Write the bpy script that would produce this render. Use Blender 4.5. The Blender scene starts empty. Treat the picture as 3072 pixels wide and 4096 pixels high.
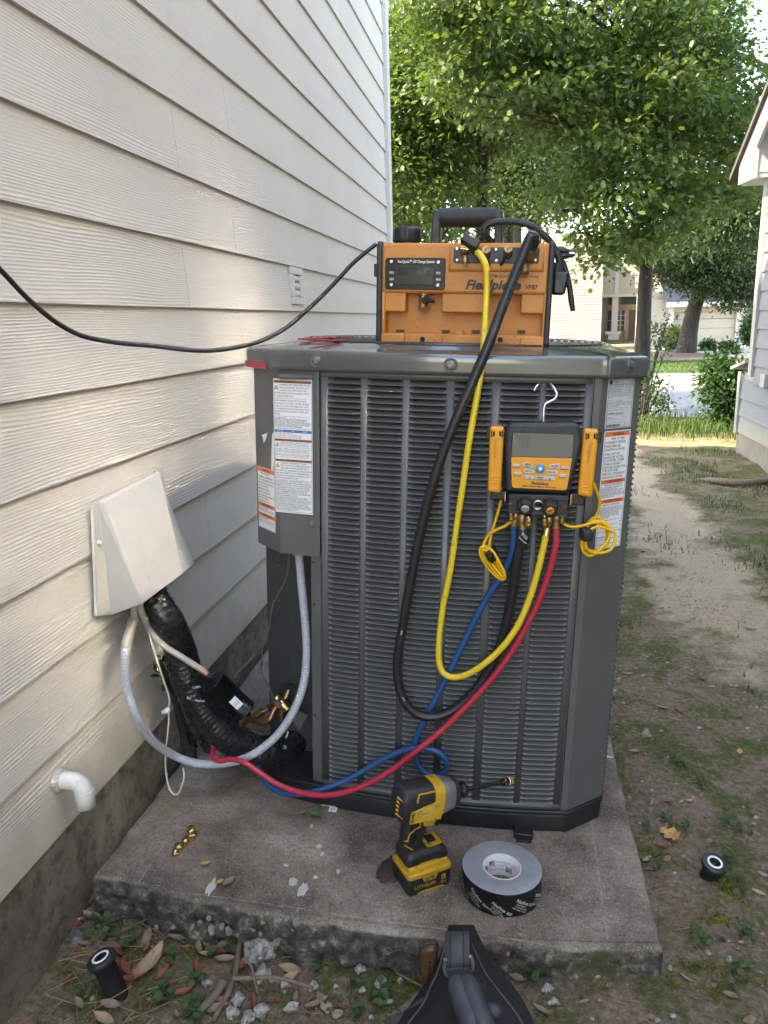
import bpy, bmesh, math, random
import numpy as np
from mathutils import Vector, Matrix, noise as mnoise

random.seed(7); RNG = np.random.default_rng(11)
SC = bpy.context.scene
COL = SC.collection

# ------------------------------------------------------------------ camera
F, CX, CY, H = 3100.0, 1536.0, 2048.0, 1.23          # focal length and centre for a 3072 x 4096 frame, eye height in metres
_y = np.array([549.0, 776.0, -F]); _y /= np.linalg.norm(_y)
_d = np.array([330.0, -(F * F + 549 * 330.0) / 776.0, -F]); _d /= np.linalg.norm(_d)
CM = np.stack([np.cross(_y, -_d), _y, -_d])           # camera axes -> world axes (wall runs along +Y)
EYE = np.array([0, 0, H])
cam = bpy.data.cameras.new('camera'); cam_o = bpy.data.objects.new('camera', cam); COL.objects.link(cam_o)
cam.sensor_fit = 'VERTICAL'; cam.sensor_height = 36.0; cam.lens = 36.0 * F / 4096.0
cam.clip_start = 0.02; cam.clip_end = 900
cam_o.matrix_world = Matrix.Translation(EYE) @ Matrix([list(r) for r in CM]).to_4x4()
SC.camera = cam_o

# ------------------------------------------------------------------ sky, sun, exposure
SUN_EL = math.radians(49); SUN_ROT = math.radians(249.5)
w = bpy.data.worlds.new('World'); SC.world = w; w.use_nodes = True
nt = w.node_tree; bg = nt.nodes['Background']
sk = nt.nodes.new('ShaderNodeTexSky'); sk.sky_type = 'NISHITA'; sk.sun_disc = False
sk.sun_elevation = SUN_EL; sk.sun_rotation = SUN_ROT; sk.air_density = 1.0; sk.dust_density = 1.2; sk.ozone_density = 1.2
nt.links.new(sk.outputs[0], bg.inputs[0]); bg.inputs[1].default_value = 0.15
sun = bpy.data.lights.new('sun', 'SUN'); sun.energy = 2.6; sun.angle = math.radians(0.5); sun.color = (1.0, 0.93, 0.82)
sun_o = bpy.data.objects.new('sun', sun); COL.objects.link(sun_o)
_s = Vector((math.sin(SUN_ROT) * math.cos(SUN_EL), math.cos(SUN_ROT) * math.cos(SUN_EL), math.sin(SUN_EL)))
sun_o.rotation_euler = _s.to_track_quat('Z', 'Y').to_euler(); sun_o.location = _s * 30
vs = SC.view_settings; vs.view_transform = 'Standard'; vs.look = 'None'; vs.gamma = 1.0; vs.use_curve_mapping = False
vs.exposure = 3.5
vs.use_white_balance = True; vs.white_balance_temperature = 8150; vs.white_balance_tint = 10
SC.cycles.use_denoising = True; SC.cycles.max_bounces = 8; SC.cycles.diffuse_bounces = 4; SC.cycles.glossy_bounces = 4
SC.cycles.transparent_max_bounces = 8; SC.cycles.caustics_refractive = False; SC.cycles.sample_clamp_indirect = 0; SC.cycles.blur_glossy = 0.0

# ------------------------------------------------------------------ measuring: a photo point on a real plane
CROP = dict(A=(1400, 780, .6631), B=(1850, 1480, .4521), C=(980, 1350, .4070), D=(350, 1850, .6329), E=(1450, 3050, .4822),
            F=(200, 3200, .9042), G=(1500, 3500, .9476), H=(2100, 900, .5859), I=(1500, 0, .9476), J=(0, 0, .9644),
            K=(0, 1300, .6631), L=(2350, 1800, .5424), M=(2350, 2900, .5408), N=(0, 2500, .6329), O=(1000, 2500, .9644),
            P=(1000, 1300, .9644), p4=(1480, 900, .2351), p5=(1800, 900, .3315), p6=(800, 2600, .3014), p7=(2000, 1950, .1929),
            p8=(1550, 3700, .3617), s1=(1000, 1340, .3617), s2=(2200, 1340, .3014), s3=(1000, 2100, .3014), s4=(1100, 2900, .3617),
            s5=(2100, 3000, .3617), f1=(2150, 1000, .5558), f2=(2550, 1300, .3146), f3=(2800, 300, .4973), U=(0, 0, 1.8517), X=(0, 0, 1))
def px(c, u, v): o = CROP[c]; return o[0] + u * o[2], o[1] + v * o[2]
def ray(c, u, v):
    x, y = px(c, u, v); return CM @ np.array([x - CX, CY - y, -F])
def wx(c, u, v, x): r = ray(c, u, v); return EYE + r * (x / r[0])
def wy(c, u, v, y): r = ray(c, u, v); return EYE + r * (y / r[1])
def wz(c, u, v, z=0.0): r = ray(c, u, v); return EYE + r * ((z - H) / r[2])
# the pad frame: the slab (and the unit on it) leans a little away from the house
T = 0.041; PO = np.array([-0.88, 0, 0.102])
PR = np.array([[math.cos(T), 0, -math.sin(T)], [0, 1, 0], [math.sin(T), 0, math.cos(T)]])
def toW(l): return PO + PR.T @ np.asarray(l, float)
def toL(p): return PR @ (np.asarray(p, float) - PO)
def _pl(c, u, v, p0, n): r = ray(c, u, v); return EYE + r * (((p0 - EYE) @ n) / (r @ n))
def q(c, u, v, y): return PR @ (_pl(c, u, v, PO + y * PR[1], PR[1]) - PO)       # on the pad-frame plane y
def qp(c, u, v, h=0.0): return PR @ (_pl(c, u, v, PO + h * PR[2], PR[2]) - PO)  # on the pad, height h
def qx(c, u, v, x): return PR @ (_pl(c, u, v, PO + x * PR[0], PR[0]) - PO)

# ------------------------------------------------------------------ meshes
def catmull(P, k=8, closed=False):
    P = np.asarray(P, float)
    if closed: P = np.vstack([P[-1], P, P[0], P[1]])
    else: P = np.vstack([2 * P[0] - P[1], P, 2 * P[-1] - P[-2]])
    out = []
    for i in range(1, len(P) - 2):
        a, b, c, d = P[i - 1:i + 3]
        for t in np.arange(k) / k:
            out.append(.5 * (2 * b + (c - a) * t + (2 * a - 5 * b + 4 * c - d) * t * t + (3 * b - a - 3 * c + d) * t ** 3))
    if not closed: out.append(P[-2])
    return np.array(out)
def rrect(x0, x1, z0, z1, r, n=4):
    p = []
    for cx, cz, a in ((x1 - r, z0 + r, -90), (x1 - r, z1 - r, 0), (x0 + r, z1 - r, 90), (x0 + r, z0 + r, 180)):
        for i in range(n + 1):
            t = math.radians(a + 90 * i / n); p.append((cx + r * math.cos(t), cz + r * math.sin(t)))
    return p
def rpoly(P, r, n=4):
    """round the corners of a 2D polygon"""
    P = [np.array(p, float) for p in P]; out = []; N = len(P)
    for i in range(N):
        a, b, c = P[i - 1], P[i], P[(i + 1) % N]
        u = a - b; v = c - b; lu = np.linalg.norm(u); lv = np.linalg.norm(v)
        rr = r[i] if isinstance(r, (list, tuple)) else r
        k = min(rr, lu * .45, lv * .45); s = b + u / lu * k; e = b + v / lv * k
        for j in range(n + 1):
            t = j / n; out.append(tuple((1 - t) ** 2 * s + 2 * t * (1 - t) * b + t * t * e))
    return out
def ins(P, d):
    P = np.asarray(P, float); N = len(P)
    area = .5 * sum(P[i][0] * P[(i + 1) % N][1] - P[(i + 1) % N][0] * P[i][1] for i in range(N))
    sg = 1 if area > 0 else -1; out = []
    for i in range(N):
        a = P[i] - P[i - 1]; b = P[(i + 1) % N] - P[i]
        a = a / (np.linalg.norm(a) + 1e-9); b = b / (np.linalg.norm(b) + 1e-9)
        na = np.array([-a[1], a[0]]) * sg; nb = np.array([-b[1], b[0]]) * sg
        m = na + nb; L = np.linalg.norm(m); m = m / (L + 1e-9); k = d / max(.35, m @ na); out.append(P[i] + m * k)
    return np.array(out)
class MB:
    def __init__(s): s.v = []; s.f = []; s.sm = []
    def add(s, v, f, smooth=False):
        o = len(s.v); s.v += [tuple(map(float, p)) for p in v]; s.f += [[i + o for i in g] for g in f]
        s.sm += ([smooth] * len(f) if isinstance(smooth, bool) else list(smooth)); return s
    def box(s, x0, x1, y0, y1, z0, z1, bev=0.0, seg=2, M=None):
        if bev <= 0:
            v = [(x, y, z) for x in (x0, x1) for y in (y0, y1) for z in (z0, z1)]
            f = [(0, 1, 3, 2), (4, 6, 7, 5), (0, 4, 5, 1), (2, 3, 7, 6), (0, 2, 6, 4), (1, 5, 7, 3)]; sm = False
        else:
            bm = bmesh.new(); bmesh.ops.create_cube(bm, size=1)
            for p in bm.verts: p.co = Vector(((x0 + x1) / 2 + p.co.x * (x1 - x0), (y0 + y1) / 2 + p.co.y * (y1 - y0), (z0 + z1) / 2 + p.co.z * (z1 - z0)))
            bev = min(bev, .49 * min(x1 - x0, y1 - y0, z1 - z0))
            bmesh.ops.bevel(bm, geom=bm.edges[:], offset=bev, segments=seg, affect='EDGES', profile=.5)
            bm.verts.index_update(); v = [tuple(p.co) for p in bm.verts]; f = [[p.index for p in g.verts] for g in bm.faces]
            big = [g.calc_area() for g in bm.faces]; mx = sorted(big)[-6] * .99; sm = [a < mx for a in big]; bm.free()
        if M is not None: v = [tuple(M @ Vector(p)) for p in v]
        return s.add(v, f, sm)
    def slab(s, P, mp, d0, d1, bev=0.0, bev0=0.0, seg=2, cap0=True):
        """polygon P (u,v) swept from depth d0 to d1; mp(u,v,d)->xyz; rounded edge at the d1 (and d0) end"""
        P = np.asarray(P, float); N = len(P); rings = []
        sg = 1 if d1 > d0 else -1
        if bev0 > 0:
            for j in range(seg + 1):
                t = math.pi / 2 * j / seg; rings.append((ins(P, bev0 * (1 - math.sin(t))), d0 + sg * bev0 * (1 - math.cos(t))))
        else: rings.append((P, d0))
        if bev > 0:
            for j in range(seg + 1):
                t = math.pi / 2 * j / seg; rings.append((ins(P, bev * (1 - math.cos(t))), d1 - sg * bev * (1 - math.sin(t))))
        else: rings.append((P, d1))
        v = []; f = []; sm = []
        for R, d in rings: v += [mp(a, b, d) for a, b in R]
        for k in range(len(rings) - 1):
            for i in range(N):
                j = (i + 1) % N; f.append([k * N + i, k * N + j, (k + 1) * N + j, (k + 1) * N + i])
                sm.append(N > 8 or bev > 0)
        o = len(v); v += [mp(a, b, rings[-1][1]) for a, b in rings[-1][0]]; f.append([o + i for i in range(N)]); sm.append(False)
        if cap0:
            o = len(v); v += [mp(a, b, rings[0][1]) for a, b in rings[0][0]]; f.append([o + i for i in range(N)][::-1]); sm.append(False)
        return s.add(v, f, sm)
    def tube(s, P, r, n=12, k=0, closed=False, caps=True):
        P = np.asarray(P, float)
        if k:
            m = len(P); P2 = catmull(P, k, closed)
            if np.ndim(r): r = np.interp(np.linspace(0, m - 1, len(P2)), np.arange(m), r)
            P = P2
        N = len(P); R = np.full(N, r, float) if not np.ndim(r) else np.asarray(r, float)
        tg = np.gradient(P, axis=0) if not closed else np.roll(P, -1, 0) - np.roll(P, 1, 0)
        tg /= np.linalg.norm(tg, axis=1)[:, None] + 1e-12
        a = np.array([0, 0, 1.]) if abs(tg[0][2]) < .8 else np.array([1., 0, 0])
        u = np.cross(tg[0], a); u /= np.linalg.norm(u); v = []
        for i in range(N):
            u = u - tg[i] * (u @ tg[i]); u /= np.linalg.norm(u) + 1e-12; b = np.cross(tg[i], u)
            for j in range(n):
                t = 2 * math.pi * j / n; v.append(P[i] + R[i] * (u * math.cos(t) + b * math.sin(t)))
        f = []; M_ = N if closed else N - 1
        for i in range(M_):
            i2 = (i + 1) % N
            for j in range(n): f.append([i * n + j, i * n + (j + 1) % n, i2 * n + (j + 1) % n, i2 * n + j])
        s.add(v, f, True)
        if caps and not closed:
            s.add(v[:n], [list(range(n))[::-1]]); s.add(v[-n:], [list(range(n))])
        return s
    def lathe(s, prof, o, ax=(0, 0, 1), n=20, smooth=True, wob=None):
        """prof: (radius, height) pairs along ax from o"""
        ax = np.array(ax, float); ax /= np.linalg.norm(ax); o = np.array(o, float)
        a = np.array([1., 0, 0]) if abs(ax[0]) < .8 else np.array([0, 1., 0])
        u = np.cross(ax, a); u /= np.linalg.norm(u); b = np.cross(ax, u); v = []; f = []; sm = []
        for i, (r, h) in enumerate(prof):
            for j in range(n):
                t = 2 * math.pi * j / n; rr = r * (wob(t) if wob else 1); v.append(o + ax * h + rr * (u * math.cos(t) + b * math.sin(t)))
        for i in range(len(prof) - 1):
            for j in range(n): f.append([i * n + j, i * n + (j + 1) % n, (i + 1) * n + (j + 1) % n, (i + 1) * n + j])
        s.add(v, f, smooth)
        if prof[0][0] > 1e-5: s.add(v[:n], [list(range(n))[::-1]])
        if prof[-1][0] > 1e-5: s.add(v[-n:], [list(range(n))])
        return s
    def sheet(s, G, smooth=True, close_u=False):
        """G[i][j] grid of points"""
        G = np.asarray(G, float); a, b = G.shape[:2]; f = []
        for i in range(a - 1):
            for j in range(b - (0 if close_u else 1)): f.append([i * b + j, i * b + (j + 1) % b, (i + 1) * b + (j + 1) % b, (i + 1) * b + j])
        return s.add(G.reshape(-1, 3), f, smooth)
    def build(s, name, mat, parent=None, base=None, frame='pad', **kw):
        me = bpy.data.meshes.new(name); b = np.array(BASE[parent.name] if parent is not None else (base if base is not None else (0, 0, 0)), float)
        vv = np.asarray(s.v, float) - b
        me.from_pydata(vv.tolist(), [], s.f)
        me.polygons.foreach_set('use_smooth', s.sm); me.update()
        bm = bmesh.new(); bm.from_mesh(me); bmesh.ops.recalc_face_normals(bm, faces=bm.faces[:]); bm.to_mesh(me); bm.free()
        me.materials.append(mat); o = bpy.data.objects.new(name, me); COL.objects.link(o)
        place(o, parent, b, frame); tag(o, **kw); return o
BASE = {}; FIT = []
def qpl(c, u, v, o, n):
    o = np.asarray(o, float); n = np.asarray(n, float); r = PR @ ray(c, u, v); e = PR @ (EYE - PO); return e + r * (((o - e) @ n) / (r @ n))
def place(o, parent, b, frame):
    BASE[o.name] = b
    if parent is not None: o.parent = parent
    elif frame == 'pad': o.location = toW(b); o.rotation_euler = (0, T, 0)
    else: o.location = b
def tag(o, label=None, cat=None, group=None, kind=None):
    if label: o['label'] = label
    if cat: o['category'] = cat
    if group: o['group'] = group
    if kind: o['kind'] = kind
    return o
def thing(name, label, cat, base, frame='pad', group=None):
    e = bpy.data.objects.new(name, None); COL.objects.link(e); e.empty_display_size = .05
    place(e, None, np.array(base, float), frame); return tag(e, label, cat, group)
def big_mesh(name, V, Fq, mat, parent=None, base=(0, 0, 0), smooth=False, frame='world', **kw):
    """large meshes from numpy arrays; Fq is an (n,k) index array"""
    me = bpy.data.meshes.new(name); V = np.asarray(V, np.float32) - np.asarray(base, np.float32); Fq = np.asarray(Fq, np.int32); n, k = Fq.shape
    me.vertices.add(len(V)); me.vertices.foreach_set('co', V.ravel()); me.loops.add(n * k); me.loops.foreach_set('vertex_index', Fq.ravel())
    me.polygons.add(n); me.polygons.foreach_set('loop_start', np.arange(0, n * k, k, dtype=np.int32))
    me.polygons.foreach_set('use_smooth', np.full(n, smooth)); me.update(calc_edges=True)
    me.materials.append(mat); o = bpy.data.objects.new(name, me); COL.objects.link(o)
    place(o, parent, np.array(base, float), frame); return tag(o, **kw)
def copy_obj(o, parent=None):
    c = o.copy(); COL.objects.link(c); c.parent = parent; BASE[c.name] = BASE.get(o.name, np.zeros(3)); return c
def text(parent, name, body, size, mat, org, xd, yd, al='LEFT', xs=1.0, bold=0.0, shear=0.0, lift=.0006, line=1.0, res=2, fit=None, fill=False):
    cu = bpy.data.curves.new(name, 'FONT'); cu.body = body; cu.size = size; cu.align_x = al; cu.align_y = 'CENTER' if '\n' not in body else 'TOP'
    cu.offset = bold * size; cu.shear = shear; cu.space_line = line; cu.resolution_u = res; cu.fill_mode = 'FRONT'
    cu.materials.append(mat); o = bpy.data.objects.new(name, cu); COL.objects.link(o)
    xd = Vector(xd).normalized(); yd = Vector(yd); yd = (yd - xd * yd.dot(xd)).normalized(); nn = xd.cross(yd)
    b = BASE[parent.name]; o.parent = parent; BASE[o.name] = b
    p = Vector(np.asarray(org, float) - b) + nn * lift
    m = Matrix.Identity(4)
    for i in range(3): m[i][0] = xd[i] * xs; m[i][1] = yd[i]; m[i][2] = nn[i]; m[i][3] = p[i]
    o.matrix_local = m
    if fit: FIT.append((o, fit, fill))
    return o

# ------------------------------------------------------------------ materials
def _n(t, kind, **kw):
    n = t.nodes.new(kind)
    for k, v in kw.items():
        if k.startswith('i_'):
            key = k[2:]; key = int(key) if key.isdigit() else key.replace('_', ' '); n.inputs[key].default_value = v
        else: setattr(n, k, v)
    return n
def rgb(c): return tuple(c) + (1.0,) if len(c) == 3 else tuple(c)
def noise_tex(t, scale, detail=4, rough=.6, vec=None, mapscale=None, dist=0.0):
    if vec is None: vec = t.nodes.new('ShaderNodeTexCoord').outputs['Object']
    if mapscale is not None:
        m = _n(t, 'ShaderNodeMapping'); m.inputs['Scale'].default_value = mapscale; t.links.new(vec, m.inputs[0]); vec = m.outputs[0]
    n = _n(t, 'ShaderNodeTexNoise'); n.inputs['Scale'].default_value = scale; n.inputs['Detail'].default_value = detail
    n.inputs['Roughness'].default_value = rough; n.inputs['Distortion'].default_value = dist; t.links.new(vec, n.inputs['Vector']); return n.outputs['Fac']
def ramp(t, src, stops):
    r = t.nodes.new('ShaderNodeValToRGB'); t.links.new(src, r.inputs[0]); e = r.color_ramp.elements
    while len(e) < len(stops): e.new(.5)
    for i, (p, c) in enumerate(stops): e[i].position = p; e[i].color = rgb(c) if not np.isscalar(c) else (c, c, c, 1)
    return r.outputs[0]
def mixc(t, fac, a, b, mode='MIX'):
    m = t.nodes.new('ShaderNodeMix'); m.data_type = 'RGBA'; m.blend_type = mode
    for s_, v in ((0, fac), (6, a), (7, b)):
        if hasattr(v, 'links'): t.links.new(v, m.inputs[s_])
        else: m.inputs[s_].default_value = v if s_ == 0 else rgb(v)
    return m.outputs[2]
def math_(t, op, a, b=None):
    m = _n(t, 'ShaderNodeMath', operation=op)
    for i, v in enumerate((a, b)):
        if v is None: continue
        if hasattr(v, 'links'): t.links.new(v, m.inputs[i])
        else: m.inputs[i].default_value = v
    return m.outputs[0]
def new_mat(name):
    m = bpy.data.materials.new(name); m.use_nodes = True; t = m.node_tree; return m, t, t.nodes['Principled BSDF']
def bump(t, b, src, strength, dist=.002, prev=None):
    n = _n(t, 'ShaderNodeBump'); n.inputs['Strength'].default_value = strength; n.inputs['Distance'].default_value = dist
    t.links.new(src, n.inputs['Height'])
    if prev is not None: t.links.new(prev, n.inputs['Normal'])
    t.links.new(n.outputs[0], b.inputs['Normal']); return n.outputs[0]
def mat(name, col, rough=.5, metal=0.0, var=.12, vs=25, bmp=0.0, bs=120, bd=.001, spec=.5, coat=0.0, dirt=None, ds=30, dthr=(.55, .7), rvar=.1):
    m, t, b = new_mat(name); tc = t.nodes.new('ShaderNodeTexCoord').outputs['Object']
    n1 = noise_tex(t, vs, 4, .6, tc); c = ramp(t, n1, [(.25, [x * (1 - var) for x in col]), (.75, [min(1, x * (1 + var)) for x in col])])
    if dirt is not None:
        n2 = noise_tex(t, ds, 6, .7, tc); k = ramp(t, n2, [(dthr[0], 0.0), (dthr[1], 1.0)]); c = mixc(t, k, c, dirt)
    t.links.new(c, b.inputs['Base Color']); b.inputs['Metallic'].default_value = metal; b.inputs['Specular IOR Level'].default_value = spec
    n3 = noise_tex(t, vs * 2.3, 3, .6, tc); r = ramp(t, n3, [(.3, max(.02, rough - rvar)), (.7, min(1, rough + rvar))]); t.links.new(r, b.inputs['Roughness'])
    if coat: b.inputs['Coat Weight'].default_value = coat; b.inputs['Coat Roughness'].default_value = .08
    if bmp: bump(t, b, noise_tex(t, bs, 3, .6, tc), bmp, bd)
    return m
M = {}
M['black_plastic'] = mat('black_plastic', (.011, .0115, .013), .42, bmp=.15, bs=400)
M['black_rubber'] = mat('black_rubber', (.014, .0145, .016), .6, bmp=.2, bs=500, var=.25, vs=40)
M['charcoal'] = mat('charcoal', (.02, .022, .027), .5, bmp=.15, bs=500)
M['steel'] = mat('steel', (.62, .62, .62), .28, 1.0, var=.15)
M['brass'] = mat('brass', (.62, .43, .17), .3, 1.0, var=.25, vs=60)
M['old_brass'] = mat('old_brass', (.40, .27, .13), .42, 1.0, var=.3, vs=80, bmp=.3, bs=900, bd=.0005)
M['copper'] = mat('copper', (.45, .20, .11), .4, .9, var=.35, vs=40)
M['white_print'] = mat('white_print', (.78, .78, .76), .55, var=.05)
M['sticker'] = mat('sticker', (.74, .75, .76), .45, var=.03)
M['ink'] = mat('ink', (.025, .025, .028), .55, var=.05)
M['orange_ink'] = mat('orange_ink', (.78, .16, .03), .5, var=.05)
M['rust_ink'] = mat('rust_ink', (.34, .10, .04), .5, var=.1)
M['blue_ink'] = mat('blue_ink', (.05, .13, .42), .5, var=.05)
M['yellow_ink'] = mat('yellow_ink', (.80, .52, .08), .5, var=.05)
M['dark'] = mat('dark', (.012, .012, .013), .8)
# ================================================================== the setting
def _h2(i, j, s):
    n = (i * 374761393 + j * 668265263 + s * 1442695041) & 0xffffffff
    n = ((n ^ (n >> 13)) * 1274126177) & 0xffffffff
    return ((n ^ (n >> 16)) & 0xffff) / 65535.0
def vnoise(x, y, s=0):
    x = np.asarray(x, float); y = np.asarray(y, float); i = np.floor(x).astype(np.int64); j = np.floor(y).astype(np.int64)
    u = x - i; v = y - j; u = u * u * (3 - 2 * u); v = v * v * (3 - 2 * v)
    return (_h2(i, j, s) * (1 - u) + _h2(i + 1, j, s) * u) * (1 - v) + (_h2(i, j + 1, s) * (1 - u) + _h2(i + 1, j + 1, s) * u) * v
def fbm(x, y, s=0, o=4):
    a = 0; k = .5
    for n in range(o): a = a + k * vnoise(x * 2 ** n, y * 2 ** n, s + n); k *= .5
    return a
def slope_z(y): return -.02 * np.clip(np.asarray(y, float) - 14, 0, 36)
def ground_z(x, y):
    x = np.asarray(x, float); y = np.asarray(y, float); near = np.clip((12 - y) / 6, 0, 1)
    z = slope_z(y) + near * ((fbm(x * 2.2, y * 2.2, 3) - .47) * .055 + (fbm(x * 14, y * 14, 9, 3) - .44) * .016)
    d = np.hypot(x + .45, (y - 1.15) * 1.2); z = z - .02 * np.exp(-(d / .5) ** 2)
    return z
def wg(c, u, v):
    z = 0.0
    for _ in range(12): p = wz(c, u, v, z); z = float(ground_z(p[0], p[1])); z = max(min(z, H - .05), -3)
    return p
xs = np.concatenate([-np.geomspace(260, 1.3, 26), np.arange(-1.25, 1.9, .014), np.geomspace(1.92, 4, 50), np.geomspace(4.2, 260, 30)])
ys = np.concatenate([[-60, -20, -8, -3, -1, 0, .4], np.arange(.62, 2.9, .014), np.geomspace(2.92, 14, 170), np.geomspace(14.3, 420, 60)])
GX, GY = np.meshgrid(xs, ys); GZ = ground_z(GX, GY)
ny, nx = GX.shape; ii = (np.arange(ny - 1)[:, None] * nx + np.arange(nx - 1)).ravel()
m, t, b = new_mat('dirt_and_moss'); tc = t.nodes.new('ShaderNodeTexCoord').outputs['Object']
sep = t.nodes.new('ShaderNodeSeparateXYZ'); t.links.new(tc, sep.inputs[0])
big = noise_tex(t, 1.7, 6, .62, tc); mid = noise_tex(t, 7, 6, .7, tc); fine = noise_tex(t, 70, 5, .75, tc); grit = noise_tex(t, 260, 3, .7, tc)
soil = ramp(t, fine, [(.25, (.085, .061, .043)), (.5, (.19, .142, .102)), (.72, (.34, .27, .205))])
red = mixc(t, ramp(t, mid, [(.55, 0.0), (.68, .75)]), soil, (.30, .175, .125))
mossc = ramp(t, fine, [(.3, (.038, .046, .016)), (.55, (.088, .105, .032)), (.75, (.18, .20, .055))])
mm = noise_tex(t, 4.2, 7, .74, tc, dist=.6)
c1 = mixc(t, ramp(t, mm, [(.44, 0.0), (.56, .92)]), red, mossc)
# the trodden sandy path between the houses
px_ = math_(t, 'SUBTRACT', sep.outputs['X'], math_(t, 'MULTIPLY_ADD', sep.outputs['Y'], -.02)); t.nodes[-1].inputs[2].default_value = 0
nmw = noise_tex(t, 1.1, 4, .6, tc)
cx_ = math_(t, 'ADD', math_(t, 'MULTIPLY', nmw, .9), .43)
dx_ = math_(t, 'ABSOLUTE', math_(t, 'SUBTRACT', sep.outputs['X'], cx_))
sm = math_(t, 'SUBTRACT', 1.0, math_(t, 'MULTIPLY', dx_, 2.6))
far_ = t.nodes.new('ShaderNodeMapRange'); t.links.new(sep.outputs['Y'], far_.inputs[0]); far_.inputs[1].default_value = 2.1; far_.inputs[2].default_value = 3.3
sm = math_(t, 'MULTIPLY', math_(t, 'MULTIPLY', sm, far_.outputs[0]), 1.25)
sm = math_(t, 'ADD', sm, math_(t, 'MULTIPLY', math_(t, 'SUBTRACT', mid, .5), 1.8))
sandc = ramp(t, fine, [(.25, (.30, .23, .16)), (.6, (.47, .375, .275))])
c2 = mixc(t, ramp(t, sm, [(.35, 0.0), (.8, .9)]), c1, sandc)
# specks of pale grit
c3 = mixc(t, ramp(t, grit, [(.68, 0.0), (.74, .55)]), c2, (.42, .38, .33))
t.links.new(c3, b.inputs['Base Color']); b.inputs['Roughness'].default_value = .95; b.inputs['Specular IOR Level'].default_value = .15
n1 = bump(t, b, fine, .9, .012); bump(t, b, grit, .6, .004, n1)
M['dirt'] = m
big_mesh('ground', np.stack([GX.ravel(), GY.ravel(), GZ.ravel()], 1), np.stack([ii, ii + 1, ii + nx + 1, ii + nx], 1), m, smooth=True, kind='structure')

def strip(name, x0, x1, y0, y1, lift, mt, nx=40, ny=14, wobble=0.0, **kw):
    V = []; 
    for j in range(ny + 1):
        for i in range(nx + 1):
            x = x0 + (x1 - x0) * i / nx; f = j / ny; y = y0 + (y1 - y0) * f + wobble * (vnoise(x * .8, j * 3.1, 5) - .5) * (1 if j in (0, ny) else 0)
            V.append((x, y, float(slope_z(y)) + lift))
    Fq = [(j * (nx + 1) + i, j * (nx + 1) + i + 1, (j + 1) * (nx + 1) + i + 1, (j + 1) * (nx + 1) + i) for j in range(ny) for i in range(nx)]
    return big_mesh(name, V, Fq, mt, **kw)
M['road'] = mat('road', (.17, .165, .16), .9, var=.2, vs=6, bmp=.3, bs=200)
M['lawn'] = mat('lawn', (.055, .095, .022), .9, var=.5, vs=3, bmp=.8, bs=60, bd=.03)
M['mulch'] = mat('mulch', (.10, .056, .036), .95, var=.45, vs=9, bmp=.8, bs=40, bd=.03)
M['pave'] = mat('pave', (.24, .23, .215), .85, var=.15, vs=4, bmp=.2, bs=100)
strip('road', -60, 90, 9.75, 16.4, .03, M['road'], 60, 20, kind='structure')
strip('lawn', -60, 90, 16.6, 26.0, .045, M['lawn'], 60, 24, 1.0, kind='structure')
strip('mulch_bed', -20, 10.5, 25.6, 37.5, .06, M['mulch'], 40, 20, 1.2, kind='structure')
strip('driveway', 7.0, 22, 26.2, 48.6, .075, M['pave'], 20, 20, kind='structure')
k = MB(); k.box(-60, 90, 16.4, 16.62, float(slope_z(16.5)) - .05, float(slope_z(16.5)) + .12, .02); k.build('kerb', M['pave'], frame='world', kind='structure')

# ------------------------------------------------------------------ the concrete pad under the unit
m, t, b = new_mat('weathered_concrete'); tc = t.nodes.new('ShaderNodeTexCoord').outputs['Object']
sep = t.nodes.new('ShaderNodeSeparateXYZ'); t.links.new(tc, sep.inputs[0]); geo = t.nodes.new('ShaderNodeNewGeometry')
n0 = noise_tex(t, 2.6, 8, .68, tc, dist=.15); n1 = noise_tex(t, 105, 4, .8, tc); n2 = noise_tex(t, 380, 2, .6, tc); n3 = noise_tex(t, 34, 5, .75, tc)
basec = ramp(t, n0, [(.36, (.06, .044, .032)), (.45, (.14, .110, .083)), (.55, (.25, .207, .162)), (.66, (.365, .318, .262))])
c = mixc(t, ramp(t, n1, [(.38, .6), (.5, 0.0)]), basec, (.075, .063, .055))
c = mixc(t, ramp(t, n2, [(.58, 0.0), (.7, .6)]), c, (.54, .50, .45))
c = mixc(t, ramp(t, n3, [(.69, 0.0), (.715, .85)]), c, (.46, .43, .40))
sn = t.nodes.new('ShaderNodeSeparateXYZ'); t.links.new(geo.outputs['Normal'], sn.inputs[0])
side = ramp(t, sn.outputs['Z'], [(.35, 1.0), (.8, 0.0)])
sidec = ramp(t, n3, [(.3, (.024, .022, .017)), (.46, (.06, .055, .043)), (.58, (.125, .115, .094)), (.68, (.32, .30, .265))])  # side faces: dark mossy aggregate, with their shade painted into the colour too
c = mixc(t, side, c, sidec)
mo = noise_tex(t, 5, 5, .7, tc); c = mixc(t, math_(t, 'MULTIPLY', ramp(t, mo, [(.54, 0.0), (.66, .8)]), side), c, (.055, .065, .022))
def linemask(expr, wdt): return math_(t, 'LESS_THAN', math_(t, 'ABSOLUTE', expr), wdt)
l1 = linemask(math_(t, 'ADD', math_(t, 'SUBTRACT', sep.outputs['Y'], .115), math_(t, 'MULTIPLY', n0, .02)), .0016)
l2 = linemask(math_(t, 'ADD', math_(t, 'SUBTRACT', sep.outputs['X'], 1.075), math_(t, 'MULTIPLY', n0, .02)), .0016)
l3 = linemask(math_(t, 'ADD', math_(t, 'SUBTRACT', sep.outputs['X'], .115), math_(t, 'MULTIPLY', n0, .02)), .0012)
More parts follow.
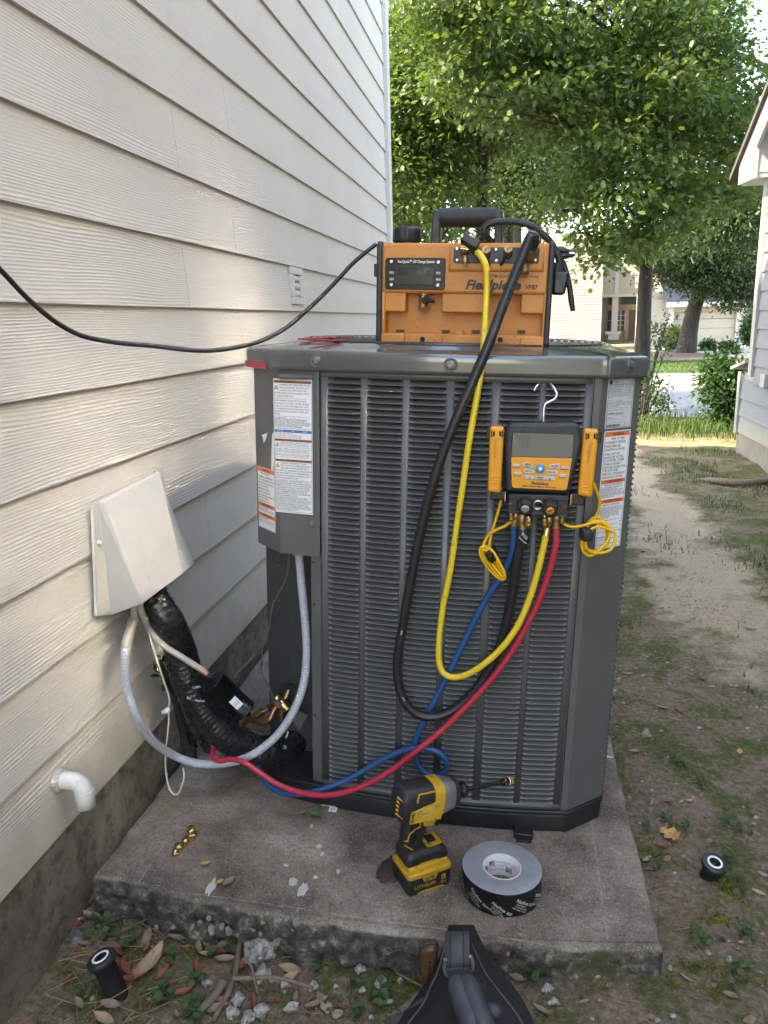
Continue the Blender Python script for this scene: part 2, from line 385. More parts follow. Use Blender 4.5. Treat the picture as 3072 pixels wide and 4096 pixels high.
ln = math_(t, 'MULTIPLY', math_(t, 'MULTIPLY', math_(t, 'MAXIMUM', l3, math_(t, 'MAXIMUM', l1, l2)), ramp(t, n3, [(.46, 0.0), (.6, .5)])), ramp(t, sn.outputs['Z'], [(.8, 0.0), (.95, 1.0)]))
c = mixc(t, ln, c, (.42, .39, .36))
t.links.new(c, b.inputs['Base Color']); b.inputs['Roughness'].default_value = .9; b.inputs['Specular IOR Level'].default_value = .25
k1 = bump(t, b, n1, .5, .003); bump(t, b, n3, .35, .006, k1); M['concrete'] = m
fe = catmull([(0.0, 1.284), (.2, 1.262), (.46, 1.242), (.79, 1.251), (1.0, 1.272), (1.168, 1.302)], 34)
re = np.stack([np.linspace(1.168, 1.145, 90), np.linspace(1.302, 2.75, 90)], 1)[1:]
be = np.stack([np.linspace(1.145, 0.0, 20), np.full(20, 2.75)], 1)[1:]
le = np.stack([np.zeros(30), np.linspace(2.75, 1.284, 30)], 1)[1:-1]
OUT = np.vstack([fe, re, be, le]); cen = np.array([.58, 1.9]); rings = []
tn = np.roll(OUT, -1, 0) - np.roll(OUT, 1, 0); nr = np.stack([tn[:, 1], -tn[:, 0]], 1); nr /= np.linalg.norm(nr, axis=1)[:, None]
for _ in range(10): nr = nr + np.roll(nr, 1, 0) + np.roll(nr, -1, 0); nr /= np.linalg.norm(nr, axis=1)[:, None]
PB = np.array([0, 1.17, 0.0])
for d, z in ((.034, -.0006), (.02, -.0002), (.008, -.001), (.003, -.0035), (.0008, -.008), (0, -.016), (0, -.032), (0, -.042), (0, -.052), (0, -.062), (0, -.074), (0, -.086), (0, -.1), (0, -.13)):
    P2 = OUT - nr * d; s_ = np.arange(len(OUT)) * .009
    rough = 0 if z > -.018 else (fbm(OUT[:, 0] * 34 + OUT[:, 1] * 17, np.full(len(OUT), z * 60), 21, 4) - .5) * .045 - .012 * np.clip((-z - .03) / .07, 0, 1) * (.6 + .8 * vnoise(OUT[:, 0] * 6, OUT[:, 1] * 6, 4))
    edge = (fbm(OUT[:, 0] * 22 + OUT[:, 1] * 30, z * 0 + OUT[:, 0] * 9, 8, 3) - .5) * .016 if z < -.001 else 0
    cd_ = np.clip(np.minimum(np.hypot(OUT[:, 0] - 1.168, OUT[:, 1] - 1.302), np.hypot(OUT[:, 0], OUT[:, 1] - 1.284)) / .06 - .15, 0, 1)
    P2 = P2 + nr * (np.atleast_1d(rough + edge) * cd_)[:, None] if np.ndim(rough + edge) else P2
    rings.append(np.column_stack([P2, np.full(len(P2), z)]))
k = MB(); G = np.array(rings); N = len(OUT); f = [[i * N + j, i * N + (j + 1) % N, (i + 1) * N + (j + 1) % N, (i + 1) * N + j] for i in range(len(G) - 1) for j in range(N)]
k.add(G.reshape(-1, 3), f, True)
xg = np.linspace(.024, 1.122, 60); fy = np.interp(xg, fe[:, 0], fe[:, 1]) + .024; TG = np.zeros((40, 60, 3))
for i, tt in enumerate(np.linspace(0, 1, 40) ** 1.4): yy_ = fy + (2.725 - fy) * tt; xx_ = .02 + (xg - .024) / 1.098 * (1.168 - .0159 * (yy_ - 1.302) - .04); TG[i] = np.column_stack([xx_, yy_, .0012 + .002 * (fbm(xg * 5, np.full(60, tt * 6), 77, 2) - .5)])
k.sheet(TG)
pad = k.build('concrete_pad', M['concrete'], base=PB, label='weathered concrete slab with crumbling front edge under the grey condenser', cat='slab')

# ------------------------------------------------------------------ left house: lap siding, each board a piece
def siding_mat(name, col, lines, strength):
    m, t, b = new_mat(name); oi = t.nodes.new('ShaderNodeObjectInfo'); tc = t.nodes.new('ShaderNodeTexCoord').outputs['Object']
    ad = _n(t, 'ShaderNodeVectorMath', operation='ADD'); t.links.new(tc, ad.inputs[0])
    mu = _n(t, 'ShaderNodeVectorMath', operation='SCALE'); mu.inputs[0].default_value = (3.1, 17.3, 9.7); t.links.new(oi.outputs['Random'], mu.inputs['Scale']); t.links.new(mu.outputs[0], ad.inputs[1])
    v = ad.outputs[0]; sp = t.nodes.new('ShaderNodeSeparateXYZ'); t.links.new(v, sp.inputs[0])
    a = noise_tex(t, 1, 2, .5, v, (1, .75, 6.0)); bb = noise_tex(t, 1, 4, .6, v, (1, 9.0, 45.0)); hf = noise_tex(t, 1, 3, .6, v, (1, 30, 500))
    ph = math_(t, 'ADD', math_(t, 'MULTIPLY', sp.outputs['Z'], lines), math_(t, 'ADD', math_(t, 'MULTIPLY', a, 70.0), math_(t, 'MULTIPLY', bb, 4.2)))
    sn = math_(t, 'SINE', ph); am = ramp(t, noise_tex(t, 1, 2, .5, v, (1, 2.0, 9.0)), [(.3, .25), (.6, 1.0)])
    hgt = math_(t, 'ADD', math_(t, 'MULTIPLY', math_(t, 'POWER', math_(t, 'MULTIPLY_ADD', sn, .5), 1.6), am), math_(t, 'MULTIPLY', hf, .25))
    for n in t.nodes:
        if n.type == 'MATH' and n.operation == 'MULTIPLY_ADD': n.inputs[2].default_value = .5
    bump(t, b, hgt, strength, .0022)
    w1 = noise_tex(t, 2.3, 4, .6, tc); c = ramp(t, w1, [(.3, [x * .93 for x in col]), (.7, col)])
    # splash-back grime and algae low on the wall
    s0 = t.nodes.new('ShaderNodeSeparateXYZ'); t.links.new(tc, s0.inputs[0])
    low = ramp(t, math_(t, 'ADD', s0.outputs['Z'], math_(t, 'MULTIPLY', noise_tex(t, 9, 5, .7, tc), .30)), [(.36, .55), (.55, 0.0)])
    c = mixc(t, low, c, (.30, .29, .20))
    c = mixc(t, math_(t, 'MULTIPLY', ramp(t, noise_tex(t, 60, 4, .7, tc), [(.66, 0.0), (.74, .25)]), 1.0), c, (.25, .22, .18))
    # the dark mould patch behind the pipes
    dy = math_(t, 'MULTIPLY', math_(t, 'SUBTRACT', s0.outputs['Y'], 1.60), 3.4); dz = math_(t, 'MULTIPLY', math_(t, 'SUBTRACT', s0.outputs['Z'], .33), 5.0)
    rr = math_(t, 'ADD', math_(t, 'ADD', math_(t, 'MULTIPLY', dy, dy), math_(t, 'MULTIPLY', dz, dz)), math_(t, 'MULTIPLY', noise_tex(t, 14, 5, .7, tc), 1.2))
    c = mixc(t, ramp(t, rr, [(.65, .75), (1.5, 0.0)]), c, (.13, .145, .07))
    t.links.new(c, b.inputs['Base Color']); b.inputs['Roughness'].default_value = .95; b.inputs['Specular IOR Level'].default_value = .04
    return m
M['siding'] = siding_mat('cream_siding', (.65, .612, .55), 900.0, .36)
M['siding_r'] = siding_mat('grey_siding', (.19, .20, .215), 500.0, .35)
M['trim_r'] = mat('trim_grey', (.24, .24, .235), .6, var=.06, vs=8)
M['trim'] = mat('trim_paint', (.56, .55, .52), .6, var=.06, vs=8)
m, t, b = new_mat('foundation_concrete'); tc = t.nodes.new('ShaderNodeTexCoord').outputs['Object']
n0 = noise_tex(t, 3.2, 6, .7, tc, dist=.5); n1 = noise_tex(t, 26, 5, .75, tc); n2 = noise_tex(t, 240, 3, .7, tc)
c = ramp(t, n0, [(.28, (.07, .06, .048)), (.5, (.18, .157, .13)), (.72, (.31, .28, .24))])
c = mixc(t, ramp(t, n1, [(.38, .7), (.52, 0.0)]), c, (.05, .042, .034)); c = mixc(t, ramp(t, n1, [(.66, 0.0), (.72, .6)]), c, (.33, .305, .27))
c = mixc(t, ramp(t, n2, [(.6, 0.0), (.7, .5)]), c, (.36, .33, .29)); c = mixc(t, ramp(t, noise_tex(t, 2.1, 4, .6, tc), [(.52, 0.0), (.68, .5)]), c, (.075, .08, .03))
t.links.new(c, b.inputs['Base Color']); b.inputs['Roughness'].default_value = .92; k1 = bump(t, b, n1, .45, .01); bump(t, b, n2, .35, .003, k1); M['found'] = m
M['shingle'] = mat('shingle', (.055, .052, .05), .9, var=.4, vs=30, bmp=.5, bs=90)

EXPO = .1735; ZB = .24; WX = -.9
house = thing('house', 'two-storey cream house with lap siding filling the left side', 'house', (WX, 1.2, 0), 'world')
def board(parent, x, sgn, y0, y1, z0, mt, hgt=EXPO + .018, lip=.0105, th=.0085):
    """one lap board on a wall at plane x; sgn +1 when the wall faces +x"""
    k = MB(); e = .0008
    P = [(0, 0), (-th, 0), (-th - lip, hgt), (-lip, hgt)]          # (out, up)
    v = [(x + sgn * a, y, z0 + h) for y in (y0 + e, y1 - e) for a, h in P]
    k.add(v, [(0, 1, 2, 3), (7, 6, 5, 4), (0, 3, 7, 4), (1, 5, 6, 2), (0, 4, 5, 1), (3, 2, 6, 7)]); return k.build('siding_board', mt, parent)
jn = {}
for c, u, v in (('J', 732, 570), ('J', 972, 935), ('J', 942, 455), ('J', 695, 50), ('J', 777, 1140), ('K', 1200, 460), ('K', 1475, 210), ('K', 1510, 690), ('K', 1258, 1160), ('K', 1543, 1270), ('K', 1310, 1800), ('s3', 18, 540)):
    p = wx(c, u, v, WX); jn.setdefault(int((p[2] - ZB) // EXPO), []).append(float(p[1]))
YA, YE = -3.2, 5.47
for i in range(31):
    z0 = ZB + EXPO * i; js = sorted(jn.get(i, []))
    if not js: js = [1.2 + ((i * 1.63) % 3.3)]
    js = [j for j in js if j < YE - .2]; cuts = [YA] + ([js[0] - 3.66] if js[0] - 3.66 > YA + .3 else []) + js
    if YE - cuts[-1] > 3.9: cuts.append(cuts[-1] + 3.66)
    cuts.append(YE)
    for a, bb in zip(cuts[:-1], cuts[1:]): board(house, WX, 1, a, bb, z0, M['siding'])
ZT = ZB + 31 * EXPO
k = MB(); k.box(WX - .03, WX + .022, YE + .001, YE + .07, ZB - .02, ZT, .003); k.box(WX - .12, WX + .022, YE + .071, YE + .095, ZB - .02, ZT, .003); k.build('corner_trim', M['trim'], house)
k = MB()
ny_, nz_ = 420, 16; yy = np.linspace(-3.2, 5.5, ny_); zz = np.linspace(-.15, ZB + .03, nz_); G = np.zeros((nz_, ny_, 3))
for a, z in enumerate(zz): G[a] = np.column_stack([WX - .006 + (fbm(yy * 9, np.full(ny_, z * 9), 31, 4) - .47) * .02, yy, np.full(ny_, z)])
k.sheet(G); k.build('foundation', M['found'], house)
k = MB(); k.box(-9, WX - .0205, -3.2, 5.46, -.1, ZT); k.build('wall_core', M['trim'], house)
k = MB(); k.add([(-9.4, YA - .4, ZT + 3.2), (WX + .30, YA - .4, ZT - .02), (WX + .30, YE + .10, ZT - .02), (-9.4, YE + .10, ZT + 3.2), (-9.4, YA - .4, ZT + 3.35), (WX + .30, YA - .4, ZT + .13), (WX + .30, YE + .10, ZT + .13), (-9.4, YE + .10, ZT + 3.35)],
    [(0, 1, 2, 3), (4, 7, 6, 5), (0, 4, 5, 1), (1, 5, 6, 2), (2, 6, 7, 3), (3, 7, 4, 0)]); k.build('roof', M['shingle'], house)
# the far corner of the house also shows a gable overhang
# small vent cover on the siding
a = wx('J', 1203, 1105, WX); b_ = wx('J', 1255, 1265, WX); yc = float((a[1] + b_[1]) / 2); y0, y1, z0, z1 = yc - .085, yc + .085, float(b_[2]), float(a[2])
vent = thing('wall_vent', 'small cream plastic vent cover with three humps on the siding', 'vent', (WX, yc, z0), 'world')
k = MB(); X0 = WX - .01
for aa, bb, cc, dd in ((y0, y1, z0, z0 + .028), (y0, y1, z1 - .028, z1), (y0, y0 + .045, z0 + .0281, z1 - .0281), (y1 - .045, y1, z0 + .0281, z1 - .0281)): k.box(X0, WX + .006, aa, bb, cc, dd, .003)
M['vent_plastic'] = mat('vent_plastic', (.50, .49, .45), .55, var=.08)
k.build('frame', M['vent_plastic'], vent)
hz = (z1 - z0 - .058) / 3
for i in range(3):
    k = MB(); zc = z0 + .029 + hz * (i + .5); G = [[(X0 + .003 + .011 * math.sin(math.pi * j / 8), yy_, zc - hz / 2 * math.cos(math.pi * j / 8) * .97) for j in range(9)] for yy_ in (y0 + .0455, y1 - .0455)]
    k.sheet(G); k.build('louvre', M['vent_plastic'], vent)

# ------------------------------------------------------------------ right-hand house
XR = 1.926
rh = thing('neighbour_house', 'pale grey lap-sided house end at the right edge with sloping rake', 'house', (XR, 7.0, 0), 'world')
for i in range(15):
    z0 = .19 + .1505 * i; ye = 7.36 if i < 3 else (7.02 if i > 3 else 7.02)
    if z0 + .15 > 2.25: break
    js = [7.02 - 2.2 - (i * 1.27) % 1.6]
    if i in (1,): js = [6.86, js[0]]
    if i in (4,): js = [6.72, js[0]]
    cuts = sorted([-9.0] + js + [ye])
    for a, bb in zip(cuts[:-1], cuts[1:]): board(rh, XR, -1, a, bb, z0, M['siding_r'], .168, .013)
# gable triangle above, boards trimmed to the rake
i = 14
while True:
    z0 = .19 + .1505 * i; h = z0 - 2.25; yhi = 7.0 - max(h, 0) / .55 * 1.0
    if yhi < -.9: break
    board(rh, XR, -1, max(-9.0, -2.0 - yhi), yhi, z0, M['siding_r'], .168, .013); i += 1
k = MB(); k.box(XR + .021, 6.5, -9.0, 7.0, -.1, 2.5); k.add([(XR + .021, -9, 2.5), (XR + .021, 7.0, 2.5), (XR + .021, -1, 6.9), (6.5, -9, 2.5), (6.5, 7, 2.5), (6.5, -1, 6.9)], [(0, 1, 2), (3, 5, 4), (0, 2, 5, 3), (1, 4, 5, 2)]); k.build('wall_core', M['trim_r'], rh)
k = MB(); k.box(XR - .022, XR + .02, 7.021, 7.11, .70, 2.4, .003); k.build('corner_trim', M['trim_r'], rh)
k = MB(); k.box(XR - .015, XR + .03, 7.36, 7.43, .17, .72, .003); k.build('low_corner_trim', M['trim_r'], rh)
k = MB(); k.box(XR + .021, XR + 1.2, 7.0, 7.42, -.1, .72); k.build('low_wall', M['trim_r'], rh)
k = MB(); k.add([(XR - .05, 7.115, .835), (XR + 1.2, 7.115, .835), (XR + 1.2, 7.56, .755), (XR - .05, 7.56, .755), (XR - .05, 7.115, .81), (XR + 1.2, 7.115, .81), (XR + 1.2, 7.56, .73), (XR - .05, 7.56, .73)],
    [(0, 1, 2, 3), (4, 7, 6, 5), (0, 4, 5, 1), (1, 5, 6, 2), (2, 6, 7, 3), (3, 7, 4, 0)]); k.build('ledge', M['trim_r'], rh)
k = MB(); k.box(XR + .01, XR + 1.3, -9, 7.40, -.2, .19); k.build('foundation', mat('pale_foundation', (.17, .15, .125), .9, var=.25, vs=5, bmp=.4, bs=60), rh)
k = MB()   # rake board, running up towards the viewer
xk = 1.79
def rz(y): return 2.42 + (7.46 - y) * .55
k.add([(xk, 7.44, 2.275), (xk, 6.98, 2.256), (xk, 6.975, rz(6.975) - .20), (xk, -1.0, rz(-1.0) - .2), (xk, -1.0, rz(-1.0)), (xk, 7.44, rz(7.44)),
       (xk + .025, 7.44, 2.275), (xk + .025, 6.98, 2.256), (xk + .025, 6.975, rz(6.975) - .2), (xk + .025, -1.0, rz(-1.0) - .2), (xk + .025, -1.0, rz(-1.0)), (xk + .025, 7.44, rz(7.44))],
      [(0, 1, 2, 5), (2, 3, 4, 5), (6, 11, 8, 7), (8, 11, 10, 9), (0, 6, 7, 1), (1, 7, 8, 2), (2, 8, 9, 3), (3, 9, 10, 4), (4, 10, 11, 5), (5, 11, 6, 0)])
M['white_trim'] = mat('white_trim', (.36, .345, .33), .55, var=.05)
k.build('rake_board', M['white_trim'], rh)
k = MB(); k.box(xk + .026, XR + 1.5, 6.99, 7.43, 2.262, 2.30); k.build('soffit', M['white_trim'], rh)
k = MB(); k.box(xk + .026, XR - .011, 6.985, 7.005, 2.301, rz(7.0) - .02); k.build('eave_return', M['white_trim'], rh)
k = MB()
for sgn in (1, -1):
    ya, yb = (7.62, -1.0) if sgn > 0 else (-9.6, -1.0); zf = lambda y: rz(y) if sgn > 0 else rz(-2.0 - y)
    v = [(x, y, zf(y) + d) for d in (.004, .05) for y in (ya, yb) for x in (xk - .03, 7.0)]
    k.add(v, [(0, 1, 3, 2), (4, 6, 7, 5), (0, 4, 5, 1), (0, 2, 6, 4), (1, 5, 7, 3), (2, 3, 7, 6)])
k.build('roof', M['shingle'], rh)
# unseen gable windows; mirror panes shaped to throw sun onto the opposite wall
M['pane'] = mat('mirror_pane', (.44, .465, .51), .17, 1.0, var=.03, rvar=.01)
def unseen_gable_window(y0, y1, z0, z1, r_):
    P = rpoly([(y0, z0), (y1, z0), (y1, z1), (y0, z1)], r_, 5); k = MB(); A_ = ins(P, -.05); n_ = len(P)
    G_ = [[(XR - .012, *p) for p in A_], [(XR - .035, *p) for p in A_], [(XR - .035, *p) for p in P], [(XR - .012, *p) for p in P]]
    k.sheet(np.array(G_), False, True); w_ = k.build('unseen_gable_window', M['white_trim'], rh); k = MB(); k.slab(P, lambda u, v, d: (d, u, v), XR - .012, XR - .018); k.build('pane', M['pane'], w_)
RISE = 2.82 / .937 * math.tan(SUN_EL); BACK = 2.82 * .3735
for ya_, yb_, za_, zb_, r_ in ((2.16, 2.78, 1.0, 1.37, [.02, .02, .28, .28]), (1.26, 1.92, .965, 1.19, [.02, .08, .08, .02]), (1.14, 1.42, .60, .88, [.02, .1, .08, .02]), (1.54, 1.80, .56, .78, .06)): unseen_gable_window(ya_ - BACK + .08, yb_ - BACK + .08, za_ + RISE - .17, zb_ + RISE - .17, r_)
p = wx('f2', 1640, 700, XR); k = MB(); k.box(XR - .035, XR + .001, p[1] - .06, p[1] + .06, p[2] - .06, p[2] + .05, .006)
k.build('outlet_cover', M['trim_r'], rh)

# ------------------------------------------------------------------ the house across the street
YF, YG = 57.0, 49.0
M['far_cream'] = mat('far_cream', (.30, .27, .22), .75, var=.06, vs=1.5); M['far_tan'] = mat('far_tan', (.27, .245, .20), .75, var=.06, vs=1.5)
M['far_glass'] = mat('far_glass', (.05, .06, .07), .1, var=.2); M['far_door'] = mat('far_door', (.10, .055, .04), .5); M['far_wood'] = mat('far_wood', (.30, .21, .13), .6)
fh = thing('street_house', 'cream siding house with columned entry and garage across the street', 'house', (9, YF, -.72), 'world')
def fp(u, v, Y): return wy('f1', u, v, Y)
def frect(name, u0, v0, u1, v1, Y, d, mt, parent=fh, bev=.0):
    a = fp(u0, v0, Y); b2 = fp(u1, v1, Y); k = MB(); k.box(min(a[0], b2[0]), max(a[0], b2[0]), Y, Y + d, min(a[2], b2[2]), max(a[2], b2[2]), bev); return k.build(name, mt, parent)
a = fp(-420, 640, YF); b2 = fp(440, 640, YF); x0, x1 = a[0], b2[0]; zt = fp(440, -120, YF)[2]; zb = -.42; hb = .205; n = int((zt - zb) / hb)
k = MB(); k.box(x0, x1 - .01, YF + .06, YF + 9, -1.2, zt); k.build('wall_core', M['far_cream'], fh)
for i in range(n):
    z0 = zb + i * hb; k = MB(); v = [(x, YF + d, z) for x in (x0, x1) for d, z in ((0, z0), (.03, z0), (.055, z0 + hb + .02), (.03, z0 + hb + .02))]
    k.add(v, [(0, 1, 2, 3), (7, 6, 5, 4), (0, 3, 7, 4), (1, 5, 6, 2), (0, 4, 5, 1), (3, 2, 6, 7)]); k.build('siding_board', M['far_cream'], fh)
k = MB(); k.box(x1, x1 + .12, YF - .03, YF + .3, -1, zt); k.build('corner_trim', M['white_trim'], fh)
frect('entry_wall', 446, -100, 830, 660, YF + 3.2, .3, M['far_tan'])
po = frect('porch_block', 480, 60, 730, 322, YF + 1.5, 1.6, M['far_cream'])
frect('porch_beam', 470, 320, 740, 333, YF + 1.45, .3, M['white_trim'])
frect('porch_corner', 566, 60, 582, 320, YF + 1.44, .05, M['white_trim'])
cl = frect('column', 540, 333, 573, 592, YF + 1.6, .3, M['white_trim'], bev=.03)
frect('column_base', 510, 604, 585, 645, YF + 1.45, .7, M['white_trim'], cl); frect('column_plinth', 488, 588, 600, 605, YF + 1.4, .8, M['white_trim'], cl)
win = frect('arched_window', 515, 335, 715, 395, YF + 3.1, .08, M['far_glass'])
frect('window_head', 505, 396, 720, 430, YF + 3.08, .1, M['far_wood'], win)
frect('transom_mullion', 575, 335, 581, 395, YF + 3.06, .03, M['far_wood'], win)
dr = frect('door', 652, 432, 712, 650, YF + 3.1, .08, M['far_door']); frect('door_frame', 636, 432, 650, 650, YF + 3.08, .1, M['far_wood'], dr)
sw = frect('sidelight_window', 562, 436, 632, 578, YF + 3.1, .08, M['far_glass'])
for i in range(3): frect('muntin', 562, 470 + 35 * i, 632, 473 + 35 * i, YF + 3.06, .03, M['white_trim'], sw)
for u in (562, 597, 629): frect('muntin', u, 436, u + 3, 578, YF + 3.055, .03, M['white_trim'], sw)
sw2 = frect('sidelight_window', 508, 436, 530, 578, YF + 3.1, .08, M['far_glass']); frect('muntin', 508, 505, 530, 509, YF + 3.06, .03, M['white_trim'], sw2)
frect('entry_panel', 500, 430, 640, 660, YF + 3.15, .04, M['far_wood'])
frect('garage_wall', 820, 380, 965, 712, YG, .3, M['far_tan']); frect('garage_wall_right', 1452, 390, 1700, 712, YG, .3, M['far_tan']); frect('garage_header', 820, 360, 1700, 428, YG + .002, .3, M['far_tan'])
frect('garage_core', 820, 300, 1700, 720, YG + .8, 6, M['far_tan'])
frect('garage_trim', 945, 415, 968, 708, YG - .06, .2, M['white_trim']); frect('garage_trim', 1440, 415, 1470, 708, YG - .06, .2, M['white_trim']); frect('downpipe', 1478, 430, 1490, 700, YG - .1, .1, M['white_trim'])
gd = bpy.data.objects.new('garage_door', None); COL.objects.link(gd); gd.parent = fh; BASE[gd.name] = BASE[fh.name]
for i in range(4): frect('door_panel', 969, 430 + 68 * i, 1441, 430 + 68 * i + 64.5, YG + .25, .06, M['far_cream'], gd, .02)
frect('fascia', 930, 372, 1720, 392, YG - .5, .1, M['white_trim'])
M['far_roof'] = mat('far_roof', (.06, .062, .068), .9, var=.3, vs=4)
a = fp(925, 372, YG - .5); b2 = fp(1730, 372, YG - .5); k = MB(); k.add([(a[0], YG - .55, a[2]), (b2[0], YG - .55, a[2]), (b2[0], YG + 5, a[2] + 2.6), (a[0], YG + 5, a[2] + 2.6), (a[0], YG - .55, a[2] + .06), (b2[0], YG - .55, a[2] + .06), (b2[0], YG + 5, a[2] + 2.66), (a[0], YG + 5, a[2] + 2.66)],
    [(0, 1, 2, 3), (4, 7, 6, 5), (0, 4, 5, 1), (1, 5, 6, 2), (2, 6, 7, 3), (3, 7, 4, 0)]); k.build('garage_roof', M['far_roof'], fh)
frect('upper_wall', 730, -150, 1750, 240, YG + 6, .3, M['far_cream'])
# ================================================================== the condenser
def yf(x): return 1.597 + .27 * (np.asarray(x, float) - .68) ** 2       # bowed front
M['unit'] = mat('unit_paint', (.092, .095, .092), .42, var=.09, vs=5, coat=.1, dirt=(.14, .13, .115), ds=7, dthr=(.6, .85), rvar=.05, bmp=.04, bs=60)
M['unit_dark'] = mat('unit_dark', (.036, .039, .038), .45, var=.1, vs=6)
M['pan'] = mat('pan_black', (.013, .013, .014), .4, var=.2)
m, t, b = new_mat('coil_fins'); tc = t.nodes.new('ShaderNodeTexCoord').outputs['Object']; wv = _n(t, 'ShaderNodeTexWave'); wv.inputs['Scale'].default_value = 260; wv.bands_direction = 'X'; t.links.new(tc, wv.inputs[0])
t.links.new(ramp(t, wv.outputs['Fac'], [(.2, (.008, .009, .009)), (.8, (.035, .037, .037))]), b.inputs['Base Color']); b.inputs['Roughness'].default_value = .6; M['coil'] = m
ac = thing('condenser', 'grey louvred air conditioner condenser standing on the concrete slab', 'air conditioner', (.665, 2.02, 0))
XC = [(.438, .510), (.525, .5995), (.615, .690), (.707, .7825), (.8, .878), (.891, .968)]
ZL0, ZL1 = .073, 1.036
def pstrip(k, x0, x1, z0, z1, off=0.0, th=.0022, n=6):
    X = np.linspace(x0, x1, n); A = [(x, float(yf(x)) + off, z) for z in (z0, z1) for x in X]; B = [(x, y + th, z) for x, y, z in A]
    N = len(A); f = [[i, i + 1, n + i + 1, n + i] for i in range(n - 1)] + [[N + i + 1, N + i, N + n + i, N + n + i + 1] for i in range(n - 1)]
    v = A + B
    for a in (0, n - 1): f.append([a, n + a, N + n + a, N + a])
    for r in (0, n): f += [[r + i, r + i + 1, N + r + i + 1, N + r + i] for i in range(n - 1)]
    k.add(v, f, [True] * (2 * (n - 1)) + [False] * (len(f) - 2 * (n - 1)))
k = MB(); PX0, PX1 = .421, .983
pstrip(k, PX0, PX1, ZL1, 1.052, n=24); pstrip(k, PX0, PX1, .058, ZL0, n=24)
edges = [PX0] + [e for c in XC for e in c] + [PX1]
for i in range(0, len(edges), 2): pstrip(k, edges[i], edges[i + 1], ZL0, ZL1, n=4)
for x in (PX0, PX1): k.box(x - .0005, x + .0017, float(yf(x)) + .0023, float(yf(x)) + .02, .058, 1.052)
fpnl = k.build('front_panel', M['unit'], ac)
k = MB(); pstrip(k, .425, .985, .06, 1.05, .032, n=24); k.build('coil', M['coil'], ac)
# louvre slats: stamped blades, recessed at the top and proud at the lip
NR = 76; PT = (ZL1 - ZL0) / NR
prof = [(.021, PT * .86), (.0165, PT * .74), (.0115, PT * .58), (.0065, PT * .40), (.002, PT * .23), (-.0012, PT * .11), (-.0022, PT * .055), (-.0021, PT * .02), (-.0006, PT * .0)]
def slat_mesh(wd):
    e = .009; xs_ = [0, e * .5, e, wd - e, wd - e * .5, wd]; out = [.0, .62, 1, 1, .62, .0]
    v = []; f = []
    for x, o_ in zip(xs_, out):
        for d, h in prof: v.append((x - wd / 2, d * o_, h))
    n = len(prof)
    for i in range(5):
        for j in range(n - 1): f.append([i * n + j, (i + 1) * n + j, (i + 1) * n + j + 1, i * n + j + 1])
    return v, f
SL = []
for x0, x1 in XC:
    v, f = slat_mesh(x1 - x0); me = bpy.data.meshes.new('slat'); me.from_pydata(v, [], f); me.polygons.foreach_set('use_smooth', [True] * len(f)); me.materials.append(M['unit']); me.update(); SL.append((me, v, f))
b0 = BASE[ac.name]; rest = MB()
for r in range(NR):
    for ci, (x0, x1) in enumerate(XC):
        xm = (x0 + x1) / 2; ang = math.atan(.54 * (xm - .68)); org = np.array([xm, float(yf(xm)), ZL0 + r * PT])
        if r >= NR - 50:
            o = bpy.data.objects.new('louvre_slat', SL[ci][0]); COL.objects.link(o); o.parent = ac; o.location = org - b0; o.rotation_euler = (0, 0, ang)
        else:
            c, s_ = math.cos(ang), math.sin(ang); rest.add([(org[0] + x * c - y * s_, org[1] + x * s_ + y * c, org[2] + z) for x, y, z in SL[ci][1]], SL[ci][2], True)
rest.build('lower_louvre_slats', M['unit'], ac, kind='stuff')
def bent(k, path, z0, z1, th=.0022):
    """sheet metal bent along a plan path"""
    P = np.array(path, float); tg = np.gradient(P, axis=0); nr = np.stack([-tg[:, 1], tg[:, 0]], 1); nr /= np.linalg.norm(nr, axis=1)[:, None]; Q = P + nr * th
    n = len(P); v = [(x, y, z) for z in (z0, z1) for x, y in P] + [(x, y, z) for z in (z0, z1) for x, y in Q]
    f = []; sm = []
    for i in range(n - 1):
        f += [[i, i + 1, n + i + 1, n + i], [2 * n + i + 1, 2 * n + i, 3 * n + i, 3 * n + i + 1], [i, 2 * n + i, 2 * n + i + 1, i + 1], [n + i, n + i + 1, 3 * n + i + 1, 3 * n + i]]
    f += [[0, n, 3 * n, 2 * n], [n - 1, 3 * n - 1, 4 * n - 1, 2 * n - 1]]
    k.add(v, f, False)
# corner panel, right
CR = [(.9862, 1.6205), (.999, 1.6225), (1.0015, 1.6235), (1.0035, 1.6255), (1.083, 1.697), (1.086, 1.700), (1.0875, 1.704), (1.0885, 1.725)]
k = MB(); bent(k, CR, .058, 1.052); cpr = k.build('corner_panel', M['unit'], ac)
k = MB(); zz = np.arange(.06, 1.05, PT / 2); G = [[(1.088 + (.0075 if i % 2 else -.002), y, z) for y in (1.728, 2.0, 2.33)] for i, z in enumerate(zz)]; k.sheet(G, smooth=False); k.build('side_louvres', M['unit'], ac)
k = MB(); bent(k, [(1.0885, 2.331), (1.0885, 2.36), (1.005, 2.44), (.325, 2.44), (.243, 2.36), (.238, 2.0), (.240, 1.77)], .058, 1.052); k.build('rear_panel', M['unit_dark'], ac)
